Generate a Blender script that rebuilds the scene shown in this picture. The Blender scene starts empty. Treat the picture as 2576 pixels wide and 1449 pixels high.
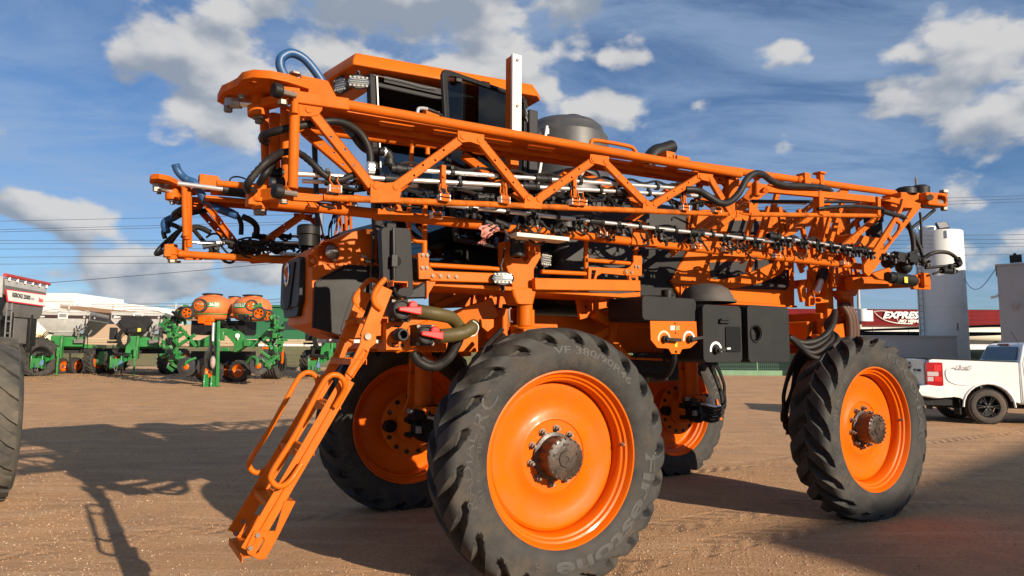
# A self-propelled crop sprayer parked in a dirt yard, late-afternoon sun.
# World: X right, Y away from the photographer, Z up, metres.
# Sprayer frame: x towards its rear, y towards its far side, z up.
import bpy, bmesh, math, random
import numpy as np
from mathutils import Vector as V, Matrix, noise
from mathutils.geometry import tessellate_polygon
random.seed(7); rng = np.random.default_rng(7)
S = bpy.context.scene
COL = S.collection
R = math.radians

# ---------------------------------------------------------------- camera
TH = .551                                     # heading of the sprayer's rear
UX = V((math.cos(TH), math.sin(TH), 0)); NY = V((-math.sin(TH), math.cos(TH), 0))
ORG = V((-.413, 6.113, 0))                    # ground point under the front axle
cam = bpy.data.cameras.new('camera'); co = bpy.data.objects.new('camera', cam); COL.objects.link(co)
cam.sensor_fit = 'HORIZONTAL'; cam.sensor_width = 36; cam.lens = 1700/2576*36
cam.clip_start = .1; cam.clip_end = 6000
PIT, ROL = .0951, .0052
F = V((0, math.cos(PIT), math.sin(PIT))); U0 = V((0, -math.sin(PIT), math.cos(PIT))); R0 = V((1, 0, 0))
RR = R0*math.cos(ROL)+U0*math.sin(ROL); UU = U0*math.cos(ROL)-R0*math.sin(ROL)
co.matrix_world = Matrix(((RR.x, UU.x, -F.x, 0), (RR.y, UU.y, -F.y, 0), (RR.z, UU.z, -F.z, 1.6), (0, 0, 0, 1)))
S.camera = co

# ---------------------------------------------------------------- light
SUN_EL, SUN_AZ = 18.5, 135.6                  # light travels towards SUN_AZ (ccw from +X)
a, e = R(SUN_AZ), R(SUN_EL)
LD = V((math.cos(a)*math.cos(e), math.sin(a)*math.cos(e), -math.sin(e)))
sun = bpy.data.lights.new('sun', 'SUN'); sun.energy = 5.0; sun.angle = R(.55); sun.color = (1, .86, .68)
so = bpy.data.objects.new('sun', sun); COL.objects.link(so)
so.rotation_euler = LD.to_track_quat('-Z', 'Y').to_euler(); so.location = (30, -30, 20)

W = bpy.data.worlds.new('World'); S.world = W; W.use_nodes = True
nt = W.node_tree; nt.nodes.clear(); L = nt.links
def N(t, **k):
    n = nt.nodes.new(t)
    for i, v in k.items():
        if i.startswith('i_'): n.inputs[int(i[2:])].default_value = v
        else: setattr(n, i, v)
    return n
def M(op, a, b=None, c=None, clamp=False):
    n = N('ShaderNodeMath', operation=op, use_clamp=clamp)
    for i, v in enumerate((a, b, c)):
        if v is None: continue
        if isinstance(v, (int, float)): n.inputs[i].default_value = v
        else: L.new(v, n.inputs[i])
    return n.outputs[0]
def VM(op, a, b=None, out=0):
    n = N('ShaderNodeVectorMath', operation=op)
    for i, v in enumerate((a, b)):
        if v is None: continue
        if isinstance(v, tuple): n.inputs[i].default_value = v
        else: L.new(v, n.inputs[i])
    return n.outputs[out]
def MR(v, a, b, c=0., d=1.):
    n = N('ShaderNodeMapRange', interpolation_type='SMOOTHSTEP'); L.new(v, n.inputs[0])
    for i, x in zip((1, 2, 3, 4), (a, b, c, d)): n.inputs[i].default_value = x
    return n.outputs[0]
def NZ(vec, scale, detail=6., rough=.55, dist=0.):
    n = N('ShaderNodeTexNoise'); L.new(vec, n.inputs['Vector'])
    n.inputs['Scale'].default_value = scale; n.inputs['Detail'].default_value = detail
    n.inputs['Roughness'].default_value = rough; n.inputs['Distortion'].default_value = dist
    return n.outputs[0]
def MX(f, a, b):
    n = N('ShaderNodeMix', data_type='RGBA')
    for i, v in ((0, f), (6, a), (7, b)):
        if isinstance(v, (int, float, tuple)): n.inputs[i].default_value = v
        else: L.new(v, n.inputs[i])
    return n.outputs[2]
sky = N('ShaderNodeTexSky', sky_type='NISHITA', sun_disc=False, sun_elevation=R(SUN_EL), sun_rotation=R(134.4))
sky.altitude = 600; sky.air_density = 1.0; sky.dust_density = .6; sky.ozone_density = 2.2
gen = N('ShaderNodeTexCoord').outputs['Generated']
dirv = VM('NORMALIZE', gen)
sx = N('ShaderNodeSeparateXYZ'); L.new(dirv, sx.inputs[0])
den = M('ADD', M('MAXIMUM', sx.outputs[2], 0.), .16)
cx = N('ShaderNodeCombineXYZ'); L.new(M('DIVIDE', sx.outputs[0], den), cx.inputs[0]); L.new(M('DIVIDE', sx.outputs[1], den), cx.inputs[1])
pl = cx.outputs[0]                            # flat cloud layer overhead
# high thin streaks
rot = N('ShaderNodeMapping'); L.new(pl, rot.inputs[0]); rot.inputs['Rotation'].default_value = (0, 0, R(24)); rot.inputs['Scale'].default_value = (.7, 1.25, 1)
c1 = NZ(rot.outputs[0], 2.1, 11, .64, .55)
c2 = NZ(pl, .55, 4, .55, .6)
cir = M('MULTIPLY', MR(c1, .30, .66), MR(c2, .28, .55, .40, 1.), clamp=True)
# heaped clouds: where they stand (direction, spread) and a lumpy noise that shapes them
BL = [((-0.379,0.849,0.368), (.13, .13, .085), 1.), ((-0.280,0.858,0.432), (.16, .12, .06), 1.), ((-0.421,0.844,0.333), (.09, .09, .06), .7), ((-0.322,0.884,0.338), (.10, .10, .05), .8),
      ((-0.089,0.897,0.433), (.15, .12, .085), 1.1), ((-0.001,0.893,0.451), (.07, .07, .06), 1.), ((0.033,0.919,0.394), (.05, .06, .06), .9), ((-0.201,0.882,0.427), (.05, .06, .04), .8),
      ((0.081,0.892,0.445), (.06, .07, .07), .95), ((0.136,0.895,0.424), (.05, .06, .05), .8), ((0.339,0.856,0.390), (.045, .05, .03), .95),
      ((0.372,0.848,0.376), (.02, .03, .02), .7), ((0.564,0.736,0.375), (.12, .12, .09), .95), ((0.508,0.805,0.307), (.075, .08, .05), .9), ((0.543,0.795,0.269), (.13, .13, .045), .85),
      ((0.582,0.753,0.307), (.08, .09, .08), .8), ((0.129,0.925,0.357), (.07, .07, .03), .8), ((0.246,0.898,0.364), (.025, .03, .03), .55), ((0.442,0.864,0.244), (.02, .03, .035), .6),
      ((-0.555,0.817,0.156), (.09, .09, .03), .85), ((-0.477,0.858,0.190), (.035, .04, .02), .75), ((-0.515,0.838,0.178), (.04, .04, .02), .8), ((-0.491,0.866,0.098), (.12, .1, .035), .95),
      ((-0.351,0.930,0.109), (.05, .06, .025), 1.), ((-0.434,0.896,0.099), (.05, .06, .03), .85), ((0.573,0.809,0.131), (.08, .09, .025), .85), ((0.553,0.810,0.194), (.12, .1, .05), .5),
      ((0.373,0.882,0.287), (.05, .05, .02), .5), ((0.524,0.822,0.222), (.06, .06, .03), .5),
      ((-.75, .3, .5), (.3, .3, .16), .9), ((.6, -.5, .5), (.3, .3, .15), .9), ((-.4, -.7, .4), (.3, .3, .14), .8), ((.9, .3, .3), (.2, .2, .1), .9), ((-.2, .3, .9), (.3, .25, .3), .7), ((.1, -.5, .8), (.3, .3, .3), .7)]
mask = None
for d, sp, wgt in BL:
    q = VM('LENGTH', VM('MULTIPLY', VM('SUBTRACT', dirv, tuple(d)), tuple(1/s for s in sp)), out=1)
    m = MR(q, 1.9, .35, 0., wgt)
    mask = m if mask is None else M('MAXIMUM', mask, m)
def dens(vec):
    vec = VM('MULTIPLY', vec, (1, 1, 1.7))
    return M('ADD', M('MULTIPLY', NZ(vec, 9., 9, .52, .0), 1.05), M('MULTIPLY', NZ(vec, 4.5, 3, .5), .50))
lift = VM('ADD', dirv, (LD.x*-.022, LD.y*-.022, .026))
def dens_lo(vec):
    vec = VM('MULTIPLY', vec, (1, 1, 1.7))
    return M('ADD', M('MULTIPLY', NZ(vec, 9., 4, .45, .0), 1.05), M('MULTIPLY', NZ(vec, 4.5, 3, .5), .50))
d0 = dens(dirv); s0, s1 = dens_lo(dirv), dens_lo(lift)
cum = MR(M('ADD', d0, M('MULTIPLY', mask, .40)), 1.00, 1.14)
lit = MR(M('ADD', M('ADD', M('SUBTRACT', s0, s1), M('MULTIPLY', M('SUBTRACT', d0, s0), 1.2)), M('MULTIPLY', M('SUBTRACT', .82, d0), .45)), -.13, .16)
lowv = MR(sx.outputs[2], .0, .3)
cum = M('MULTIPLY', cum, .93)
tint = N('ShaderNodeMix', data_type='RGBA', blend_type='MULTIPLY'); tint.inputs[0].default_value = 1; L.new(sky.outputs[0], tint.inputs[6]); tint.inputs[7].default_value = (.74, .95, 1.20, 1)
skyc = MX(M('MULTIPLY', cir, .72), tint.outputs[2], (3.6, 4.9, 7.0, 1))
ccol = MX(lit, (3.2, 3.7, 4.5, 1), (7.4, 7.3, 7.2, 1))
fin = MX(cum, skyc, ccol)
bg = N('ShaderNodeBackground'); L.new(fin, bg.inputs[0]); bg.inputs[1].default_value = .06
wo = N('ShaderNodeOutputWorld'); L.new(bg.outputs[0], wo.inputs[0])
W.cycles.sampling_method = 'MANUAL'; W.cycles.sample_map_resolution = 512

vs = S.view_settings; vs.view_transform = 'Standard'; vs.look = 'None'; vs.exposure = .62; vs.gamma = 1; vs.use_curve_mapping = False
S.cycles.max_bounces = 8; S.cycles.transparent_max_bounces = 16

# ---------------------------------------------------------------- materials
def mat(name, col, rough=.5, metal=0., var=0., vscale=6., bump=0., bscale=60., coat=0., dust=None, dustamt=.4, dscale=3., spec=.5, col2=None):
    m = bpy.data.materials.new(name); m.use_nodes = True
    t = m.node_tree; b = t.nodes['Principled BSDF']; l = t.links
    b.inputs['Roughness'].default_value = rough; b.inputs['Metallic'].default_value = metal
    b.inputs['Coat Weight'].default_value = coat; b.inputs['Coat Roughness'].default_value = .12; b.inputs['Specular IOR Level'].default_value = spec
    b.inputs['Base Color'].default_value = (*col, 1)
    tc = t.nodes.new('ShaderNodeTexCoord').outputs['Object']
    cur = None
    def nz(sc, det=6, ro=.6):
        n = t.nodes.new('ShaderNodeTexNoise'); n.inputs['Scale'].default_value = sc; n.inputs['Detail'].default_value = det; n.inputs['Roughness'].default_value = ro
        l.new(tc, n.inputs['Vector']); return n.outputs[0]
    def mr(v, a, b_, c, d):
        n = t.nodes.new('ShaderNodeMapRange'); l.new(v, n.inputs[0])
        for i, x in zip((1, 2, 3, 4), (a, b_, c, d)): n.inputs[i].default_value = x
        return n.outputs[0]
    def mix(f, a_, b_):
        n = t.nodes.new('ShaderNodeMix'); n.data_type = 'RGBA'; l.new(f, n.inputs[0])
        for i, v in ((6, a_), (7, b_)):
            if isinstance(v, tuple): n.inputs[i].default_value = v
            else: l.new(v, n.inputs[i])
        return n.outputs[2]
    if var:
        c2 = col2 or tuple(c*(1-var) for c in col)
        cur = mix(mr(nz(vscale), .3, .7, 0, 1), (*col, 1), (*c2, 1))
    if dust:
        f = mr(nz(dscale, 9, .68), .45, .72, 0, dustamt)
        cur = mix(f, cur if cur is not None else (*col, 1), (*dust, 1))
        r = t.nodes.new('ShaderNodeMath'); r.operation = 'MULTIPLY_ADD'; l.new(f, r.inputs[0]); r.inputs[1].default_value = .5; r.inputs[2].default_value = rough; l.new(r.outputs[0], b.inputs['Roughness'])
    if cur is not None: l.new(cur, b.inputs['Base Color'])
    if bump:
        bn = t.nodes.new('ShaderNodeBump'); bn.inputs['Strength'].default_value = bump; bn.inputs['Distance'].default_value = .01
        l.new(nz(bscale, 4), bn.inputs['Height']); l.new(bn.outputs[0], b.inputs['Normal'])
    return m
DUST = (.30, .17, .09)
M_OR = mat('orange paint', (.60, .122, .0008), .50, var=.16, vscale=2.5, coat=.03, spec=.2, dust=(.30, .085, .012), dustamt=.30, dscale=5.)
M_ORB = mat('orange boom paint', (.58, .116, .004), .60, var=.18, vscale=3., spec=.14, dust=(.24, .08, .02), dustamt=.40, dscale=7.)
M_WORN = mat('worn orange tube paint', (.62, .135, .008), .6, var=.3, vscale=6., spec=.14, dust=(.05, .030, .010), dustamt=.85, dscale=11.)
M_RIM = mat('orange wheel paint', (.66, .112, .0003), .34, var=.07, vscale=2., coat=.10, spec=.2, dust=(.36, .09, .012), dustamt=.45, dscale=5.)
M_BLK = mat('black plastic', (.009, .009, .0095), .5, bump=.08, bscale=220., dust=(.06, .05, .04), dustamt=.2, spec=.3)
M_BOX = mat('charcoal moulded plastic', (.010, .0105, .011), .6, spec=.28, bump=.12, bscale=160., dust=(.045, .042, .038), dustamt=.25, dscale=4.)
M_TSHADE = mat('shade-darkened tank plastic', (.009, .009, .0095), .5, bump=.05, bscale=80., dust=(.05, .045, .04), dustamt=.2)  # tank plastic with the deep shade over the body put into its colour
M_TANK = mat('dark grey tank plastic', (.048, .048, .050), .45, bump=.05, bscale=80., dust=(.16, .14, .12), dustamt=.25)
M_HOSE = mat('black rubber hose', (.010, .010, .010), .5, bump=.1, bscale=150., dust=(.07, .045, .03), dustamt=.3, dscale=8., spec=.28)
M_RUB = mat('tyre rubber', (.038, .0375, .036), .66, var=.40, vscale=7., bump=.25, bscale=55., dust=(.10, .078, .058), dustamt=.7, dscale=4.5, spec=.3)
M_RUBL = mat('clean rubber lettering', (.038, .038, .037), .6, dust=(.12, .10, .08), dustamt=.4, dscale=9.)
M_STEEL = mat('stainless pipe', (.80, .80, .78), .34, metal=.75, var=.2, vscale=9., dust=(.35, .3, .25), dustamt=.25, dscale=12.)
M_BOLT = mat('dull bolt steel', (.22, .19, .16), .5, metal=.6, dust=(.15, .09, .05), dustamt=.5, dscale=14.)
M_HUB = mat('dirty dark hub', (.045, .028, .018), .42, var=.5, vscale=14., bump=.2, bscale=40., dust=(.16, .08, .04), dustamt=.5, dscale=8., coat=.2)
M_BLUE = mat('blue suction hose', (.018, .085, .22), .42, var=.3, vscale=20., dust=(.05, .06, .08), dustamt=.4)
M_OLIVE = mat('olive ribbed hose', (.075, .055, .016), .5, spec=.3, dust=(.06, .045, .02), dustamt=.4, dscale=8.)
M_RED = mat('red plastic handle', (.75, .012, .012), .35, coat=.3)
M_WHITE = mat('white plastic', (.80, .79, .74), .45, dust=(.5, .42, .33), dustamt=.25)
M_GREY = mat('grey steel', (.30, .30, .30), .4, metal=.5, dust=DUST, dustamt=.2)
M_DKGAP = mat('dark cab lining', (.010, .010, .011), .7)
M_LENS = mat('lamp lens', (.20, .20, .19), .15, metal=.5, coat=.8)
M_LED = mat('lamp led strip', (.40, .40, .37), .3)
M_CHROME = mat('chrome', (.8, .8, .8), .1, metal=1.)
M_REDTAPE = mat('faded red rag', (.60, .25, .20), .8, var=.4, vscale=30.)
M_YEL = mat('yellow label', (.8, .55, .05), .5)
M_WOOD = mat('pale rest pad', (.74, .68, .56), .6, var=.25, vscale=12., dust=(.3, .2, .1), dustamt=.4)
M_MESH = mat('dark mesh grille', (.020, .019, .018), .5, var=.5, vscale=60.)
def glass(name, tint, rough=.02, fac=.06):
    m = bpy.data.materials.new(name); m.use_nodes = True; t = m.node_tree; t.nodes.clear()
    o = t.nodes.new('ShaderNodeOutputMaterial'); mx = t.nodes.new('ShaderNodeMixShader'); tr = t.nodes.new('ShaderNodeBsdfTransparent'); g = t.nodes.new('ShaderNodeBsdfGlossy')
    fr = t.nodes.new('ShaderNodeFresnel'); fr.inputs[0].default_value = 1.5; tr.inputs[0].default_value = (*tint, 1); g.inputs['Roughness'].default_value = rough
    t.links.new(fr.outputs[0], mx.inputs[0]); t.links.new(tr.outputs[0], mx.inputs[1]); t.links.new(g.outputs[0], mx.inputs[2]); t.links.new(mx.outputs[0], o.inputs[0]); return m
M_GLASS = glass('tinted cab glass', (.10, .12, .13))
M_GLASSL = glass('light tinted glass', (.42, .48, .50))

# ---------------------------------------------------------------- mesh helpers
class MB:
    def __init__(s): s.v = []; s.f = []
    def add(s, vs, fs):
        o = len(s.v); s.v += [tuple(p) for p in vs]; s.f += [tuple(i+o for i in f) for f in fs]; return s
    def box(s, x0, x1, y0, y1, z0, z1):
        return s.add([(x0, y0, z0), (x1, y0, z0), (x1, y1, z0), (x0, y1, z0), (x0, y0, z1), (x1, y0, z1), (x1, y1, z1), (x0, y1, z1)],
                     [(0, 3, 2, 1), (4, 5, 6, 7), (0, 1, 5, 4), (1, 2, 6, 5), (2, 3, 7, 6), (3, 0, 4, 7)])
    def cube(s, c, d): return s.box(c[0]-d[0]/2, c[0]+d[0]/2, c[1]-d[1]/2, c[1]+d[1]/2, c[2]-d[2]/2, c[2]+d[2]/2)
    def beam(s, p, q, w, h, up=(0, 0, 1)):            # w across, h along up
        p, q = V(p), V(q); t = (q-p).normalized(); sd = t.cross(V(up))
        if sd.length < 1e-4: sd = t.cross(V((0, 1, 0)))
        sd.normalize(); u = sd.cross(t); a, b = sd*w/2, u*h/2
        return s.add([p-a-b, p+a-b, p+a+b, p-a+b, q-a-b, q+a-b, q+a+b, q-a+b],
                     [(0, 3, 2, 1), (4, 5, 6, 7), (0, 1, 5, 4), (1, 2, 6, 5), (2, 3, 7, 6), (3, 0, 4, 7)])
    def tube(s, pts, r, n=8, smooth=0, closed=False, rib=0., pitch=.02, cap=True):
        pts = [V(p) for p in pts]
        if smooth:
            P = []; k = len(pts); rng_ = range(k if closed else k-1)
            for i in rng_:
                a, b = pts[i], pts[(i+1) % k]; c0 = pts[i-1] if (i or closed) else a*2-b; c1 = pts[(i+2) % k] if (i+2 < k or closed) else b*2-a
                for j in range(smooth):
                    t = j/smooth; P.append(.5*((2*a)+(b-c0)*t+(2*c0-5*a+4*b-c1)*t*t+(3*a-c0-3*b+c1)*t**3))
            if not closed: P.append(pts[-1])
            pts = P
        rad = [r]*len(pts) if not isinstance(r, (list, tuple)) else None
        if rad is None:
            rad = [r[0]+(r[1]-r[0])*i/(len(pts)-1) for i in range(len(pts))]
        if rib:
            Q = []; Rr = []; acc = 0; q = pts[0]
            Ls = [0]
            for i in range(1, len(pts)): Ls.append(Ls[-1]+(pts[i]-pts[i-1]).length)
            m = max(2, int(Ls[-1]/pitch*2)); i = 1
            for k in range(m+1):
                d = Ls[-1]*k/m
                while i < len(Ls)-1 and Ls[i] < d: i += 1
                t = (d-Ls[i-1])/max(1e-9, Ls[i]-Ls[i-1]); Q.append(pts[i-1].lerp(pts[i], t)); Rr.append(rad[0]+(rib if k % 2 else 0))
            pts, rad = Q, Rr
        k = len(pts); T = []
        for i in range(k):
            a = pts[i-1] if (i or closed) else pts[i]; b = pts[(i+1) % k] if (i < k-1 or closed) else pts[i]
            T.append((b-a).normalized())
        u = T[0].cross(V((0, 0, 1)));
        if u.length < .05: u = T[0].cross(V((0, 1, 0)))
        u.normalize(); vs = []; fs = []
        for i in range(k):
            u = (u-T[i]*u.dot(T[i])); u.normalize(); w = T[i].cross(u)
            for j in range(n):
                a = 2*math.pi*j/n; vs.append(pts[i]+(u*math.cos(a)+w*math.sin(a))*rad[i])
        for i in range(k if closed else k-1):
            for j in range(n):
                a, b = i*n+j, i*n+(j+1) % n; c, d = ((i+1) % k)*n+(j+1) % n, ((i+1) % k)*n+j
                fs.append((a, b, c, d))
        if cap and not closed: fs.append(tuple(range(n))[::-1]); fs.append(tuple((k-1)*n+j for j in range(n)))
        return s.add(vs, fs)
    def cyl(s, p, q, r, n=12, r2=None): return s.tube([p, q], (r, r if r2 is None else r2), n)
    def lathe(s, prof, n=32, axis='y', o=(0, 0, 0), close=False, a0=0., a1=2*math.pi):  # prof: (radius, along axis)
        full = abs(a1-a0-2*math.pi) < 1e-6; k = n if full else n+1; vs = []; fs = []
        for i in range(k):
            a = a0+(a1-a0)*i/n; c, d = math.cos(a), math.sin(a)
            for r, h in prof:
                p = (r*c, h, r*d) if axis == 'y' else (r*c, r*d, h) if axis == 'z' else (h, r*c, r*d)
                vs.append((p[0]+o[0], p[1]+o[1], p[2]+o[2]))
        m = len(prof)
        for i in range(n):
            for j in range(m if close else m-1):
                a = i*m+j; b = i*m+(j+1) % m; i2 = (i+1) % k
                fs.append((a, b, i2*m+(j+1) % m, i2*m+j))
        return s.add(vs, fs)
    def prism(s, outer, th, fr, holes=()):             # outer/holes: 2D loops; fr(a,b,c) -> 3D; c runs 0..th
        loops = [list(outer)]+[list(h) for h in holes]
        def area(l): return sum(l[i][0]*l[(i+1) % len(l)][1]-l[(i+1) % len(l)][0]*l[i][1] for i in range(len(l)))
        loops = [l if (area(l) > 0) == (i == 0) else l[::-1] for i, l in enumerate(loops)]
        tris = tessellate_polygon([[V((p[0], p[1], 0)) for p in l] for l in loops])
        flat = [p for l in loops for p in l]; n = len(flat)
        vs = [fr(p[0], p[1], 0) for p in flat]+[fr(p[0], p[1], th) for p in flat]; fs = []
        for t in tris:
            p, q, r_ = (flat[i] for i in t)
            ccw = (q[0]-p[0])*(r_[1]-p[1])-(q[1]-p[1])*(r_[0]-p[0]) > 0
            t = tuple(t) if ccw else tuple(t)[::-1]
            fs.append(t[::-1]); fs.append(tuple(i+n for i in t))
        o = 0
        for l in loops:
            m = len(l)
            for i in range(m): a, b = o+i, o+(i+1) % m; fs.append((a, b, b+n, a+n))
            o += m
        return s.add(vs, fs)
    def yplate(s, pts, th=.008, holes=(), y=None):    # plate in a vertical x-z plane, thickness away from the viewer
        y0 = pts[0][1] if y is None else y
        return s.prism([(p[0], p[-1]) for p in pts], th, lambda a, b, c: (a, y0+c, b), [[(p[0], p[-1]) for p in h] for h in holes])
    def ball(s, c, r, n=12, m=8, sq=(1, 1, 1)):
        pr = [(math.sin(math.pi*i/m)*r, -math.cos(math.pi*i/m)*r) for i in range(m+1)]
        k = len(s.v); s.lathe(pr, n, 'z')
        s.v[k:] = [(p[0]*sq[0]+c[0], p[1]*sq[1]+c[1], p[2]*sq[2]+c[2]) for p in s.v[k:]]; return s
    def xf(s, mtx, k=0): s.v[k:] = [tuple(mtx @ V(p)) for p in s.v[k:]]; return s
def circ(cx, cz, r, n=12, rz=None, a0=0): return [(cx+r*math.cos(a0+2*math.pi*i/n), cz+(rz or r)*math.sin(a0+2*math.pi*i/n)) for i in range(n)]
def slot(cx, cz, l, w, ang=0, n=5):
    o = []
    for sgn in (1, -1):
        for i in range(n):
            t = -math.pi/2+math.pi*i/(n-1); x, z = sgn*((l-w)/2+w/2*math.cos(t)), sgn*w/2*math.sin(t)
            o.append((cx+x*math.cos(ang)-z*math.sin(ang), cz+x*math.sin(ang)+z*math.cos(ang)))
    return o
def rrect(x0, x1, z0, z1, r, n=4):
    o = []
    for cx_, cz_, a0 in ((x1-r, z0+r, -90), (x1-r, z1-r, 0), (x0+r, z1-r, 90), (x0+r, z0+r, 180)):
        for i in range(n+1): a = R(a0+90*i/n); o.append((cx_+r*math.cos(a), cz_+r*math.sin(a)))
    return o
def mesh(name, mb, m, sharp=38):
    me = bpy.data.meshes.new(name); me.from_pydata(mb.v, [], mb.f); me.materials.append(m)
    me.polygons.foreach_set('use_smooth', [True]*len(me.polygons)); me.set_sharp_from_angle(angle=R(sharp)); me.update(); return me
def part(name, mb, m, parent, loc=None, rot=None, bevel=0, label=None, sharp=38, rel=False, kind=None):
    if rel: mb.v = [tuple(V(p)-parent.location) for p in mb.v]
    me = mb if isinstance(mb, bpy.types.Mesh) else mesh(name, mb, m, sharp)
    o = bpy.data.objects.new(name, me); COL.objects.link(o); o.parent = parent
    if loc is not None: o.location = loc
    if rot is not None: o.rotation_euler = rot
    if bevel:
        b = o.modifiers.new('bevel', 'BEVEL'); b.width = bevel; b.segments = 2; b.limit_method = 'ANGLE'; b.angle_limit = R(40)
    if label: o['label'] = label
    if kind: o['kind'] = kind
    return o
def inst(o, parent, loc, rot=(0, 0, 0), sc=None):
    c = o.copy(); COL.objects.link(c); c.parent = parent; c.location = loc; c.rotation_euler = rot
    if sc: c.scale = sc
    return c
def thing(name, label, cat, loc=(0, 0, 0), rotz=0, group=None):
    o = bpy.data.objects.new(name, None); COL.objects.link(o); o.empty_display_size = .3
    o.location = loc; o.rotation_euler = (0, 0, rotz); o['label'] = label; o['category'] = cat
    if group: o['group'] = group
    return o
def solo(name, mb, m, label, cat, group=None, bevel=0, sharp=38):
    o = part(name, mb, m, None, bevel=bevel, sharp=sharp); o['label'] = label; o['category'] = cat
    if group: o['group'] = group
    return o
def struct(name, mb, m, parent=None, sharp=38):
    o = part(name, mb, m, parent, sharp=sharp)
    o['kind'] = 'structure'; return o
def cut(o, cutters):                                    # carve round recesses out of a finished mesh
    bm = bmesh.new(); bm.from_mesh(o.data); bmesh.ops.remove_doubles(bm, verts=bm.verts, dist=1e-5); bmesh.ops.recalc_face_normals(bm, faces=bm.faces); bm.to_mesh(o.data); bm.free()
    for c, r, d in cutters:
        k = part('recess', MB().cyl((c[0], c[1]-.2, c[2]), (c[0], c[1]+d, c[2]), r, 32, r*.9), M_BLK, None); k.parent = SPR
        bm = bmesh.new(); bm.from_mesh(k.data); bmesh.ops.recalc_face_normals(bm, faces=bm.faces); bm.to_mesh(k.data); bm.free(); bpy.context.view_layer.update()
        m = o.modifiers.new('cut', 'BOOLEAN'); m.operation = 'DIFFERENCE'; m.solver = 'EXACT'; m.object = k
        bv = [x for x in o.modifiers if x.type == 'BEVEL']; b_ = [(x.width, x.segments) for x in bv]
        for x in bv: o.modifiers.remove(x)
        dg = bpy.context.evaluated_depsgraph_get(); me = bpy.data.meshes.new_from_object(o.evaluated_get(dg)); old = o.data
        o.modifiers.clear(); o.data = me; me.polygons.foreach_set('use_smooth', [True]*len(me.polygons)); me.set_sharp_from_angle(angle=R(38)); bpy.data.objects.remove(k)
        for w_, s_ in b_: n = o.modifiers.new('bevel', 'BEVEL'); n.width = w_; n.segments = s_; n.limit_method = 'ANGLE'; n.angle_limit = R(40)
_tc = {}
def glyphs(txt, size=1., ext=0., shear=0., bold=0.):      # text as raw (verts, faces), baseline-left origin, x right y up
    key = (txt, size, ext, shear, bold)
    if key in _tc: return _tc[key]
    cu = bpy.data.curves.new('t', 'FONT'); cu.body = txt; cu.size = size; cu.extrude = ext; cu.shear = shear; cu.offset = bold; cu.resolution_u = 3
    o = bpy.data.objects.new('t', cu); COL.objects.link(o)
    dg = bpy.context.evaluated_depsgraph_get(); me = bpy.data.meshes.new_from_object(o.evaluated_get(dg))
    vs = [tuple(v.co) for v in me.vertices]; fs = [tuple(p.vertices) for p in me.polygons]
    bpy.data.objects.remove(o); bpy.data.meshes.remove(me); bpy.data.curves.remove(cu)
    _tc[key] = (vs, fs); return _tc[key]
def text(mb, txt, p, size, ex, up, width=None, shear=0., bold=0., ext=.002, center=False):   # lettering on a plane: p baseline start, ex reading direction
    vs, fs = glyphs(txt, 1., 0., shear, bold/size if size else 0); ex, up, p = V(ex).normalized(), V(up).normalized(), V(p); nn = ex.cross(up)
    if not vs: return mb
    x0, x1 = min(v[0] for v in vs), max(v[0] for v in vs); sx_ = size*.72/.72
    kx = (width/(x1-x0)) if width else size*1.0
    off = -(x1-x0)*kx/2 if center else 0
    return mb.add([p+ex*((v[0]-x0)*kx+off)+up*(v[1]*size)+nn*ext for v in vs], fs)
def gz(x, y):                                          # the yard rises gently away from the photographer
    t = max(0., y-16); z = .023*t*min(1, t/4)
    if y > 43: z = .62+1.3*min(1, (y-43)/9)
    return z

# ================================================================ THE GROUND
def axis_(fine0, fine1, step, mids, far):
    a = list(np.arange(fine0, fine1+1e-6, step)); b = fine1; c = fine0
    for st, lim in mids:
        while b < lim: b += st; a.append(b)
        while c > -lim: c -= st; a.insert(0, c)
    for d in far: a.append(d); a.insert(0, -d)
    return a
xs = axis_(-9, 9, .16, [(.6, 24), (2., 70)], [110, 180, 320, 600, 1200, 2500])
ys = axis_(1, 15, .16, [(.5, 30), (1., 60)], [85, 130, 220, 400, 800, 1600, 3000])
gb = MB(); nx = len(xs)
for y in ys:
    for x in xs:
        z = gz(x, y)
        if abs(x) < 25 and -5 < y < 32:
            k = max(0, min(1, (32-y)/8, (25-abs(x))/6, (y+5)/3))
            z += k*(.022*noise.noise((x*.45, y*.45, 0))+.010*noise.noise((x*1.7, y*1.7, 3))+.005*noise.noise((x*4.5, y*4.5, 7)))
        gb.v.append((x, y, z))
gb.f = [(j*nx+i, j*nx+i+1, (j+1)*nx+i+1, (j+1)*nx+i) for j in range(len(ys)-1) for i in range(nx-1)]
m = bpy.data.materials.new('packed red dirt'); m.use_nodes = True; nt = m.node_tree; L = nt.links
b = nt.nodes['Principled BSDF']; b.inputs['Roughness'].default_value = .95; b.inputs['Specular IOR Level'].default_value = .15
P = N('ShaderNodeNewGeometry').outputs['Position']
big = NZ(P, .22, 6, .6); med = NZ(P, 1.3, 8, .65, .4); fine_ = NZ(P, 26., 8, .75); grit = NZ(P, 90., 4, .7)
mp = N('ShaderNodeMapping'); L.new(P, mp.inputs[0]); mp.inputs['Rotation'].default_value = (0, 0, R(-24)); mp.inputs['Scale'].default_value = (.5, 4.2, 1)
trk = NZ(mp.outputs[0], 1.1, 6, .6, .6)
c = MX(MR(big, .35, .65), (.57, .325, .162, 1), (.49, .285, .15, 1))
c = MX(M('MULTIPLY', MR(med, .42, .66), .65), c, (.38, .23, .135, 1))
c = MX(M('MULTIPLY', MR(trk, .50, .64), .42), c, (.66, .44, .27, 1))
c = MX(M('MULTIPLY', MR(fine_, .50, .68), .75), c, (.23, .135, .078, 1))
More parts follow.
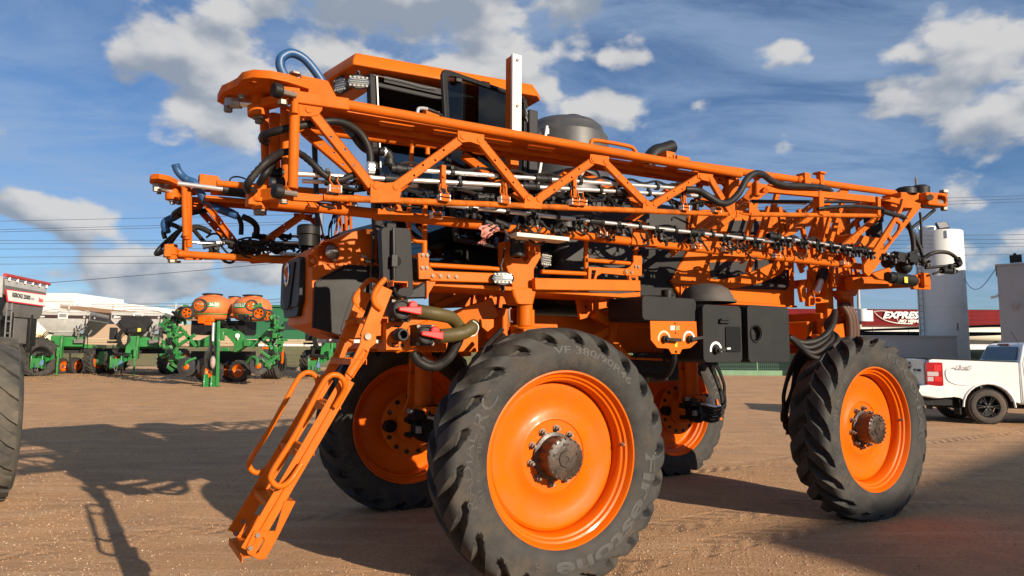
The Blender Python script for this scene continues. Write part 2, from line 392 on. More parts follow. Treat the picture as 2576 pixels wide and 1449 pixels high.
c = MX(M('MULTIPLY', MR(grit, .60, .72), .6), c, (.74, .58, .42, 1))
L.new(c, b.inputs['Base Color'])
tv = N('ShaderNodeVectorMath', operation='DOT_PRODUCT'); L.new(P, tv.inputs[0]); tv.inputs[1].default_value = tuple(NY)
tu = N('ShaderNodeVectorMath', operation='DOT_PRODUCT'); L.new(P, tu.inputs[0]); tu.inputs[1].default_value = tuple(UX)
vv = M('ADD', tv.outputs['Value'], -ORG.dot(NY))
a0_ = M('ABSOLUTE', M('ADD', M('ABSOLUTE', vv), -1.355)); a1_ = M('ABSOLUTE', M('ADD', M('ABSOLUTE', M('ADD', vv, 1.9)), -1.2))   # wheel ruts, two passes
def ruts(a_, ph): return M('MULTIPLY', MR(a_, .22, .17, 0., 1.), M('ADD', M('MULTIPLY', M('SINE', M('ADD', M('MULTIPLY', tu.outputs['Value'], 25.), M('MULTIPLY', a_, ph))), .5), -.6))
rut = M('MULTIPLY', M('ADD', ruts(a0_, 28.), ruts(a1_, 22.)), MR(med, .38, .58, 0., 1.))
c = MX(M('MULTIPLY', M('ABSOLUTE', rut), .28), c, (.27, .165, .10, 1))
L.new(c, b.inputs['Base Color'])
h = M('ADD', M('MULTIPLY', rut, .9), M('MULTIPLY', fine_, .8))
h = M('ADD', h, M('ADD', M('MULTIPLY', grit, .35), M('MULTIPLY', trk, .5)))
bn = N('ShaderNodeBump'); bn.inputs['Strength'].default_value = .8; bn.inputs['Distance'].default_value = .04; L.new(h, bn.inputs['Height']); L.new(bn.outputs[0], b.inputs['Normal'])
M_DIRT = m
struct('ground', gb, M_DIRT)

# ================================================================ THE SPRAYER
SPR = thing('crop_sprayer', 'huge orange high-clearance crop sprayer with folded truss booms standing on four tall wheels', 'crop sprayer', ORG, TH)
# ---- wheels (axle along y, outer face towards -y)
RIM = [(.606, -.146), (.618, -.158), (.616, -.168), (.602, -.170), (.592, -.150), (.584, -.126), (.568, -.120), (.560, -.098), (.546, -.092), (.535, -.072), (.530, -.02),
       (.530, .03), (.537, .07), (.558, .082), (.566, .112), (.584, .122), (.594, .15), (.604, .170), (.616, .168), (.618, .156), (.606, .146)]
DISC = [(.534, .012), (.520, -.012), (.500, -.022), (.470, -.021), (.42, -.006), (.36, .002), (.30, -.004), (.275, -.018), (.262, -.020), (.255, -.012), (.2, -.010), (.10, -.010), (0, -.010)]
TY = [(.597, -.150), (.618, -.172), (.655, -.192), (.70, -.202), (.745, -.205), (.79, -.201), (.83, -.190), (.856, -.170), (.868, -.12), (.873, -.05), (.874, 0)]
TY += [(r, -y) for r, y in TY[-2::-1]]
def wall_y(r):
    for (r0, y0), (r1, y1) in zip(TY[:10], TY[1:11]):
        if r0 <= r <= r1: return y0+(y1-y0)*(r-r0)/(r1-r0)
    return -.2
TREAD = [(.9215, .0), (.921, .03), (.920, .06), (.918, .09), (.915, .12), (.910, .145), (.903, .165), (.893, .182), (.880, .194), (.866, .201), (.850, .2045), (.834, .206), (.818, .2062), (.800, .2050), (.782, .2035), (.765, .203)]
def tyre_mb(nl, sg, te=.88, shift=.36):          # tread bars as a carved skin: rounded pockets run from the crown into the shoulder
    mb = MB(); K = 22; A = nl*K; m_ = len(TREAD); cols = [(i, -1) for i in range(m_-1, 0, -1)]+[(i, 1) for i in range(m_)]
    nrm = []
    for i in range(m_):
        a, b = TREAD[max(0, i-1)], TREAD[min(m_-1, i+1)]; d = (b[0]-a[0], b[1]-a[1]); l = math.hypot(*d); nrm.append((d[1]/l, -d[0]/l))
    pitch = 2*math.pi/nl
    for k in range(A):
        f = 2*math.pi*k/A
        for i, s in cols:
            t = i/(m_-1); g = t/te
            ph = (f+(pitch/2 if s > 0 else 0))/pitch; u = abs(ph-math.floor(ph)-.5)*pitch        # 0 at the pocket's middle
            w = (.086 if g < 1 else 0)*math.sqrt(max(0., 1-g**6))*(1-.18*(1-g))
            q = max(0., min(1., (w-u)/.015)) if w > 0 else 0
            if t < .03: q = max(0, min(1, (.045-u)/.02))
            q = q*q*(3-2*q); dep = .072*q*(1 if g < .94 else max(0, 1-(g-.94)/.08))
            r, y = TREAD[i]; n_ = nrm[i]
            rr = r-n_[0]*dep; fs_ = f-sg*shift*t**.85; yy = y-n_[1]*dep*.9
            mb.v.append((rr*math.cos(fs_), s*yy, rr*math.sin(fs_)))
    c = len(cols)
    mb.f = [(k*c+i, k*c+i+1, ((k+1) % A)*c+i+1, ((k+1) % A)*c+i) for k in range(A) for i in range(c-1)]
    lo = [(r, y) for r, y in TY[:6] if r < .766]
    for s in (-1, 1): mb.lathe([(r, s*abs(y)) for r, y in lo]+[(.765, s*.203)], 96)
    return mb
def arc_text(mb, s, r, a0, h, side=-1, track=1.06, bold=.0, shear=0., lift=.003, width=None):
    vs, fs = glyphs(s, 1., 0., shear, bold); x0 = min(v[0] for v in vs); x1 = max(v[0] for v in vs); k = (R(width)*(r+h/2)/(x1-x0)) if width else h/.70*track; out = []
    for x, y, _ in vs:
        rr = r+y*h/.70; f = R(a0)-(x-x0)*k/(r+h/2)
        yy = wall_y(rr)-lift; px = rr*math.cos(f)
        out.append((px, yy, rr*math.sin(f)) if side < 0 else (-px, -yy, rr*math.sin(f)))
    return mb.add(out, fs)
tyre_me = mesh('tyre', tyre_mb(22, 1), M_RUB, 50); tyre_me2 = mesh('tyre', tyre_mb(21, -1, .80, .42), M_RUB, 50)
rim_me = mesh('wheel', MB().lathe(RIM, 72), M_RIM, 28)
disc_me = mesh('disc', MB().lathe(DISC, 72), M_RIM, 28)
hb = MB().lathe([(.17, -.012), (.17, -.03), (.146, -.036), (.141, -.05), (.139, -.150), (.146, -.152), (.146, -.170), (.130, -.178), (.06, -.178), (.055, -.186), (.02, -.186), (.018, -.180), (0, -.180)], 40)
for i in range(5):                             # cast marks on the hub cap
    a = i*1.256+.4; hb.cube((.10*math.cos(a), -.180, .10*math.sin(a)), (.05 if i % 2 else .02, .008, .016))
hub_me = mesh('hub', hb, M_HUB, 30)
cap_b = mesh('bolt', MB().cyl((0, 0, 0), (0, -.012, 0), .011, 6).cyl((0, -.012, 0), (0, -.018, 0), .007, 6), M_HUB)
stud = mesh('wheel_nut', MB().cyl((0, 0, 0), (0, -.010, 0), .026, 12).cyl((0, -.010, 0), (0, -.034, 0), .019, 6).cyl((0, -.034, 0), (0, -.055, 0), .010, 8), M_BOLT)
valve = mesh('valve_stem', MB().cyl((0, 0, 0), (0, -.03, 0), .012, 8).cyl((0, -.03, 0), (0, -.045, 0), .007, 8), M_BOLT)
def wheel(x, y, rz, texts, hubrot, tm=None):
    w = part('wheel', rim_me, None, SPR, loc=(x, y, .862), rot=(0, 0, rz))
    part('tyre', tm or tyre_me, None, w, rot=(0, hubrot, 0)); part('disc', disc_me, None, w); part('hub', hub_me, None, w, rot=(0, hubrot, 0))
    for i in range(20): a = 2*math.pi*i/20; part('bolt', cap_b, None, w, loc=(.138*math.cos(a), -.166, .138*math.sin(a)))
    for i in range(10): a = 2*math.pi*(i+.3)/10; part('wheel_nut', stud, None, w, loc=(.196*math.cos(a), -.011, .196*math.sin(a)))
    part('valve_stem', valve, None, w, loc=(.548, -.09, .06))
    mb = MB()
    for t in texts: arc_text(mb, *t[0], **t[1])
    if texts: part('raised_lettering', mb, M_RUBL, w, kind='stuff')
    return w
FS = [(('VF 380/90R46', .735, 99, .052), dict(bold=.02, width=56)), (('173D', .70, 122, .022), {}), (('RADIAL', .742, 200, .062), dict(width=37)), (('ALL TRACTION', .682, 200, .036), dict(width=40)), (('RC', .70, 160, .105), dict(width=19)),
      (('Firestone', .690, 0, .105), dict(bold=.03, width=98)), (('46', .70, 250, .03), {})]
GY = [(('GOODYEAR', .705, 76, .085), dict(bold=.02, width=88)), (('ULTRA SPRAYER', .715, 218, .062), dict(bold=.01, width=84)), (('380/90R46', .735, -30, .06), dict(width=46)),
      (('GOODYEAR', .705, 76, .085), dict(bold=.02, width=88, side=1)), (('ULTRA SPRAYER', .715, 218, .062), dict(width=84, side=1))]
nf = wheel(0, -1.355, -.043, FS, .1); nr = wheel(3.81, -1.355, 0, GY, .6, tyre_me2)
ff = wheel(0, 1.355, math.pi-.043, GY, .3); fr_ = wheel(3.81, 1.355, math.pi, GY, .9, tyre_me2)
sh = MB()                                      # shield emblem on the near front tyre
arc_text(sh, 'F', .70, -108, .06); part('tyre_emblem', sh, M_RUBL, nf)
# ---- wheel motors, legs, axles
def motor(x, y, s):                            # s=+1: seen from its inner side across the machine
    o = part('wheel_leg', MB().lathe([(.33, 0), (.33, .02), (.26, .035), (.20, .04), (.20, .09), (.165, .10), (.165, .26), (.12, .28), (0, .28)], 40, o=(0, 0, 0)).xf(Matrix.Scale(-1, 4, (0, 1, 0))), M_OR, SPR, loc=(x, y, .862), rot=(0, 0, 0 if s > 0 else math.pi))
    mb = MB()
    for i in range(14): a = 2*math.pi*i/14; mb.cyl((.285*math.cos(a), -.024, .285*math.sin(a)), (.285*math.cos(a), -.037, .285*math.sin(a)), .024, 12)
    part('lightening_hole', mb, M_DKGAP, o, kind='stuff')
    part('drive_motor', MB().cyl((.02, -.10, 0), (.02, -.36, 0), .155, 24).cyl((.02, -.36, 0), (.02, -.44, .02), .09, 16).cube((-.1, -.34, .12), (.12, .16, .1)), M_BLK, o, bevel=.004)
    part('port_cover', MB().lathe([(.062, -.02), (.062, -.10), (.056, -.104), (.05, -.08), (0, -.08)], 24, o=(-.27, 0, -.01)), M_BLK, o)
    part('motor_fittings', MB().cyl((-.06, -.30, .10), (.02, -.42, .14), .028, 8).cyl((.10, -.30, -.10), (.16, -.44, -.08), .03, 8).cube((-.02, -.42, -.06), (.06, .06, .09)).cyl((.0, -.36, .18), (.14, -.40, .20), .024, 8).cyl((-.14, -.2, .06), (-.14, -.3, .06), .035, 10).cyl((-.14, -.2, -.08), (-.14, -.3, -.08), .03, 10).cube((.20, -.36, .0), (.10, .08, .12)), M_BLK, o, kind='stuff')
    part('steel_pipe', MB().tube([(-.02, -.42, .10), (.08, -.46, .08), (.20, -.46, .05), (.32, -.44, .06)], .018, 8, 4), M_STEEL, o)
    part('oil_pot', MB().cyl((.19, -.34, .07), (.19, -.34, .17), .075, 18).cyl((.19, -.34, .17), (.19, -.34, .185), .05, 14), M_WHITE, o)
    part('leg_column', MB().cyl((0, -.26, .17), (0, -.26, .95), .085, 20).beam((0, -.18, .12), (0, -.20, .52), .26, .05, (0, 1, 0)).box(-.09, .09, -.42, -.12, .12, .20).prism([(-.2, .12), (.2, .12), (.09, .42), (-.09, .42)], .03, lambda a, b, c: (a, -.20-c, b)), M_OR, o, bevel=.006)
    for k in range(5):
        q = .045*k
        part('hose', MB().tube([(-.05, -.40, -.08+q), (.14, -.47, -.13+q*.9), (.33+q*.4, -.44-.02*(k % 2), -.08+q*.8), (.44+q*.8, -.37+.02*k, .12+q*.4), (.43+q*.9, -.30+.03*(k % 3), .36), (.30+q*.6, -.28, .58+q*.5), (.10+.02*k, -.24, .74+q)], .017 if k % 2 else .020, 8, 6), M_HOSE, o)
    part('hose_clamp', MB().beam((.30, -.47, -.12), (.30, -.40, .14), .012, .05, (1, 0, 0)), M_OR, o)
    part('speed_sensor', MB().cube((-.1, -.40, -.02), (.05, .05, .07)), M_GREY, o, bevel=.004); part('sensor_plug', MB().cube((-.18, -.36, .16), (.05, .06, .05)), M_GREY, o, bevel=.004)
    return o
motor(0, 1.355-.17, 1); motor(3.81, 1.355-.17, 1); motor(0, -1.355+.17, -1); motor(3.81, -1.355+.17, -1)
fr = part('chassis', MB().box(-1.0, 4.5, -.62, -.44, 1.60, 1.92).box(-1.0, 4.5, .44, .62, 1.60, 1.92).box(-.15, .15, -.90, .90, 1.70, 1.95).box(3.66, 3.96, -.90, .90, 1.70, 1.95).box(1.4, 1.6, -.44, .44, 1.62, 1.9).box(-1.0, -.85, -.44, .44, 1.62, 1.9)
          .beam((-.95, -.63, 1.66), (-.22, -.9, 1.95), .05, .16).beam((-.95, .63, 1.66), (-.22, .9, 1.95), .05, .16), M_OR, SPR, bevel=.012)
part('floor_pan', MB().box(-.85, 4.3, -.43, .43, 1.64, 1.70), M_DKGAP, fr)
for x in (0, 3.81):
    for s in (-1, 1):
        k = MB().cyl((x, s*.98, 1.80), (x, s*.98, 1.98), .062, 20).cyl((x, s*.98, 1.775), (x, s*.98, 1.80), .085, 20).cyl((x, s*.98, 1.68), (x, s*.98, 1.775), .07, 20).box(x-.12, x+.12, s*.80-.1, s*.80+.1, 1.72, 1.94).cyl((x, s*.925, 1.56), (x, s*.925, 1.70), .075, 20).cyl((x, s*.925, 1.50), (x, s*.925, 1.56), .10, 20)
        part('axle_end', k, M_OR, fr, bevel=.01)
        g = MB().prism([(-.06, 1.78), (.10, 1.80), (.16, 1.52), (.16, 1.30), (-.10, 1.30), (-.10, 1.52)], .05, lambda a, b, c: (x+a, s*1.04-.025+c, b), [circ(.05, 1.56, .035, 14)])
        part('steering_knuckle', g, M_OR, fr, bevel=.006)
        part('steering_ram', MB().cyl((x+.18, s*.95, 1.66), (x+.72, s*.80, 1.68), .042, 14).cyl((x+.72, s*.80, 1.68), (x+.86, s*.78, 1.68), .022, 10).cube((x+.20, s*.95, 1.66), (.09, .09, .10)), M_BLK, fr)
        arc = [(.55*math.cos(t), .28*math.sin(t)) for t in np.linspace(.15, 1.5, 10)]; inn = [(p[0]*.72, p[1]*.50) for p in arc[::-1]]
        part('suspension_arm', MB().prism([(x+.62-p[0], 1.42+p[1]) for p in arc+inn], .05, lambda a, b, c: (a, s*1.02-.025+c, b), [circ(x+.62-.36, 1.60, .022, 10), circ(x+.62-.22, 1.645, .022, 10)]), M_OR, fr, bevel=.004)
part('front_guard', MB().yplate([(-0.559,-0.420,2.141), (-0.172,-0.420,2.133), (0.280,-0.420,2.150), (0.299,-0.420,2.028), (0.059,-0.420,2.010), (-0.112,-0.420,1.981), (-0.556,-0.420,1.949)], .02), M_OR, fr)
part('guard_rib', MB().beam((-0.533,-0.470,1.961), (-0.191,-0.470,2.107), .05, .06).beam((-0.191,-0.470,2.107), (0.249,-0.470,2.135), .05, .05), M_OR, fr, bevel=.004)
for q_ in ((-0.171,-0.450,2.035), (-0.019,-0.450,2.042), (0.085,-0.450,2.047)): part('guard_rib', MB().beam((q_[0], q_[1], q_[2]-.09), (q_[0]+.02, q_[1], q_[2]+.08), .03, .02, (0, 1, 0)), M_OR, fr)
# pressed side frame with windows behind the near front wheel
part('side_frame', MB().yplate([(0.598,-0.860,2.070), (1.316,-0.860,2.149), (1.314,-0.860,2.049), (0.636,-0.860,1.879)], .03, [[(0.637,-0.860,2.036), (0.795,-0.860,2.053), (0.795,-0.860,1.969), (0.649,-0.860,1.921)], [(0.838,-0.860,2.057), (1.007,-0.860,2.077), (1.006,-0.860,2.009), (0.838,-0.860,1.975)], [(1.028,-0.860,2.080), (1.228,-0.860,2.100), (1.220,-0.860,2.061), (1.027,-0.860,2.015)]]), M_OR, fr, bevel=.003)
part('side_frame', MB().yplate([(0.698,-0.780,2.043), (0.928,-0.780,2.070), (1.096,-0.780,2.066), (1.094,-0.780,1.934), (0.710,-0.780,1.901)], .03, [circ((0.764,-0.780,1.998)[0], (0.764,-0.780,1.998)[2], .02), circ((1.011,-0.780,2.019)[0], (1.011,-0.780,2.019)[2], .02)]), M_OR, fr)
part('lower_bracket', MB().yplate([(0.908,-0.950,1.858), (1.331,-0.950,1.875), (1.330,-0.950,1.826), (0.976,-0.950,1.818), (0.947,-0.950,1.712), (1.125,-0.950,1.561), (1.486,-0.950,1.555), (1.493,-0.950,1.533), (1.111,-0.950,1.547), (0.880,-0.950,1.711)], .06), M_OR, fr, bevel=.004)
part('drag_link', MB().beam((0.749,-0.900,1.928), (0.977,-0.900,1.830), .06, .07).beam((0.977,-0.900,1.830), (0.669,-0.900,1.688), .05, .06), M_OR, fr, bevel=.004)
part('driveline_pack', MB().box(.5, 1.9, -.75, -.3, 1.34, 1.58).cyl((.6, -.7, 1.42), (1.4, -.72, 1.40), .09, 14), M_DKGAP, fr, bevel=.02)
# ---- hood (nose)
hood_side = [(-1.55, 1.80), (-1.56, 2.34), (-1.30, 2.49), (-1.16, 2.53), (-1.00, 2.545), (-.98, 1.72), (-1.28, 1.69)]
hb = MB()
YH = (-.55, -.50, -.40, .12, .34, .55); xi = {-.55: .015, -.50: .0, -.40: 0, .12: 0.01, .34: .06, .55: .20}
rows = []
for y in YH:
    k = xi[y]; rows.append([(p[0]+(k if p[0] < -1.2 else 0), y, p[1]-(k*.8 if p[1] > 2.2 else -k*.4)) for p in hood_side])
vs = [p for r_ in rows for p in r_]; n7 = len(hood_side); fs = []
for i in range(5):
    for j in range(n7): a = i*n7+j; b_ = i*n7+(j+1) % n7; fs.append((a, a+n7, b_+n7, b_))
fs.append(tuple(range(n7))); fs.append(tuple(5*n7+j for j in range(n7))[::-1]); hb.add(vs, fs)
hood = part('hood', hb, M_OR, SPR, bevel=.04)
part('side_panel', MB().yplate([(-1.530,-0.555,2.091), (-1.315,-0.555,2.217), (-1.262,-0.555,2.231), (-1.041,-0.555,2.233), (-1.034,-0.555,1.963), (-1.287,-0.555,1.705), (-1.525,-0.555,1.770)], .02), M_BLK, hood, bevel=.006)
part('scoop_shade', MB().yplate([(-1.324,-0.562,1.765), (-1.294,-0.562,1.868), (-1.233,-0.562,2.046), (-1.206,-0.562,2.047), (-1.236,-0.562,1.915), (-1.303,-0.562,1.720)], .006), M_BLK, hood)  # flat black strip drawn in for the shade of a recessed scoop
part('panel_seal', MB().tube([(-1.526,-0.558,1.767), (-1.515,-0.558,2.098), (-1.310,-0.558,2.230), (-1.042,-0.558,2.239)], .009, 6), M_BLK, hood)
part('bottom_lip', MB().box(-1.42, -.95, -.52, -.30, 1.665, 1.69), M_GREY, hood)
part('nose_grille', MB().prism(rrect(-.42, .16, 1.93, 2.30, .06), .045, lambda a, b, c: (-1.555-c, a, b)).prism([(-.40, 1.96), (.14, 1.96), (.06, 1.86), (-.32, 1.86)], .035, lambda a, b, c: (-1.552-c, a, b)), M_BLK, hood, bevel=.012)
part('nose_inset', MB().prism([(-.30, 2.27), (.08, 2.27), (-.03, 1.95), (-.10, 1.91), (-.18, 1.95)], .012, lambda a, b, c: (-1.60-c, a, b)), M_BOX, hood, bevel=.006)
eb = MB().lathe([(.070, 0), (.075, .006), (.066, .012), (.060, .008), (.056, 0)], 28, 'x'); eb.v = [(-p[0]-1.612, p[1]-.10, p[2]*1.25+2.19) for p in eb.v]
part('oval_emblem', eb, M_CHROME, hood)
part('emblem_swirl', MB().tube([(-1.618, -.125, 2.15), (-1.622, -.135, 2.20), (-1.622, -.10, 2.235), (-1.622, -.07, 2.21), (-1.622, -.09, 2.18), (-1.62, -.105, 2.195)], .010, 6, 5), M_RIM, hood)
def lamp_recess(p, r, lens_r, depth, name):
    x, y, z = p; o = part(name, MB().lathe([(r*1.05, -.004), (r*.98, -.004), (lens_r*1.05, depth*.5)], 28, o=(x, y, z)), M_OR, hood)
    return o
cut(hood, [((-1.424,-0.550,2.326), .088, .10), ((-1.554,-0.550,2.253), .050, .07)])
part('recess_rim', MB().lathe([(.093, .0), (.092, -.006), (.088, -.006), (.086, .004)], 32, o=(-1.425,-0.552,2.326)), M_OR, hood)
p = (-1.377,-0.500,2.333); part('headlight', MB().lathe([(.064, .02), (.063, -.006), (.045, -.020), (0, -.026)], 24, o=p), M_LENS, hood)
p = (-1.517,-0.500,2.259); part('marker_lamp', MB().lathe([(.03, 0), (.028, -.012), (0, -.018)], 18, o=p), mat('amber lens', (.5, .12, .02), .2), hood)
part('sight_tube', MB().tube([(-1.109,-0.580,2.496), (-1.104,-0.580,2.303), (-1.119,-0.590,2.208), (-1.120,-0.600,1.983)], .011, 8, 3).cyl((-1.115,-0.600,2.499), (-1.114,-0.600,2.475), .022, 10), mat('dark clear tube', (.06, .045, .04), .15), hood)
part('tube_clamp', MB().cyl((-1.151,-0.580,2.276), (-1.161,-0.610,2.271), .018, 10).beam((-1.138,-0.600,2.274), (-1.090,-0.600,2.278), .02, .02), M_BLK, hood)
part('small_plate', MB().yplate([(-1.187,-0.562,2.325), (-1.139,-0.562,2.319), (-1.138,-0.562,2.301), (-1.186,-0.562,2.305)], .003), M_GREY, hood)
part('air_intake', MB().lathe([(.0, .16), (.075, .16), (.085, .15), (.085, .09), (.07, .085), (.07, 0)], 22, 'z', (-1.503,-0.250,2.398)), M_BLK, hood)
# ---- cab
cab = part('cab', MB().box(-1.02, .42, -.74, .74, 2.20, 2.30).box(.16, .26, -.74, .74, 2.3, 3.62)
           .beam((-1.13, -.74, 2.5), (-1.21, -.76, 3.64), .06, .07).beam((-1.13, .74, 2.5), (-1.21, .76, 3.64), .06, .07).beam((-1.0, -.74, 2.2), (-1.13, -.74, 2.52), .07, .08).beam((-1.0, .74, 2.2), (-1.13, .74, 2.52), .07, .08)
           .beam((.20, -.76, 2.2), (.20, -.76, 3.64), .09, .08).beam((.20, .76, 2.2), (.20, .76, 3.64), .09, .08).box(-1.18, .24, -.76, .76, 3.56, 3.60).box(-1.06, -.98, -.74, .74, 2.26, 2.56), M_DKGAP, SPR, bevel=.01)
part('pillar_trim', MB().beam((-1.115, -.795, 2.60), (-1.185, -.80, 3.62), .008, .010), M_GREY, cab)
rb = MB(); TOP, LOW = 3.80, 3.575
half = [(-1.50, 0.), (-1.48, -.35), (-1.38, -.84), (.20, -.86), (.28, -.78)]
lp = half+[(x, -y) for x, y in half[:0:-1]]; NL = len(lp); tilt = lambda x: .055*(x+1.4)
vs = [(x*.985, y*.975, 3.648+tilt(x)) for x, y in lp]+[(x, y, 3.655+tilt(x)) for x, y in lp]+[(x*.995, y*.985, 3.70+tilt(x)) for x, y in lp]+[(x*.965-.01, y*.93, 3.77+tilt(x)) for x, y in lp]+[(x*.80-.08, y*.70, 3.815+tilt(x)) for x, y in lp]
fs = [tuple(range(NL))[::-1], tuple(range(4*NL, 5*NL))]
for k in range(4):
    for i in range(NL): j = (i+1) % NL; fs.append((k*NL+i, k*NL+j, (k+1)*NL+j, (k+1)*NL+i))
roof = part('roof', rb.add(vs, fs), M_OR, cab, bevel=.02, sharp=20)
part('roof_pod', MB().prism(rrect(-1.1, -.3, .2, .62, .12), .09, lambda a, b, c: (a, b, 3.80+c)), M_OR, cab, bevel=.02)
part('roof_shade_lining', MB().box(-1.12, .10, -.78, .78, 3.60, 3.646), M_DKGAP, cab)  # black ceiling sheet, its colour standing in for shade under the roof
part('liner_trim', MB().tube([(-1.215,-0.800,3.625), (-0.981,-0.800,3.630), (-0.820,-0.800,3.622), (-0.701,-0.800,3.631)], .003, 6, 4), M_GREY, cab)
part('windscreen', MB().add([(-1.15, -.70, 2.54), (-1.24, -.25, 2.54), (-1.24, .25, 2.54), (-1.15, .70, 2.54), (-1.22, -.72, 3.62), (-1.30, -.25, 3.62), (-1.30, .25, 3.62), (-1.22, .72, 3.62)], [(0, 1, 5, 4), (1, 2, 6, 5), (2, 3, 7, 6)]), M_GLASS, cab)
part('side_window', MB().add([(-1.1, .745, 2.35), (.2, .745, 2.35), (.2, .76, 3.58), (-1.17, .76, 3.58)], [(0, 1, 2, 3)]), M_GLASS, cab)
part('side_window', MB().add([(-1.10, -.752, 2.55), (-.74, -.752, 2.55), (-.70, -.757, 3.0), (-1.12, -.757, 3.0)], [(0, 1, 2, 3)]), M_GLASSL, cab)
seat = MB().box(-.35, .10, -.24, .24, 2.55, 2.68).beam((.10, 0, 2.62), (.22, 0, 3.30), .46, .12, (1, 0, 0)).box(-.2, -.02, -.1, .1, 2.3, 2.55)
part('driver_seat', seat, M_BLK, cab, bevel=.03)
part('steering_wheel', MB().tube([(-.62+.13*math.cos(t)*.5, .17*math.sin(t), 2.86+.13*math.cos(t)) for t in np.linspace(0, 2*math.pi, 20)[:-1]], .014, 8, closed=True).cyl((-.62, 0, 2.86), (-.85, 0, 2.4), .03, 10), M_BLK, cab)
# door swung open on its rear hinge
h0, h1 = V((.12, -.80, 0)), V((-.82, -1.13, 0)); dv = (h1-h0).normalized(); dl = (h1-h0).length
dfr = lambda a, b, c: tuple(h0+dv*a+V((dv.y, -dv.x, 0))*(c-.015)+V((0, 0, b)))
dz0, dz1 = 2.40, 3.70
ol = [(0, dz0), (0, dz1), (.05, dz1+.03), (dl-.08, dz1-.045), (dl-.02, dz1-.06), (dl, dz1-.10), (dl-.05, 3.1), (dl-.06, 2.9), (dl-.16, dz0)]
il = [(p[0]*(1-.09)+.035, 3.0+(p[1]-3.0)*.95) for p in ol]
door = part('cab_door', MB().prism(ol, .03, dfr, [il]), M_BLK, cab, bevel=.005)
part('door_glass', MB().add([dfr(p[0], p[1], .015) for p in il], [tuple(range(len(il)))]), glass('door glass', (.07, .085, .09), .03), door)
part('door_stay', MB().cube(dfr(dl-.15, 3.595, -.01), (.05, .04, .03)), M_BLK, door, bevel=.004)
def work_lamp(p, oval, face, parent, name='work_lamp'):      # lamp with bracket; face = direction the lens looks
    f = V(face).normalized(); q = f.to_track_quat('-Y', 'Z').to_matrix().to_4x4(); sx = 1.0; r = .062
    def lo(mb): return mb.xf(Matrix.Translation(V(p)) @ q)
    hx, hz = (1.3, .82) if oval else (1, 1)
    b1 = MB().lathe([(0, .05), (.045, .045), (r, .01), (r*1.03, -.012), (r*.95, -.016), (r*.9, -.008)], 24); b1.v = [(v[0]*hx, v[1], v[2]*hz) for v in b1.v]
    o = part(name, lo(b1), M_BLK, parent)
    b2 = MB().lathe([(r*.9, -.010), (r*.5, -.014), (0, -.015)], 24); b2.v = [(v[0]*hx, v[1], v[2]*hz) for v in b2.v]; part('lens', lo(b2), M_LENS, o)
    b3 = MB()
    for i in range(-2, 3): b3.cube((0, -.016, i*r*.3*hz), (r*1.5*hx*math.cos(i*.45), .003, .004))
    for i in (-2, -1, 0, 1, 2):
        for s in (-1, 1): b3.cyl((i*.022*hx, -.012, s*r*.55*hz), (i*.022*hx, -.018, s*r*.55*hz), .008, 8)
    part('led_bars', lo(b3), M_LED, o, kind='stuff')
    return o
def bracket(p, q, parent): return part('lamp_bracket', MB().beam(p, q, .05, .006, (1, 0, 0)).cyl(V(q)-V((0, 0, .012)), V(q)+V((0, 0, .012)), .01, 6), M_BLK, parent)
work_lamp((-1.354,-0.900,3.506), True, (-.35, -1, -.12), cab); bracket((-1.349,-0.880,3.550), (-1.353,-0.880,3.583), cab)
work_lamp((-1.396,-0.620,3.568), False, (-.9, -.55, -.1), cab); bracket((-1.387,-0.600,3.615), (-1.383,-0.600,3.640), cab)
work_lamp((0.112,-0.800,3.573), False, (.75, -.65, 0), cab); bracket((0.118,-0.800,3.629), (0.112,-0.800,3.665), cab)
# ---- tanks and engine bay
tank = part('main_tank', MB().box(.50, 2.15, -.74, .80, 2.0, 3.06), M_TSHADE, SPR, bevel=.12)
part('tank_tower', MB().lathe([(.47, 2.95), (.455, 3.1), (.445, 3.70), (.44, 3.75), (.40, 3.80), (.385, 3.85), (.33, 3.90), (.18, 3.925), (.17, 3.955), (.05, 3.965), (0, 3.965)], 44, 'z', (1.10, 0, 0)), M_TANK, tank, sharp=30)
part('tank_lid', MB().lathe([(.12, 3.90), (.12, 3.97), (.1, 3.985), (0, 3.985)], 24, 'z', (1.16, -.05, 0)), M_BLK, tank)
part('lid_lever', MB().beam((1.47, -.1, 3.90), (1.34, -.1, 3.965), .06, .03), M_RED, tank)
part('filler_neck', MB().cyl((.72, -.12, 3.50), (.56, -.2, 3.66), .10, 18).cyl((.80, -.12, 3.60), (.90, -.1, 3.72), .12, 16, .05), M_TANK, tank)
part('level_tube', MB().cyl((0.577,-0.450,3.666), (0.205,-0.820,2.883), .012, 8).cube((0.573,-0.450,3.619), (.03, .03, .05)), M_WHITE, tank)
tk = MB()
for i in range(9):
    z = 3.0-.075*i if False else 3.02-.07*i+.14
    a = 3.9
    tk.cube((.86, -.345, 3.40-.055*i), (.05 if i % 2 else .035, .004, .004))
part('level_marks', tk, M_WHITE, tank)
part('lower_tank_skirt', MB().yplate([(1.400,-0.780,2.563), (2.020,-0.780,2.616), (1.782,-0.780,2.278), (1.843,-0.780,2.141), (1.363,-0.780,2.118)], .5), M_BLK, tank, bevel=.02)
part('snorkel', MB().tube([(2.108,-0.100,3.594), (2.236,-0.100,3.770), (2.384,-0.100,3.836), (2.506,-0.100,3.891)], (.085, .075), 16, 6, cap=False), M_BLK, SPR)
part('hand_rail', MB().tube([(0.757,-0.850,3.369), (0.771,-0.850,3.437), (0.826,-0.850,3.469), (1.189,-0.850,3.480), (1.270,-0.850,3.459), (1.309,-0.850,3.402)], .018, 10, 4), M_OR, SPR)
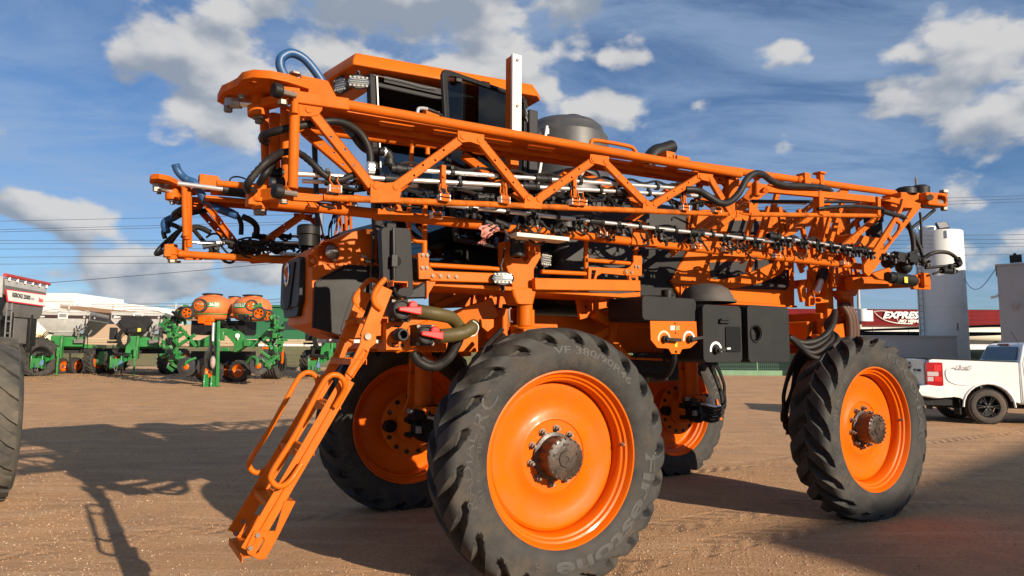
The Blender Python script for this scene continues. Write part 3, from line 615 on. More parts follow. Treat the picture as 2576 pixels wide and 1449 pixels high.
part('latch_block', MB().cube((1.323,-1.200,3.311), (.10, .12, .07)).cube((1.479,-1.200,3.303), (.16, .12, .05)).cyl((1.318,-1.300,3.264), (1.319,-1.300,3.307), .012, 8), M_OR, SPR, bevel=.004)
YE = -.78
eng = part('engine_cover', MB().yplate([(1.771,-0.780,2.293), (2.022,-0.780,2.591), (2.038,-0.780,2.935), (2.221,-0.780,3.024), (3.515,-0.780,3.174), (3.660,-0.780,3.094), (3.627,-0.780,2.115), (2.537,-0.780,2.115), (1.906,-0.780,2.139), (1.814,-0.780,2.240)], 1.5), M_OR, SPR, bevel=.03)
part('mesh_window', MB().yplate([(2.295,-0.785,2.497), (3.112,-0.785,2.589), (3.381,-0.785,2.599), (3.542,-0.785,2.563), (3.534,-0.785,2.336), (3.478,-0.785,2.286), (2.551,-0.785,2.252), (2.317,-0.785,2.354)], .012), M_MESH, eng)
lv = MB()
zt_, zb_ = (2.328,-0.790,2.422)[2], (3.507,-0.790,2.355)[2]
for i in range(8): z0 = zb_+(zt_-zb_)*i/7; lv.beam(((2.411,-0.790,2.428)[0], -.798, z0), ((3.466,-0.790,2.500)[0], -.798, z0), .004, .008)
part('window_louvre', lv, M_BLK, eng, kind='stuff')
part('upper_grille', MB().yplate([(2.605,-0.785,2.957), (3.242,-0.785,3.016), (3.235,-0.785,2.868), (2.570,-0.785,2.794)], .012), M_MESH, eng)
part('cover_swoosh', MB().yplate([(1.743,-0.810,2.287), (2.167,-0.810,2.305), (2.582,-0.810,2.359), (2.952,-0.810,2.453), (3.315,-0.810,2.591), (3.583,-0.810,2.749), (3.601,-0.810,2.613), (3.339,-0.810,2.437), (3.023,-0.810,2.331), (2.650,-0.810,2.260), (2.246,-0.810,2.262), (1.778,-0.810,2.254)], .035), M_OR, eng, bevel=.008)
part('cover_bracket', MB().yplate([(1.889,-0.800,2.247), (2.449,-0.800,2.255), (2.446,-0.800,2.158), (1.886,-0.800,2.136)], .02, [slot((1.946,-0.800,2.237)[0], (1.946,-0.800,2.232)[2], .06, .035, 1.5), slot((1.944,-0.800,2.158)[0], (1.944,-0.800,2.162)[2], .05, .03, 1.5)]), M_OR, eng)
part('lower_lip', MB().beam((2.514,-0.800,2.103), (3.599,-0.800,2.110), .05, .02), M_OR, eng)
# ---- platform, railings and boom rest on the near side
YP = -1.25
pf = part('platform', MB().beam((-0.947,-1.250,2.112), (-0.443,-1.250,2.129), .05, .07).box(-1.05, .80, -1.22, -.74, 2.05, 2.08).beam((-0.097,-1.250,2.107), (0.941,-1.250,2.151), .05, .088), M_OR, SPR, bevel=.006)
part('rail_bracket', MB().yplate([(-1.041,-1.280,2.258), (-0.970,-1.280,2.268), (-0.961,-1.280,2.256), (-0.959,-1.280,2.178), (-0.906,-1.280,2.134), (-0.863,-1.280,2.113), (-0.869,-1.280,2.096), (-1.030,-1.280,2.084)], .02, [circ((-0.909,-1.280,2.114)[0], (-0.909,-1.280,2.114)[2], .014)]), M_OR, pf, bevel=.003)
bolt_me = mesh('bolt', MB().cyl((0, 0, 0), (0, -.010, 0), .013, 6), M_BOLT)
for c in ((-1.008,-1.280,2.248), (-0.975,-1.280,2.247), (-1.009,-1.280,2.162), (-0.976,-1.280,2.164), (-0.933,-1.280,2.113), (-0.875,-1.280,2.115), (-0.811,-1.276,2.116), (-0.752,-1.276,2.116), (0.880,-1.280,2.305), (0.913,-1.280,2.304), (0.778,-1.280,2.255), (0.837,-1.280,2.254)): part('bolt', bolt_me, None, pf, loc=c)
part('guard_rail', MB().cyl((-0.944,-1.240,2.189), (-0.467,-1.240,2.199), .017, 10), M_OR, pf)
part('guard_rail', MB().cyl((-0.467,-1.240,2.199), (-0.368,-1.240,2.198), .016, 10), M_OR, pf)
part('guard_rail', MB().cyl((-0.018,-1.240,2.205), (0.399,-1.240,2.217), .017, 10), M_OR, pf)
part('guard_rail', MB().cyl((0.412,-1.240,2.327), (0.896,-1.240,2.333), .016, 10), M_OR, pf)
part('rail_post', MB().cyl((0.424,-1.220,2.649), (0.417,-1.220,2.173), .019, 10), M_OR, pf)
part('rail_post', MB().cyl((0.943,-1.220,2.472), (0.939,-1.220,2.395), .019, 10).cyl((0.943,-1.220,2.457), (0.943,-1.220,2.447), .03, 10), M_OR, pf)
part('rail_bracket', MB().yplate([(0.864,-1.280,2.397), (0.955,-1.280,2.409), (0.952,-1.280,2.231), (0.793,-1.280,2.224), (0.755,-1.280,2.243), (0.768,-1.280,2.274), (0.827,-1.280,2.298), (0.864,-1.280,2.341)], .02), M_OR, pf, bevel=.003)
part('step_frame', MB().yplate([(0.407,-1.270,2.268), (0.803,-1.270,2.283), (0.822,-1.270,2.229), (0.921,-1.270,2.230), (0.917,-1.270,2.118), (0.856,-1.270,2.125), (0.802,-1.270,2.227), (0.541,-1.270,2.228), (0.492,-1.270,2.203), (0.454,-1.270,2.113), (0.402,-1.270,2.113)], .02, [[(0.437,-1.270,2.245), (0.483,-1.270,2.248), (0.461,-1.270,2.176), (0.430,-1.270,2.174)], [(0.841,-1.270,2.215), (0.894,-1.270,2.215), (0.894,-1.270,2.181), (0.857,-1.270,2.183)]]), M_OR, pf, bevel=.003)
part('grab_rail', MB().tube([(-0.959,-1.200,2.266), (-0.963,-1.200,2.625)], .019, 10).tube([(-0.961,-1.200,2.356), (-1.026,-1.200,2.354), (-1.059,-1.200,2.378), (-1.075,-1.200,2.412), (-1.078,-1.200,2.611)], .016, 10, 4), M_OR, pf)
part('grab_rail', MB().tube([(-0.982,-1.000,2.931), (-0.983,-1.000,3.057), (-0.957,-1.000,3.091), (-0.870,-1.000,3.090)], .016, 10, 4).cyl((-0.861,-1.000,3.124), (-0.859,-1.000,3.032), .018, 10), M_OR, pf)
part('corner_bracket', MB().yplate([(-0.965,-1.260,2.078), (-0.895,-1.260,2.080), (-0.949,-1.260,1.991), (-0.956,-1.260,1.958), (-0.963,-1.260,1.957)], .05), M_OR, pf)
# boom rest mast
ms = part('boom_rest', MB().yplate([(-0.319,-1.200,2.417), (-0.191,-1.200,2.428), (-0.168,-1.200,2.310), (-0.136,-1.200,2.275), (-0.097,-1.200,2.316), (-0.103,-1.200,2.455), (0.003,-1.200,2.446), (0.003,-1.200,2.323), (-0.058,-1.200,2.225), (-0.058,-1.200,2.077), (-0.242,-1.200,2.067), (-0.296,-1.200,2.218), (-0.318,-1.200,2.262)], .10), M_OR, SPR, bevel=.006)
part('slotted_ear', MB().yplate([(-0.142,-1.260,2.434), (-0.088,-1.260,2.439), (-0.085,-1.260,2.319), (-0.120,-1.260,2.297), (-0.144,-1.260,2.314)], .02, [slot((-0.115,-1.260,2.381)[0], (-0.115,-1.260,2.385)[2], .12, .045, math.pi/2)]), M_ORB, ms, bevel=.003)
part('rubber_buffer', MB().lathe([(.03, 0), (.055, .01), (.058, .05), (.05, .10), (.06, .13), (.06, .14), (0, .14)], 18, 'z', (-0.281,-1.320,2.282)), M_BLK, ms)
part('mast_foot', MB().yplate([(-0.275,-1.240,2.062), (-0.060,-1.240,2.078), (-0.066,-1.240,2.032), (-0.087,-1.240,1.953), (-0.233,-1.240,1.951), (-0.259,-1.240,2.013)], .16), M_OR, ms, bevel=.015)
part('rest_pad', MB().beam((-0.454,-1.520,2.398), (-0.014,-1.520,2.405), .14, .028), M_WOOD, ms, bevel=.004)
work_lamp((-0.406,-1.320,2.123), True, (-.25, -1, .05), ms); bracket((-0.400,-1.310,2.080), (-0.396,-1.310,2.041), ms)
work_lamp((0.077,-1.150,2.314), False, (.2, -1, -.1), ms); bracket((0.061,-1.140,2.268), (0.052,-1.140,2.225), ms)
part('lamp_cable', MB().tube([(-0.348,-1.250,2.362), (-0.369,-1.260,2.269), (-0.384,-1.260,2.223), (-0.380,-1.270,2.169)], .007, 6, 5), M_HOSE, ms)
pst = part('rest_post', MB().box(-.035, .035, -.03, .05, 0, .90), M_ORB, SPR, loc=(-.222, -1.15, 2.96))
part('wear_pad', MB().box(-.04, .04, -.06, -.032, .22, .905), M_WHITE, pst, bevel=.003)
for z in (.86, .50): part('bolt', bolt_me, None, pst, loc=(0, -.061, z))
# ---- mirror
mir = part('wing_mirror', MB().prism(rrect(-.105, .105, -.215, .215, .035, 5), .05, lambda a, b, c: (a, c, b)).xf(Matrix.Translation(V((-1.273,-1.500,2.157))) @ Matrix.Rotation(R(8), 4, 'Z') @ Matrix.Rotation(R(-4), 4, 'Y')), M_BLK, SPR, bevel=.015)
part('mirror_arm', MB().tube([(-1.317,-1.530,2.355), (-1.315,-1.535,2.256), (-1.311,-1.535,2.131), (-1.303,-1.530,2.002), (-1.290,-1.520,1.961), (-1.260,-1.500,1.944), (-1.214,-1.460,1.944)], .011, 8, 4), M_BLK, mir)
part('mirror_clamp', MB().cyl((-1.285,-1.500,2.159), (-1.297,-1.530,2.155), .034, 18).cube((-1.313,-1.540,2.155), (.035, .03, .07)), M_BLK, mir)
part('mirror_bracket', MB().yplate([(-1.181,-1.380,1.968), (-1.085,-1.380,2.021), (-1.043,-1.380,2.052), (-1.024,-1.380,2.053), (-1.022,-1.380,1.950), (-1.169,-1.380,1.940)], .05), M_BLK, mir, bevel=.01)
# ---- black side tanks and controls
cw = part('clean_water_tank', MB().prism(rrect((0.796,-1.450,2.040)[0], (1.389,-1.450,1.874)[0], (1.062,-1.450,1.860)[2], (1.067,-1.450,2.051)[2], .035), .42, lambda a, b, c: (a, -1.45+c, b)), M_BOX, SPR, bevel=.025)
part('filler_cap', MB().lathe([(.045, 0), (.045, .03), (.05, .03), (.05, .07), (.04, .075), (0, .075)], 20, 'z', (1.210,-1.300,2.054)), M_BLK, cw)
vp = part('valve_panel', MB().yplate([(0.858,-1.470,1.853), (1.368,-1.470,1.863), (1.377,-1.470,1.696), (1.298,-1.470,1.645), (1.200,-1.470,1.634), (1.172,-1.470,1.595), (1.083,-1.470,1.595), (1.051,-1.470,1.638), (0.932,-1.470,1.642), (0.862,-1.470,1.704)], .008, [circ((1.126,-1.470,1.836)[0], (1.126,-1.470,1.838)[2], .008), circ((1.128,-1.470,1.764)[0], (1.128,-1.470,1.764)[2], .008), circ((1.131,-1.470,1.612)[0], (1.131,-1.470,1.612)[2], .012)]), M_OR, SPR, bevel=.002)
def dial(c, r0, r1, parent, mt):
    t = np.linspace(R(-12), R(192), 22); po = [(c[0]+r1*math.cos(a), c[2]+r1*math.sin(a)) for a in t]+[(c[0]+r0*math.cos(a), c[2]+r0*math.sin(a)) for a in t[::-1]]
    return part('dial', MB().prism(po, .002, lambda a, b, cc: (a, c[1]-cc, b)), mt, parent)
def lever(c, d, parent):
    return part('valve_lever', MB().cyl(c, (c[0], c[1]-.03, c[2]), .03, 14).beam((c[0], c[1]-.035, c[2]), (c[0]+d[0], c[1]-.04, c[2]+d[1]), .02, .026).cyl((c[0], c[1]-.03, c[2]), (c[0], c[1]-.05, c[2]), .018, 10), M_BLK, parent, bevel=.003)
c = (1.000,-1.472,1.711); dial(c, .052, .070, vp, mat('yellowed dial', (.62, .45, .30), .6, var=.2, vscale=30)); lever(c, (.145, -.006), vp)
c = (1.277,-1.472,1.715); dial(c, .052, .068, vp, M_WHITE); lever(c, (.145, .02), vp)
part('panel_label', MB().yplate([(1.072,-1.473,1.820), (1.120,-1.473,1.821), (1.119,-1.473,1.786), (1.071,-1.473,1.785)], .001), M_WOOD, vp)
part('panel_label', MB().yplate([(1.131,-1.473,1.821), (1.174,-1.473,1.822), (1.173,-1.473,1.786), (1.130,-1.473,1.785)], .001), mat('green and red label', (.35, .22, .08), .6, var=.8, vscale=40, col2=(.1, .3, .05)), vp)
part('warning_label', MB().yplate([(1.119,-1.473,1.686), (1.144,-1.473,1.686), (1.143,-1.473,1.651), (1.118,-1.473,1.651)], .001), M_YEL, vp)
ih = part('induction_box', MB().prism(rrect((1.391,-1.520,1.811)[0], (1.861,-1.520,1.822)[0], (1.541,-1.520,1.526)[2], (1.557,-1.520,2.004)[2], .045), .46, lambda a, b, c: (a, -1.52+c, b)), M_BOX, SPR, bevel=.03)
part('dome_lid', MB().lathe([(.255, -.01), (.255, .012), (.235, .015), (.225, .05), (.19, .11), (.13, .145), (.06, .158), (0, .16)], 36, 'z', (1.734,-1.250,2.054)), mat('dusty black lid', (.045, .042, .038), .6, dust=(.16, .12, .09), dustamt=.5), ih)
part('box_handle', MB().cube((1.633,-1.530,1.868), (.12, .03, .035)).cube((1.621,-1.545,1.882), (.09, .02, .018)), M_BLK, ih, bevel=.004)
part('inspection_panel', MB().prism(rrect((1.651,-1.530,1.714)[0], (1.834,-1.530,1.717)[0], (1.741,-1.530,1.615)[2], (1.749,-1.530,1.828)[2], .015), .01, lambda a, b, c: (a, -1.53+c, b)), mat('gloss black panel', (.012, .012, .012), .2), ih)
c = (1.531,-1.525,1.627); dial(c, .052, .072, ih, M_WHITE); lever(c, (.07, .008), ih); part('lever_flag', MB().yplate([(1.613,-1.570,1.647), (1.658,-1.570,1.650), (1.657,-1.570,1.635), (1.620,-1.570,1.634)], .001), M_WHITE, ih)
bb = part('tool_box', MB().prism(rrect((1.940,-1.520,1.824)[0], (2.499,-1.520,1.837)[0], (2.160,-1.520,1.524)[2], (2.183,-1.520,2.023)[2], .045), .46, lambda a, b, c: (a, -1.52+c, b)), M_BOX, SPR, bevel=.03)
c = (2.043,-1.525,1.773); part('latch_recess', MB().lathe([(.080, .0), (.076, -.006), (.070, -.004), (.068, .006)], 28, o=c), M_BOX, bb); cut(bb, [(c, .068, .05)]); part('latch', MB().cube((c[0]-.012, c[1]+.035, c[2]), (.035, .02, .04)), M_BLK, bb, bevel=.004)
part('tank_strap', MB().yplate([(1.138,-1.100,2.069), (1.761,-1.100,2.098), (1.755,-1.100,1.892), (1.134,-1.100,1.875)], .03), M_BLK, cw)
for k in range(3): part('hose', MB().tube([(1.180,-1.400,1.595), (1.192,-1.380,1.530), (1.214,-1.300,1.437), (1.199,-1.200,1.394), (1.168,-1.100,1.417), (1.2+.1*k, -.95, 1.35)], .026-.005*k, 8, 6), M_HOSE, vp)
# ---- filling station under the mirror
fs_ = part('filling_panel', MB().yplate([(-1.289,-1.360,1.956), (-1.146,-1.360,1.963), (-1.139,-1.360,1.790), (-1.072,-1.360,1.789), (-1.069,-1.360,1.767), (-1.136,-1.360,1.759), (-1.133,-1.360,1.630), (-1.066,-1.360,1.625), (-1.065,-1.360,1.612), (-1.282,-1.360,1.611)], .012), M_OR, SPR, bevel=.003)
def ball_valve(c, sc=1.):
    x, y, z = c; s = sc
    o = part('ball_valve', MB().box(x-.07*s, x+.07*s, y-.10, y, z-.075*s, z+.075*s).cyl((x-.02, y-.10, z), (x-.02, y-.17, z), .062*s, 20).lathe([(.062*s, -.165), (.066*s, -.18), (.05*s, -.18), (.048*s, -.12)], 20, o=(x-.02, y, z)), M_BLK, fs_, bevel=.006)
    for a in (-1, 1):
        for b_ in (-1, 1): part('bolt', bolt_me, None, o, loc=(x+a*.055*s, y-.10, z+b_*.06*s))
    return o
ball_valve((-1.228,-1.360,1.860), .95); ball_valve((-1.061,-1.360,1.707), .9)
for p, q in (((-1.285,-1.560,1.859), (-1.139,-1.560,1.854)), ((-1.132,-1.560,1.713), (-0.988,-1.560,1.702))):
    p, q = V(p), V(q); o = part('red_handle', MB().add([p+V((0, a, b_)) for a, b_ in ((-.012, -.010), (.012, -.010), (.012, .014), (-.012, .014))]+[q+V((0, a, b_)) for a, b_ in ((-.02, -.026), (.02, -.026), (.02, .026), (-.02, .026))], [(0, 3, 2, 1), (4, 5, 6, 7), (0, 1, 5, 4), (1, 2, 6, 5), (2, 3, 7, 6), (3, 0, 4, 7)]).cyl(q+V((-.045, .0, .03)), q+V((-.045, .06, .03)), .03, 12), M_RED, fs_, bevel=.006)
part('hose_coupling', MB().lathe([(.03, 0), (.036, -.03), (.042, -.035), (.042, -.08), (.036, -.085), (.036, -.12), (.026, -.12), (.024, -.06), (0, -.06)], 22, o=(-1.215,-1.360,1.707)), M_BLK, fs_)
part('ribbed_hose', MB().tube([(-1.118,-1.440,1.861), (-1.001,-1.400,1.852), (-0.865,-1.300,1.847), (-0.718,-1.150,1.837), (-0.552,-0.950,1.785)], .042, 14, 6, rib=.004, pitch=.012), M_OLIVE, fs_)
part('ribbed_hose', MB().tube([(-0.961,-1.440,1.704), (-0.860,-1.400,1.710), (-0.728,-1.320,1.728), (-0.614,-1.220,1.760), (-0.461,-1.000,1.799)], .044, 14, 6, rib=.004, pitch=.012), M_OLIVE, fs_)
part('hose', MB().tube([(-1.033,-1.200,1.596), (-0.981,-1.200,1.532), (-0.877,-1.200,1.499), (-0.747,-1.150,1.549), (-0.655,-1.100,1.641), (-0.562,-1.000,1.732)], .032, 10, 8), M_HOSE, fs_)
part('hose', MB().tube([(-0.951,-1.100,1.590), (-0.884,-1.100,1.536), (-0.804,-1.100,1.524), (-0.699,-1.050,1.597), (-0.647,-1.000,1.680)], .02, 10, 8), M_HOSE, fs_)
part('tie_wire', MB().tube([(-0.576,-1.200,1.821), (-0.548,-1.220,1.796), (-0.544,-1.220,1.759), (-0.558,-1.200,1.722), (-0.596,-1.200,1.712)], .004, 6, 5), M_WHITE, fs_)
ic = MB()
ic.tube([(-1.224,-1.363,1.771), (-1.224,-1.363,1.760), (-1.200,-1.363,1.760), (-1.200,-1.363,1.746), (-1.215,-1.363,1.746)], .004, 4); ic.tube([(-1.242,-1.363,1.654), (-1.201,-1.363,1.654), (-1.200,-1.363,1.632), (-1.241,-1.363,1.632), (-1.242,-1.363,1.654)], .004, 4); ic.beam((-1.185,-1.362,1.642), (-1.163,-1.362,1.642), .006, .02)
part('panel_symbol', ic, M_DKGAP, fs_)
part('catch_plate', MB().yplate([(-0.481,-1.150,1.838), (-0.375,-1.150,1.841), (-0.375,-1.150,1.784), (-0.426,-1.150,1.747), (-0.474,-1.150,1.781)], .04), M_OR, fs_, bevel=.004)
part('hook_rod', MB().tube([(-0.260,-1.200,1.926), (-0.277,-1.200,1.913), (-0.271,-1.200,1.829), (-0.248,-1.200,1.824)], .006, 6), M_GREY, fs_)
# ---- ladder
YN, YF = -1.65, -1.25
ld = part('ladder', MB().beam((-1.616,-1.650,1.443), (-2.118,-1.650,0.575), .008, .085, (-.8, 0, .5)).beam((-1.616,-1.650,1.443), (-2.118,-1.650,0.575), .03, .01, (-.8, 0, .5)), M_OR, SPR, bevel=.003)
d = V((YN-YN, YF-YN, 0))
part('stile', MB().beam(V((-1.616,-1.650,1.443))+d, V((-2.118,-1.650,0.575))+d, .008, .085, (-.8, 0, .5)), M_OR, ld, bevel=.003)
def upper(dy):
    P = [(-1.543,-1.650,1.699), (-1.457,-1.650,1.715), (-1.453,-1.650,1.651), (-1.490,-1.650,1.622), (-1.512,-1.650,1.558), (-1.601,-1.650,1.436), (-1.633,-1.650,1.453), (-1.633,-1.650,1.470), (-1.552,-1.650,1.640)]
    return part('hinge_plate', MB().yplate(P, .016, y=-1.65+dy), M_OR, ld, bevel=.003)
upper(0); upper(.4)
part('pressed_rib', MB().tube([(-1.621,-1.655,1.477), (-1.527,-1.655,1.616), (-1.507,-1.655,1.597), (-1.593,-1.655,1.453)], .006, 6, closed=True), M_OR, ld)
part('pivot_bolt', MB().cyl((-1.509,-1.650,1.688), V((-1.509,-1.650,1.688))-V((0, .014, 0)), .02, 12), M_BOLT, ld)
def serr(p, q, w):                              # serrated tread pressed from sheet
    p, q = V(p), V(q); mb = MB().beam(p, q, w, .006, (0, 0, 1)).beam(p+V((-w/2, 0, -.014)), q+V((-w/2, 0, -.014)), .004, .03).beam(p+V((w/2, 0, -.014)), q+V((w/2, 0, -.014)), .004, .03)
    for i in range(12):
        c_ = p.lerp(q, (i+.5)/12)
        for s in (-1, 1): mb.add([c_+V((s*w/2-.003, -.01, .003)), c_+V((s*w/2+.003, -.01, .003)), c_+V((s*w/2+.003, .01, .003)), c_+V((s*w/2-.003, .01, .003)), c_+V((s*w/2, 0, .014))], [(0, 1, 4), (1, 2, 4), (2, 3, 4), (3, 0, 4)])
    return mb
for c_ in ((-2.10, .545), (-1.98, .80), (-1.84, 1.06), (-1.70, 1.305), (-1.555, 1.555)):
    part('rung', serr((c_[0], YN, c_[1]), (c_[0], YF, c_[1]), .09), M_OR, ld)
def loop(pts, dy): return part('hand_loop', MB().tube([V(p)+V((0, dy, 0)) for p in pts], .0155, 12, 6), M_OR, ld)
LP = [(-1.698,-1.680,1.292), (-1.654,-1.700,1.380), (-1.662,-1.720,1.437), (-1.701,-1.720,1.471), (-1.748,-1.720,1.462), (-1.793,-1.720,1.403), (-1.920,-1.720,1.156), (-2.026,-1.720,0.981), (-2.028,-1.720,0.929), (-1.989,-1.720,0.899), (-1.933,-1.700,0.917), (-1.869,-1.680,0.997)]
loop(LP, 0); loop([V(p)+V((-.02, 0, 0)) for p in LP], .47)
foot = [(-2.096,-1.665,0.674), (-1.989,-1.665,0.660), (-1.983,-1.665,0.611), (-2.031,-1.665,0.524), (-2.065,-1.665,0.525), (-2.123,-1.665,0.563), (-2.130,-1.665,0.598)]
fc = (-2.068,-1.665,0.597)
part('foot_plate', MB().yplate(foot, .014, [slot(fc[0], fc[2], .085, .03, 1.1)]), M_ORB, ld, bevel=.003)
part('foot_plate', MB().yplate(foot, .014, [slot(fc[0], fc[2], .085, .03, 1.1)], y=YF), M_OR, ld, bevel=.003)
for c_ in ((-2.078,-1.665,0.652), (-2.111,-1.665,0.592), (-2.076,-1.270,0.637), (-2.110,-1.270,0.578)): part('bolt', bolt_me, None, ld, loc=c_)
part('kick_plate', MB().add([(-1.988,-1.660,0.658), (-1.982,-1.660,0.610), (-1.888,-1.660,0.800), (-1.946,-1.660,0.810), V((-1.946,-1.660,0.810))+V((0, .38, 0)), V((-1.888,-1.660,0.800))+V((0, .38, 0))], [(0, 1, 2, 3), (3, 2, 5, 4)]), M_ORB, ld)
up = part('upper_ladder', MB().beam((-1.505,-1.620,1.676), (-1.392,-1.620,1.979), .02, .085, (-.8, 0, .5)), M_OR, SPR, bevel=.003)
part('stile', MB().beam(V((-1.505,-1.620,1.676))+V((0, .36, 0)), V((-1.392,-1.620,1.979))+V((0, .36, 0)), .02, .085, (-.8, 0, .5)), M_OR, up, bevel=.003)
for c_ in ((-1.42, 1.80), (-1.30, 2.02)): part('rung', serr((c_[0], -1.62, c_[1]), (c_[0], -1.26, c_[1]), .09), M_OR, up)
part('hand_loop', MB().tube([(-1.297,-1.260,2.036), (-1.333,-1.260,2.060), (-1.374,-1.260,2.054), (-1.414,-1.260,2.007), (-1.458,-1.260,1.943), (-1.451,-1.260,1.899), (-1.398,-1.260,1.856)], .016, 10, 6), M_OR, up)
part('hand_loop', MB().tube([(-1.404,-1.640,2.032), (-1.439,-1.640,1.991), (-1.472,-1.640,1.932), (-1.466,-1.640,1.881), (-1.424,-1.640,1.847)], .016, 10, 6), M_OR, up)
part('cross_tube', MB().cyl((-1.526,-1.300,1.776), (-1.445,-1.300,1.797), .02, 10).cyl((-1.515,-1.600,1.766), (-1.419,-1.600,1.797), .02, 10), M_OR, up)

# ================================================================ BOOMS (the far one mirrors the near one, set a little further forward)
BN = part('boom', MB().tube([(-1.810,-1.660,3.028), (1.726,-1.660,3.109)], .031, 14), M_ORB, SPR)
def flip(mb):
    c = MB(); c.v = [(x-.20, -y, z+.03) for x, y, z in mb.v]; c.f = [f[::-1] for f in mb.f]; return c
BF = part('boom', flip(MB().tube([(-1.810,-1.660,3.028), (1.726,-1.660,3.109)], .031, 14)), M_ORB, SPR)
def bp(name, mb, m=M_ORB, far=True, bevel=0, sharp=38, kind=None):
    f = flip(mb) if far else None
    o = part(name, mb, m, BN, bevel=bevel, sharp=sharp, kind=kind)
    if f: part(name, f, m, BF, bevel=bevel, sharp=sharp, kind=kind)
    return o
def brace(p, q, w=.058, th=.012, holes=True, flange=.03, n_=None):
    p, q = V(p), V(q); e1 = (q-p).normalized(); l = (q-p).length; e3 = V((0, 1, 0)); e2 = e3.cross(e1).normalized(); e3 = e1.cross(e2)
    hs = []
    if holes:
        k = int(l/.085); hs = [circ(l*(i+.5)/k, (.010 if i % 2 else -.010), .0085, 6) for i in range(1, k-1)]
    mb = MB().prism([(0, -w/2), (l, -w/2), (l, w/2), (0, w/2)], .006, lambda a, b, c: p+e1*a+e2*b+e3*c, hs)
    for s in (-1, 1): mb.beam(p+e2*s*(w/2-.003)+e3*flange/2, q+e2*s*(w/2-.003)+e3*flange/2, flange, .006, e2)
    return mb
boss = lambda mb, c, r=.021: mb.cyl(c, V(c)-V((0, .006, 0)), r, 16)
def gusset(pts, bosses, th=.012):
    mb = MB().yplate(pts, th)
    for b in bosses: boss(mb, b)
    return mb
yb = -1.665
bp('gusset', gusset([(-1.994,-1.680,2.982), (-1.815,-1.680,3.001), (-1.821,-1.680,2.964), (-1.841,-1.680,2.935), (-1.882,-1.680,2.917), (-1.991,-1.680,2.902)], [(-1.895,-1.680,2.955)]), bevel=.002)
bp('gusset', gusset([(-1.524,-1.680,2.581), (-1.491,-1.680,2.601), (-1.430,-1.680,2.598), (-1.369,-1.680,2.612), (-1.331,-1.680,2.589), (-1.341,-1.680,2.492), (-1.522,-1.680,2.468)], [(-1.489,-1.680,2.571), (-1.366,-1.680,2.583)]), bevel=.002)
bp('gusset', gusset([(-0.957,-1.680,3.003), (-0.764,-1.680,3.009), (-0.768,-1.680,2.957), (-0.795,-1.680,2.935), (-0.867,-1.680,2.945), (-0.928,-1.680,2.930), (-0.957,-1.680,2.948)], [(-0.922,-1.680,2.971), (-0.798,-1.680,2.969)]), bevel=.002)
bp('gusset', gusset([(-0.446,-1.680,2.641), (-0.410,-1.680,2.663), (-0.375,-1.680,2.642), (-0.336,-1.680,2.666), (-0.303,-1.680,2.643), (-0.315,-1.680,2.572), (-0.459,-1.680,2.561)], [(-0.415,-1.680,2.634), (-0.338,-1.680,2.638)]), bevel=.002)
bp('gusset', gusset([(0.108,-1.680,3.022), (0.282,-1.680,3.031), (0.277,-1.680,2.966), (0.243,-1.680,2.954), (0.163,-1.680,2.960), (0.119,-1.680,2.956), (0.103,-1.680,2.976)], [(0.136,-1.680,2.988), (0.247,-1.680,2.985)]), bevel=.002)
bp('gusset', gusset([(0.610,-1.680,2.729), (0.651,-1.680,2.756), (0.688,-1.680,2.739), (0.726,-1.680,2.760), (0.755,-1.680,2.737), (0.744,-1.680,2.672), (0.601,-1.680,2.658)], [(0.651,-1.680,2.729), (0.725,-1.680,2.734)]), bevel=.002)
bp('gusset', gusset([(1.198,-1.680,3.044), (1.374,-1.680,3.054), (1.366,-1.680,3.003), (1.329,-1.680,2.989), (1.244,-1.680,2.992), (1.195,-1.680,3.001)], [(1.228,-1.680,3.018), (1.341,-1.680,3.016)]), bevel=.002)
BR = [((-1.860,-1.672,2.937), (-1.514,-1.672,2.573)), ((-1.357,-1.672,2.591), (-0.940,-1.672,2.942)), ((-0.777,-1.672,2.958), (-0.425,-1.672,2.637)), ((-0.325,-1.672,2.646), (0.131,-1.672,2.973)),
      ((0.267,-1.672,2.976), (0.646,-1.672,2.730)), ((0.740,-1.672,2.737), (1.222,-1.672,3.009)), ((1.364,-1.672,3.016), (1.592,-1.672,2.763))]
for p, q in BR: bp('brace', brace(p, q))
# second face of the truss, leaning inwards under the slotted deck
DY = .30
for i, (p, q) in enumerate(BR):
    p, q = V(p), V(q); up_first = p.z > q.z
    if up_first: p = p+V((.02, DY, .0)); q = q+V((.03, .06, .0))
    else: q = q+V((.02, DY, .0)); p = p+V((.03, .06, .0))
    bp('brace', brace(p, q))
bp('lower_tube', MB().tube([(-1.793,-1.660,2.467), (1.546,-1.660,2.747)], .0205, 12), M_WORN)
bp('flattened_end', MB().add([(-1.967,-1.665,2.475), (-1.966,-1.665,2.431), (-1.821,-1.665,2.442), (-1.766,-1.665,2.466), (-1.766,-1.665,2.480), (-1.822,-1.665,2.480)]+[V(p)+V((0, .035, 0)) for p in ((-1.967,-1.665,2.475), (-1.966,-1.665,2.431), (-1.821,-1.665,2.442), (-1.766,-1.665,2.466), (-1.766,-1.665,2.480), (-1.822,-1.665,2.480))],
   [(0, 1, 2, 3, 4, 5), (11, 10, 9, 8, 7, 6)]+[(i, i+6, (i+1) % 6+6, (i+1) % 6) for i in range(6)]))
bp('top_box', MB().beam((-1.986,-1.665,3.010), (-1.668,-1.665,3.028), .06, .07), bevel=.006)
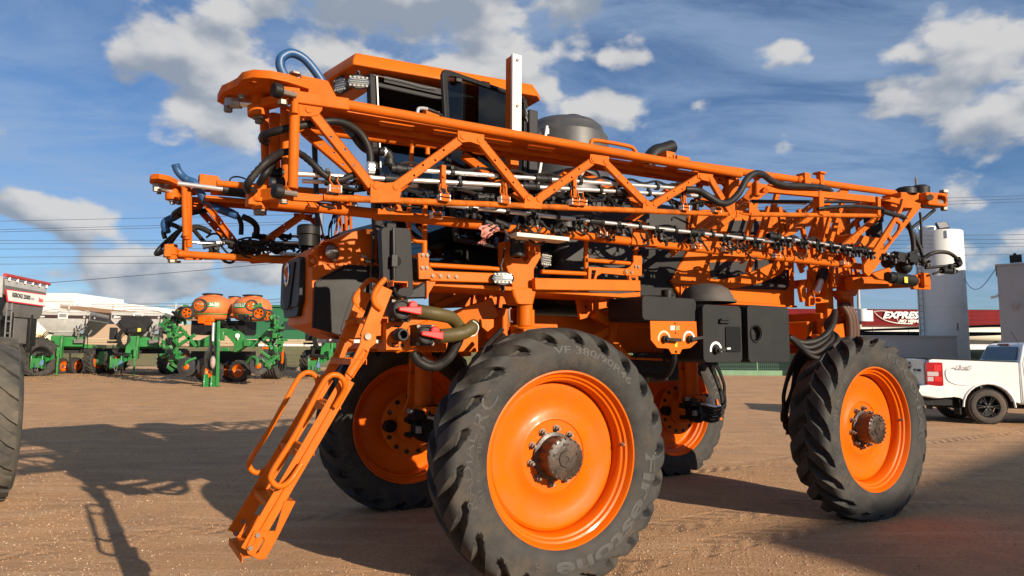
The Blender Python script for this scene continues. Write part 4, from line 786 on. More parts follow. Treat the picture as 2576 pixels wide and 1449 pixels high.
# slotted deck between the two top tubes
p0, p1 = V((-1.948,-1.660,2.995)), V((1.695,-1.660,3.108)); e1 = (p1-p0).normalized(); l = (p1-p0).length
hs = []
k = 0
for c_ in np.arange(.62, l-.4, .36):
    k += 1
    if k % 5 == 0: continue
    hs.append(slot(c_, .075, .24, .040)); hs.append(slot(c_-.04, .235, .24, .030))
e3 = V((0, 0, 1)); e2 = V((0, 1, 0))
bp('slotted_deck', MB().prism([(.1, 0), (l, 0), (l, .32), (.1, .32)], .006, lambda a, b, c: p0+e1*a+e2*b+e3*(c-.012), hs))
lp_ = MB()
k = 0
for c_ in np.arange(.62, l-.4, .36):
    k += 1
    if k % 5 == 0: continue
    for yy_, xo, hh in ((.098, 0, .022), (.252, -.04, .018)): a_ = p0+e1*(c_+xo-.11)+V((0, yy_, -.02)); b_ = p0+e1*(c_+xo+.11)+V((0, yy_, -.02)); lp_.beam(a_, b_, .004, hh)
bp('slot_lip', lp_, kind='stuff')
bp('deck_edge', MB().tube([p0+V((.1, .32, -.01)), p1+V((0, .32, -.01))], .028, 12))
bp('deck_flange', MB().beam(p0+V((.1, .16, -.03)), p1+V((0, .16, -.03)), .012, .04))
# front posts and hinge
bp('post', MB().tube([(-1.969,-1.665,2.960), (-1.964,-1.665,2.496)], .0285, 16))
bp('post_clip', MB().tube([(-1.977,-1.695,2.977), (-1.975,-1.695,2.911)], .02, 10))
for c0, c1, y in (((1290, 560), (1295, 1240), 0), ((1210, 640), (1205, 1200), 1), ((1125, 660), (1145, 1220), 2)): pass
bp('post', MB().tube([(-1.977,-1.460,3.023), (-1.951,-1.460,2.530)], .028, 14))
bp('post', MB().tube([(-2.004,-1.320,3.016), (-1.988,-1.320,2.583)], .034, 14))
bp('post', MB().tube([(-2.041,-1.200,3.023), (-2.009,-1.200,2.591)], .026, 14))
bp('hinge_plate', MB().prism([(-1.90, -1.69), (-2.02, -1.725), (-2.12, -1.725), (-2.20, -1.69), (-2.245, -1.62), (-2.255, -1.52), (-2.28, -1.44), (-2.31, -1.36), (-2.31, -1.20), (-2.25, -1.14), (-2.17, -1.17), (-2.10, -1.27), (-2.04, -1.44), (-1.95, -1.56), (-1.88, -1.58)], .045, lambda a, b, c: (a, b, 3.07+c),
   [circ(-2.17, -1.60, .034, 14), circ(-2.24, -1.32, .032, 14), circ(-2.24, -1.22, .024, 12), circ(-2.06, -1.66, .022, 12)]), bevel=.004)
bp('hinge_pin', MB().cyl((-2.113,-1.420,3.130), (-2.110,-1.420,2.965), .044, 18).cyl((-2.111,-1.420,3.130), (-2.109,-1.420,3.098), .058, 20).cyl((-2.118,-1.420,3.008), (-2.114,-1.420,2.950), .06, 20), bevel=.003)
bp('hinge_nut', MB().cyl((-2.110,-1.420,2.951), (-2.111,-1.420,2.932), .036, 6).cyl((-2.111,-1.420,2.932), (-2.112,-1.420,2.910), .022, 6), M_BOLT)
for a_, b_, r_ in (((-2.263,-1.300,3.035), (-2.261,-1.300,2.987), .024), ((-1.973,-1.660,3.156), (-1.973,-1.660,3.146), .034), ((-2.034,-1.660,2.984), (-2.033,-1.660,2.960), .026), ((-2.221,-1.500,3.029), (-2.220,-1.500,3.008), .02)): bp('hinge_nut', MB().cyl(a_, b_, r_, 6), M_BOLT)
bp('hinge_arm', MB().beam((-2.091,-1.450,3.018), (-1.973,-1.620,3.031), .07, .05).beam((-2.043,-1.660,3.038), (-1.950,-1.660,3.065), .05, .05), bevel=.004)
bp('pivot_block', MB().prism([(0, 0), (.16, 0), (.24, -.13), (0, -.15)], .12, lambda a, b, c: (-1.90+a, -1.50+c, 3.22+b)), bevel=.006)
for cc in ((1190, 415), (1195, 1245)): pass
for q_ in ((-2.102,-1.720,3.014), (-2.079,-1.720,2.458)): bp('rubber_stop', MB().cyl(q_, V(q_)+V((.05, .01, 0)), .040, 20), M_BLK, bevel=.008)
bp('stop_bolt', MB().cyl(V((-2.102,-1.720,3.014))+V((.05, .01, 0)), V((-2.102,-1.720,3.014))+V((.13, .02, 0)), .016, 8).cyl(V((-2.079,-1.720,2.458))+V((.05, .01, 0)), V((-2.079,-1.720,2.458))+V((.13, .02, 0)), .016, 8).cyl((-2.015,-1.680,2.422), (-2.014,-1.680,2.401), .024, 6), M_BOLT)
bp('ram_rod', MB().cyl((-2.244,-1.330,3.033), (-2.122,-1.400,3.024), .019, 12), M_STEEL)
bp('ram_eye', MB().cyl((-2.253,-1.320,3.034), (-2.201,-1.350,3.032), .030, 12).cyl(V((-2.250,-1.320,3.057)), V((-2.248,-1.320,3.013)), .036, 14), M_GREY)
bp('lower_hinge', MB().cyl((-2.094,-1.440,2.540), (-2.088,-1.440,2.402), .046, 18).cyl((-2.091,-1.440,2.465), (-2.090,-1.440,2.441), .060, 18).beam((-2.079,-1.460,2.477), (-1.966,-1.660,2.473), .06, .07).box(-2.16, -2.10, -1.48, -1.38, 2.42, 2.53), bevel=.004)
bp('lower_hinge_nut', MB().cyl((-2.088,-1.440,2.402), (-2.087,-1.440,2.373), .036, 6), M_BOLT)
# the far boom's fold ram with its chrome rod
fr_b = part('fold_ram', MB().cyl((-1.909,1.250,3.099), (-1.664,1.250,3.081), .046, 16).cyl((-1.862,1.250,3.143), (-1.864,1.250,3.178), .02, 10), M_BLK, BF)
part('ram_rod', MB().cyl((-2.357,1.350,3.125), (-1.909,1.250,3.099), .022, 12), M_STEEL, fr_b)
part('ram_eye', MB().cyl((-2.368,1.350,3.152), (-2.366,1.350,3.095), .045, 16), M_GREY, fr_b)
part('ram_pipe', MB().tube([(-1.863,1.250,3.166), (-1.844,1.250,3.216), (-1.791,1.250,3.235), (-1.733,1.200,3.214), (-1.695,1.100,3.157)], .008, 6, 5), M_HOSE, fr_b)
part('blue_hose', MB().tube([(-2.302,1.450,3.323), (-2.273,1.450,3.257), (-2.208,1.450,3.196), (-2.128,1.400,3.150), (-2.037,1.400,2.998), (-1.928,1.400,2.941), (-1.754,1.380,2.886)], .036, 12, 6, rib=.003, pitch=.016), M_BLUE, BF)
part('blue_hose', MB().tube([(-2.171,1.620,2.944), (-2.269,1.620,2.863), (-2.350,1.620,2.797), (-2.330,1.600,2.702)], .034, 12, 6, rib=.003, pitch=.016), M_BLUE, BF)
part('hose', MB().tube([(-1.708,1.380,2.885), (-1.624,1.400,2.858), (-1.565,1.450,2.814), (-1.552,1.500,2.743)], .03, 10, 6), M_HOSE, BF)
part('hose', MB().tube([(-2.192,1.620,2.661), (-2.146,1.600,2.747), (-2.064,1.580,2.775), (-1.960,1.550,2.731)], .026, 10, 6), M_HOSE, BF)
part('hose', MB().tube([(-2.341,1.640,2.650), (-2.355,1.640,2.724), (-2.299,1.620,2.784), (-2.215,1.600,2.751)], .022, 10, 6), M_HOSE, BF)
# ---- inner section (next to the body)
IT0, IT1 = V((-1.800,-1.360,3.059)), V((5.079,-1.360,3.408))
bp('inner_top_tube', MB().tube([IT0, IT1], .034, 14))
IB0, IB1 = V((-2.043,-1.420,2.457)), V((3.887,-1.420,2.499))
bp('inner_lower_tube', MB().tube([IB0, IB1], .033, 14))
bp('gusset', MB().yplate([(-1.434,-1.450,2.445), (-1.391,-1.450,2.488), (-1.245,-1.450,2.537), (-1.215,-1.450,2.469), (-1.222,-1.450,2.437), (-1.397,-1.450,2.414)], .02), bevel=.003)
ib = lambda t: IB0.lerp(IB1, t); it = lambda t: IT0.lerp(IT1, t)
tt = np.linspace(.03, .97, 13)
for i in range(12):
    a_, b_ = (it(tt[i]), ib(tt[i+1])) if i % 2 == 0 else (ib(tt[i]), it(tt[i+1]))
    if i > 4: bp('brace', brace(V(a_)+V((0, .02, 0)), V(b_)+V((0, .02, 0)), .055))
    if i > 6: a2, b2 = V(a_)+V((.12, .36, 0)), V(b_)+V((.12, .36, 0)); bp('brace', brace(a2, b2, .05, holes=False))
bp('inner_back_tube', MB().tube([it(.0)+V((0, .36, 0)), it(1.)+V((0, .36, 0))], .03, 12))
for q in ((0.805,-1.460,2.508), (1.846,-1.460,2.503)):
    bp('gusset', MB().yplate([(q[0]-.12, q[1], q[2]-.06), (q[0]+.16, q[1], q[2]-.05), (q[0]+.14, q[1], q[2]+.05), (q[0]+.03, q[1], q[2]+.13), (q[0]-.05, q[1], q[2]+.14), (q[0]-.10, q[1], q[2]+.06)], .012))
# ---- folded tip section at the rear
bp('tip_top_beam', MB().beam((1.918,-1.670,3.016), (3.671,-1.670,3.132), .05, .062), bevel=.004)
bp('tip_lower_tube', MB().tube([(1.820,-1.670,2.776), (3.761,-1.670,2.980)], .021, 12), M_WORN, far=False)
bp('tip_post', MB().beam((2.787,-1.670,3.097), (2.774,-1.670,2.875), .07, .07, (1, 0, 0)), bevel=.004); bp('tip_post', MB().beam((3.738,-1.670,3.165), (3.722,-1.670,2.972), .06, .05, (1, 0, 0)), bevel=.004)
bp('tip_plate', MB().yplate([(1.808,-1.680,2.873), (1.838,-1.680,2.879), (1.969,-1.680,2.791), (1.804,-1.680,2.764)], .012))
bp('tip_hinge', MB().cyl((1.910,-1.680,3.123), (1.905,-1.680,2.938), .020, 12).cyl((1.911,-1.680,3.117), (1.910,-1.680,3.093), .03, 14).cyl((1.905,-1.680,2.967), (1.904,-1.680,2.943), .03, 14).beam((1.859,-1.600,2.918), (1.932,-1.660,3.059), .05, .06).cyl((2.025,-1.620,3.025), (1.951,-1.740,2.985), .026, 14), bevel=.002)
bp('section_hinge', MB().yplate([(1.634,-1.620,3.071), (1.759,-1.620,3.121), (1.764,-1.620,3.057), (1.705,-1.620,2.932), (1.699,-1.620,2.784), (1.638,-1.620,2.756), (1.627,-1.620,2.880)], .05).yplate([(1.486,-1.580,3.080), (1.682,-1.580,3.108), (1.726,-1.580,3.039), (1.629,-1.580,2.888), (1.600,-1.580,2.927), (1.664,-1.580,3.020), (1.604,-1.580,3.054), (1.485,-1.580,3.038)], .05), bevel=.004)
bp('bent_catch', MB().tube([(1.652,-1.670,2.734), (1.663,-1.670,2.776), (1.692,-1.670,2.781), (1.717,-1.670,2.773), (1.803,-1.670,2.774)], .008, 6), far=False)
bp('tube_clamp', MB().cube((3.004,-1.370,3.311), (.09, .10, .11)).cyl((2.909,-1.370,3.322), (2.928,-1.370,3.284), .045, 14), bevel=.004)
bp('stop_post', MB().beam((3.257,-1.380,3.405), (3.260,-1.380,3.287), .05, .06, (1, 0, 0)).cube((3.252,-1.380,3.404), (.10, .09, .02)), far=False, bevel=.003)
bp('tension_rod', MB().cyl((3.020,-1.380,3.278), (3.218,-1.380,3.316), .012, 8), M_BOLT, far=False)
# rear end: clevis, triangle arm, lower arm and ram
EB = part('rear_frame', MB().yplate([(4.557,-1.480,3.366), (5.065,-1.480,3.417), (5.058,-1.480,3.260), (4.917,-1.480,3.220), (4.191,-1.480,3.230), (4.551,-1.480,3.297)], .22), M_ORB, SPR, bevel=.01)
part('clevis', MB().yplate([(4.920,-1.560,3.397), (5.379,-1.560,3.442), (5.362,-1.560,3.284), (4.963,-1.560,3.257), (4.911,-1.560,3.304)], .18, [slot((5.250,-1.560,3.354)[0], (5.250,-1.560,3.354)[2], .20, .09, .0)]), M_ORB, EB, bevel=.012)
part('clevis_pin', MB().cyl((5.411,-1.500,3.487), (5.408,-1.500,3.457), .05, 6).cyl((5.408,-1.500,3.457), (5.398,-1.500,3.280), .025, 10).cyl((5.399,-1.500,3.293), (5.395,-1.500,3.256), .038, 6).cyl((4.966,-1.570,3.340), (4.865,-1.620,3.317), .035, 12).cyl((4.95, -1.5, 3.30), (5.3, -1.5, 3.32), .05, 12), M_BOLT, EB)
part('dome_cap', MB().lathe([(.11, -.03), (.11, .03), (.08, .05), (0, .055)], 24, 'z', (4.753,-1.420,3.401)), M_BLK, EB); part('dome_cap', MB().lathe([(.10, -.03), (.105, .05), (.07, .075), (0, .08)], 24, 'z', (5.172,-1.360,3.468)), M_BLK, EB)
part('aerial', MB().cyl((5.216,-1.300,3.545), (5.217,-1.300,3.651), .012, 6).cyl((5.215,-1.300,3.634), (5.215,-1.300,3.691), .004, 4).cyl((5.214,-1.300,3.626), (5.188,-1.300,3.655), .004, 4).cyl((5.213,-1.300,3.610), (5.247,-1.300,3.655), .004, 4), M_BOLT, EB)
part('diagonal_arm', MB().yplate([(4.360,-1.600,3.246), (4.709,-1.600,3.234), (4.666,-1.600,3.161), (4.035,-1.600,2.690), (3.901,-1.600,2.553), (3.771,-1.600,2.447), (3.659,-1.600,2.368), (3.585,-1.600,2.407), (3.585,-1.600,2.475), (3.801,-1.600,2.670), (4.303,-1.600,3.133)], .03,
   [[(4.356,-1.600,3.147), (4.530,-1.600,3.160), (4.341,-1.600,2.978), (4.253,-1.600,3.012)], [(4.207,-1.600,2.985), (4.287,-1.600,2.957), (4.251,-1.600,2.896), (4.119,-1.600,2.794), (4.073,-1.600,2.835)], [(4.040,-1.600,2.804), (4.092,-1.600,2.766), (3.959,-1.600,2.667), (3.885,-1.600,2.661)]]), M_ORB, EB, bevel=.004)
part('lower_arm', MB().beam((3.885,-1.250,2.339), (5.033,-1.350,2.423), .10, .13, (0, 0, 1)), M_ORB, EB, bevel=.008)
part('end_bracket', MB().yplate([(4.544,-1.520,2.413), (4.825,-1.520,2.498), (4.987,-1.520,2.486), (4.975,-1.520,2.314), (4.641,-1.520,2.301)], .04, [slot((4.954,-1.500,2.417)[0], (4.955,-1.500,2.425)[2], .14, .03, math.pi/2)]).cube((4.794,-1.560,2.410), (.12, .04, .14)).cyl((4.619,-1.550,2.390), (4.484,-1.620,2.375), .04, 12), M_ORB, EB, bevel=.006)
part('arm_link', MB().yplate([(3.755,-1.580,2.406), (4.079,-1.580,2.491), (4.112,-1.580,2.444), (4.042,-1.580,2.355), (3.871,-1.580,2.359)], .05), M_ORB, EB, bevel=.006)
rm = part('fold_ram', MB().cyl((4.071,-1.600,2.383), (4.507,-1.580,2.376), .062, 18).cyl((3.967,-1.610,2.387), (4.084,-1.600,2.384), .05, 16), M_BLK, EB, bevel=.006)
part('warning_label', MB().cube((4.217,-1.662,2.364), (.06, .003, .06)), M_YEL, rm)
part('filter_bowl', MB().lathe([(0, -.34), (.07, -.34), (.085, -.30), (.085, -.05), (.10, -.05), (.10, 0), (.11, .02), (0, .03)], 22, 'z', (4.479,-1.200,3.118)), M_BLK, EB)
part('drain_hose', MB().tube([(4.421,-1.200,2.928), (4.411,-1.200,2.866), (4.446,-1.200,2.808)], .025, 8, 4), M_GREY, EB)
cl = part('lift_frame', MB().box(3.95, 4.07, -.95, -.80, 1.62, 3.2).box(4.35, 4.45, -.95, -.80, 1.62, 3.25).box(3.95, 4.07, .80, .95, 1.62, 3.2).box(4.35, 4.45, .80, .95, 1.62, 3.25).box(3.9, 4.5, -1.3, 1.3, 2.75, 2.87).box(3.9, 4.45, -.9, .9, 1.95, 2.05).box(4.40, 4.52, -1.45, 1.45, 3.15, 3.30).box(4.42, 4.50, -1.3, 1.3, 2.40, 2.50), M_OR, SPR, bevel=.01)
part('column_plate', MB().yplate([(3.604,-0.980,2.499), (3.831,-0.980,2.522), (3.790,-0.980,2.452), (3.693,-0.980,2.226), (3.587,-0.980,2.206)], .03).yplate([(3.560,-1.000,2.247), (3.654,-1.000,2.251), (3.645,-1.000,2.106), (3.552,-1.000,2.102)], .05).yplate([(4.008,-1.000,2.524), (4.201,-1.000,2.583), (4.168,-1.000,2.475), (4.044,-1.000,2.316), (3.982,-1.000,2.313)], .04), M_OR, cl, bevel=.004)
part('column_plate', MB().yplate([(3.413,-1.000,2.282), (3.511,-1.000,2.389), (3.521,-1.000,2.173), (3.451,-1.000,2.141)], .04).yplate([(3.589,-1.050,2.194), (3.826,-1.050,2.213), (3.847,-1.050,2.155), (3.585,-1.050,2.129)], .06, [slot((3.646,-1.050,2.171)[0], (3.646,-1.050,2.168)[2], .10, .04)]), M_OR, cl, bevel=.004)
part('quarter_plate', MB().yplate([(4.501,-0.900,2.553), (4.607,-0.900,2.544), (4.656,-0.900,2.484), (4.645,-0.900,2.341), (4.573,-0.900,2.266), (4.479,-0.900,2.254)], .12).yplate([(4.106,-1.000,2.304), (4.347,-1.000,2.294), (4.343,-1.000,2.241), (4.263,-1.000,2.199), (4.174,-1.000,2.202), (4.127,-1.000,2.245)], .10), M_OR, cl, bevel=.01)
rm2 = part('lift_ram', MB().cyl((3.773,-1.050,2.496), (3.706,-1.050,2.389), .052, 16), M_BLK, cl)
part('ram_rod', MB().cyl((3.706,-1.050,2.389), (3.615,-1.050,2.246), .032, 14), M_STEEL, rm2)
for k in range(4):
    part('hose', MB().tube([(3.070,-1.100,1.763), ((3.214,-1.150,1.710)[0], -1.15-.05*k, (3.214,-1.150,1.710)[2]-.05*k), ((3.432,-1.200,1.753)[0]+.05*k, -1.2-.03*k, (3.432,-1.200,1.753)[2]), ((3.624,-1.200,1.882)[0]+.03*k, -1.2+.04*k, (3.624,-1.200,1.882)[2]), (3.847,-1.100,2.050)], .034-.003*k, 10, 8), M_HOSE, cl)
for k in range(3):
    x0 = (4.165,-1.000,2.066)[0]+.06*k
    part('hose', MB().tube([(x0-.05, -1.0, 2.15), (x0+.05, -1.02, 2.0), (x0+.08, -1.0, 1.75), (x0+.06, -.95, 1.5)], .04, 10, 6), mat('rusty hose', (.08, .035, .02), .5), cl)
part('rear_axle_mount', MB().prism([(3.9, 1.3), (4.5, 1.35), (4.55, 1.75), (4.25, 1.95), (3.95, 1.9)], .08, lambda a, b, c: (a, -.98+c, b), [circ(4.1, 1.75, .035, 12), circ(4.22, 1.72, .035, 12), circ(4.30, 1.55, .06, 14)]), M_OR, cl, bevel=.006)
for k in range(10):                            # extra links seen through the truss at the rear
    a_ = (2.9+.17*k, -1.05-.05*(k % 3), 2.45 if k % 2 else 3.08); b_ = (2.9+.17*k+.35*((k % 3)-1), -1.05, 3.10 if k % 2 else 2.38)
    part('link', brace(a_, b_, .05), M_ORB, cl)
# ---- plumbing on the booms
NOZ = MB().cyl((-.035, 0, 0), (.035, 0, 0), .024, 8).cyl((0, -.02, -.0), (0, -.06, -.005), .022, 8).cyl((0, -.045, 0), (0, -.05, -.055), .017, 8).cyl((-.03, -.03, -.02), (-.055, -.04, -.05), .013, 6).cyl((.03, -.03, -.02), (.055, -.05, -.045), .013, 6).cube((0, .01, .02), (.03, .06, .05)).cyl((0, -.06, 0), (0, -.085, 0), .014, 6)
noz_me = mesh('nozzle_body', NOZ, M_BLK)
tip_me = mesh('nozzle_tip', MB().cyl((0, -.052, -.055), (0, -.055, -.068), .009, 6), M_GREY)
coup_me = mesh('pipe_coupling', MB().lathe([(.018, -.065), (.028, -.065), (.030, -.035), (.025, -.033), (.025, .033), (.030, .035), (.028, .065), (.018, .065)], 14, 'x'), M_BLK)
clip_me = mesh('pipe_clip', MB().lathe([(.020, -.012), (.027, -.012), (.027, .012), (.020, .012)], 12, 'x').cube((0, -.005, .03), (.018, .02, .02)), M_BLK)
hang_me = mesh('pipe_hanger', MB().box(-.016, .016, -.004, .004, -.075, .075).box(-.016, -.012, -.004, .03, -.075, .075).cyl((0, -.004, 0), (0, -.014, 0), .01, 8), M_ORB)
hook = MB()
for dx in (-.022, .022): hook.tube([(dx, .0, .10), (dx-.01, -.01, .06), (dx+.01, -.015, .03), (dx, -.02, 0)], .004, 4)
hook.box(-.03, .03, -.03, -.024, -.012, .03)
hook_me = mesh('wire_hook', hook, M_ORB); clamp_me = mesh('tube_clamp', MB().box(-.035, .035, -.03, .02, -.004, .004).box(-.035, -.03, -.03, .02, -.02, .02).box(.03, .035, -.03, .02, -.02, .02), M_WHITE)
def pipe(p, q, r=.0155, far=True, m=M_STEEL): return bp('spray_pipe', MB().tube([p, q], r, 12), m, far)
P1 = (V((-1.308,-1.600,2.718)), V((1.201,-1.600,2.925))); P2 = (V((-1.925,-1.600,2.598)), V((1.487,-1.600,2.898))); P3 = (V((-1.877,-1.520,2.581)), V((0.743,-1.520,2.829)))
pipe(*P1); pipe(*P2); pipe(*P3, r=.013)
L1 = (V((-1.133,-1.520,2.550)), V((2.405,-1.520,2.610))); L2 = (V((2.259,-1.560,2.643)), V((4.843,-1.560,2.627)))
pipe(*L1); pipe(*L2); pipe(V((2.136,-1.450,2.970)), V((3.791,-1.450,3.165)), .016, m=M_BLK)
pipe(V((2.154,-1.420,2.976)), V((2.950,-1.420,3.058)), .018, far=False)
def along(pq, t): return pq[0].lerp(pq[1], t)
def ry(pq): d = pq[1]-pq[0]; return (0, -math.atan2(d.z, d.x), math.atan2(d.y, math.hypot(d.x, d.z)))
def put(me, name, pq, ts, off=(0, 0, 0)):
    for t in ts:
        p = along(pq, t)+V(off); part(name, me, None, BN, loc=p, rot=ry(pq))
def putf(me, name, pq, ts, off=(0, 0, 0)):
    for t in ts:
        p = along(pq, t)+V(off); part(name, me, None, BF, loc=(p.x-.20, -p.y, p.z+.03), rot=(0, ry(pq)[1], math.pi))
put(noz_me, 'nozzle_body', L1, [.10, .24, .35, .46, .57, .68, .79, .90, .98], (0, -.005, -.03))
put(tip_me, 'nozzle_tip', L1, [.24, .35, .46, .57, .68, .79, .90, .98], (0, -.005, -.03))
put(noz_me, 'nozzle_body', L2, [.06, .15, .24, .33, .41, .48, .56, .64, .72, .80, .88, .96], (0, -.005, -.03))
put(tip_me, 'nozzle_tip', L2, [.06, .24, .41, .56, .72, .88], (0, -.005, -.03))
put(coup_me, 'pipe_coupling', L1, [.40, .70]); put(clip_me, 'pipe_clip', L1, [.18, .3, .52, .63, .75, .86]); put(clip_me, 'pipe_clip', L2, np.linspace(.03, .97, 14)); put(coup_me, 'pipe_coupling', L2, [.0, .52, .93])
put(coup_me, 'pipe_coupling', P1, [.0, .42, .97]); put(clip_me, 'pipe_clip', P1, [.14, .28, .55, .7, .85]); put(coup_me, 'pipe_coupling', P2, [.17, .46, .70, .86]); put(clip_me, 'pipe_clip', P2, [.05, .3, .4, .56, .64, .78, .94]); put(coup_me, 'pipe_coupling', P3, [.16, .3, .48, .62, .8])
putf(noz_me, 'nozzle_body', P3, [.06, .14, .22, .30, .38], (0, 0, -.06)); putf(coup_me, 'pipe_coupling', P2, [.10, .17, .46]); putf(coup_me, 'pipe_coupling', P1, [.0, .1, .42])
put(noz_me, 'nozzle_body', P3, [.1, .22, .34, .45, .55, .66, .76, .88], (0, .02, -.06))
for c in ((-1.030,-1.630,2.703), (-0.576,-1.630,2.718), (-0.579,-1.630,2.706), (0.002,-1.630,2.775), (1.093,-1.630,2.867)): part('pipe_hanger', hang_me, None, BN, loc=c)
for c in ((-1.737,-1.680,2.506), (-1.052,-1.680,2.541), (-0.616,-1.680,2.579), (-0.617,-1.680,2.583), (-0.042,-1.680,2.636), (0.018,-1.680,2.642), (1.031,-1.680,2.722), (1.392,-1.680,2.749)):
    part('wire_hook', hook_me, None, BN, loc=c); part('tube_clamp', clamp_me, None, BN, loc=V(c)+V((0, .0, .012)))
for c in ((0.375,-1.470,2.480), (1.376,-1.470,2.477), (1.741,-1.470,2.482), (-1.005,-1.470,2.469), (2.407,-1.470,2.479), (3.453,-1.470,2.493)):
    part('wire_hook', hook_me, None, BN, loc=c); part('tube_clamp', clamp_me, None, BN, loc=V(c)+V((0, .0, .012)))
def hose(pts, r, m=M_HOSE, n=10, sm=6, far=False, **k): return bp('hose', MB().tube(pts, r, n, sm, **k), m, far)
hose([(-2.016,-1.220,2.867), (-2.074,-1.350,2.838), (-2.087,-1.500,2.827), (-1.991,-1.580,2.854), (-1.790,-1.600,2.927), (-1.668,-1.580,2.950), (-1.552,-1.550,2.915), (-1.492,-1.550,2.823), (-1.484,-1.560,2.707)], .023, far=True)
hose([(-2.134,-1.500,2.497), (-2.183,-1.600,2.470), (-2.205,-1.700,2.480), (-2.171,-1.720,2.540), (-2.111,-1.720,2.616), (-2.017,-1.600,2.706), (-1.925,-1.580,2.726), (-1.858,-1.620,2.673), (-1.784,-1.640,2.604), (-1.705,-1.640,2.583), (-1.591,-1.620,2.644)], .019, rib=.003, pitch=.03, far=True)
hose([(-2.109,-1.500,2.536), (-2.088,-1.550,2.591), (-2.034,-1.500,2.682), (-1.984,-1.450,2.738)], .02, far=True)
part('elbow_fitting', MB().tube([(-2.034,-1.450,2.687), (-2.042,-1.450,2.635), (-2.021,-1.450,2.616), (-1.994,-1.450,2.624)], .028, 10, 5).cyl((-1.997,-1.450,2.623), (-1.963,-1.450,2.632), .035, 12).cyl((-2.049,-1.500,2.548), (-1.975,-1.500,2.561), .035, 12), M_BLK, BN)
part('blue_hose', MB().tube([(-1.984,-1.450,3.211), (-2.010,-1.450,3.265), (-2.004,-1.450,3.319), (-1.950,-1.450,3.360), (-1.878,-1.450,3.345), (-1.810,-1.450,3.285), (-1.748,-1.450,3.203), (-1.709,-1.450,3.142), (-1.669,-1.480,3.032), (-1.620,-1.500,2.955), (-1.573,-1.500,2.914)], .026, 14, 7, rib=.002, pitch=.012), M_BLUE, BN)
hose([(-1.573,-1.500,2.914), (-1.533,-1.500,2.867), (-1.493,-1.520,2.830), (-1.425,-1.550,2.822), (-1.381,-1.580,2.806), (-1.364,-1.580,2.767)], .026)
part('elbow_fitting', MB().tube([(-1.432,-1.570,2.816), (-1.389,-1.580,2.813), (-1.368,-1.580,2.785), (-1.367,-1.590,2.741), (-1.339,-1.600,2.716), (-1.307,-1.600,2.713)], .027, 10, 5).cyl((-1.376,-1.580,2.772), (-1.371,-1.580,2.742), .036, 12).cyl((-1.343,-1.600,2.717), (-1.311,-1.600,2.716), .036, 12), M_BLK, BN)
part('hose_clip', MB().cyl((-1.411,-1.575,2.814), (-1.399,-1.575,2.814), .032, 14).cyl((-1.507,-1.570,2.713), (-1.469,-1.570,2.715), .03, 14).cyl((-1.507,-1.570,2.690), (-1.468,-1.570,2.693), .03, 14), M_STEEL, BN)
hose([(1.077,-1.660,2.895), (1.172,-1.700,2.890), (1.235,-1.740,2.846), (1.351,-1.760,2.800), (1.464,-1.760,2.821), (1.581,-1.760,2.909), (1.687,-1.760,3.044), (1.791,-1.760,3.105), (1.922,-1.740,3.117), (2.071,-1.720,3.083), (2.255,-1.720,3.074), (2.564,-1.720,3.107), (2.838,-1.700,3.133), (2.992,-1.660,3.125)], .028, n=12)
hose([(2.692,-1.720,2.916), (2.827,-1.740,2.941), (3.258,-1.740,3.005), (3.767,-1.700,3.050)], .016)
hose([(3.943,-1.600,3.063), (4.141,-1.600,3.050), (4.384,-1.580,3.044), (4.521,-1.560,2.973), (4.583,-1.560,2.831), (4.584,-1.560,2.639)], .026)
hose([(4.529,-1.500,3.014), (4.620,-1.520,2.945), (4.731,-1.540,2.788), (4.776,-1.560,2.654)], .022)
hose([(5.197,-1.500,3.241), (5.113,-1.450,3.162), (4.880,-1.400,3.013)], .018)
hose([(4.873,-1.500,3.173), (4.884,-1.500,3.051), (4.778,-1.550,2.761)], .014)
hose([(4.764,-1.580,2.644), (4.815,-1.620,2.688), (4.905,-1.660,2.710), (5.023,-1.700,2.705), (5.121,-1.720,2.663), (5.174,-1.720,2.614)], .021)
part('boom_end_fitting', MB().tube([(5.155,-1.720,2.650), (5.196,-1.720,2.601), (5.126,-1.720,2.576)], .036, 10, 4).cyl((4.727,-1.600,2.530), (5.141,-1.720,2.577), .016, 8).cyl((4.941,-1.660,2.509), (5.145,-1.680,2.515), .035, 10).cyl((4.794,-1.640,2.466), (4.955,-1.660,2.510), .012, 6).cyl((5.116,-1.700,2.552), (5.108,-1.700,2.484), .022, 8).cyl((5.089,-1.700,2.515), (5.176,-1.700,2.515), .02, 8).cyl((5.038,-1.700,2.584), (5.048,-1.700,2.540), .03, 10), M_BLK, BN)
part('end_valve_cluster', MB().ball((4.719,-1.580,2.603), .05, 10, 6).ball((4.486,-1.500,2.536), .085, 12, 8).ball((4.238,-1.480,2.571), .075, 12, 8).ball((4.759,-1.600,2.574), .035, 8, 6).cyl((4.309,-1.600,2.627), (4.581,-1.600,2.700), .02, 8).cube((4.438,-1.600,2.609), (.16, .08, .09)).cube((4.241,-1.580,2.610), (.12, .08, .1)), M_BLK, BN)
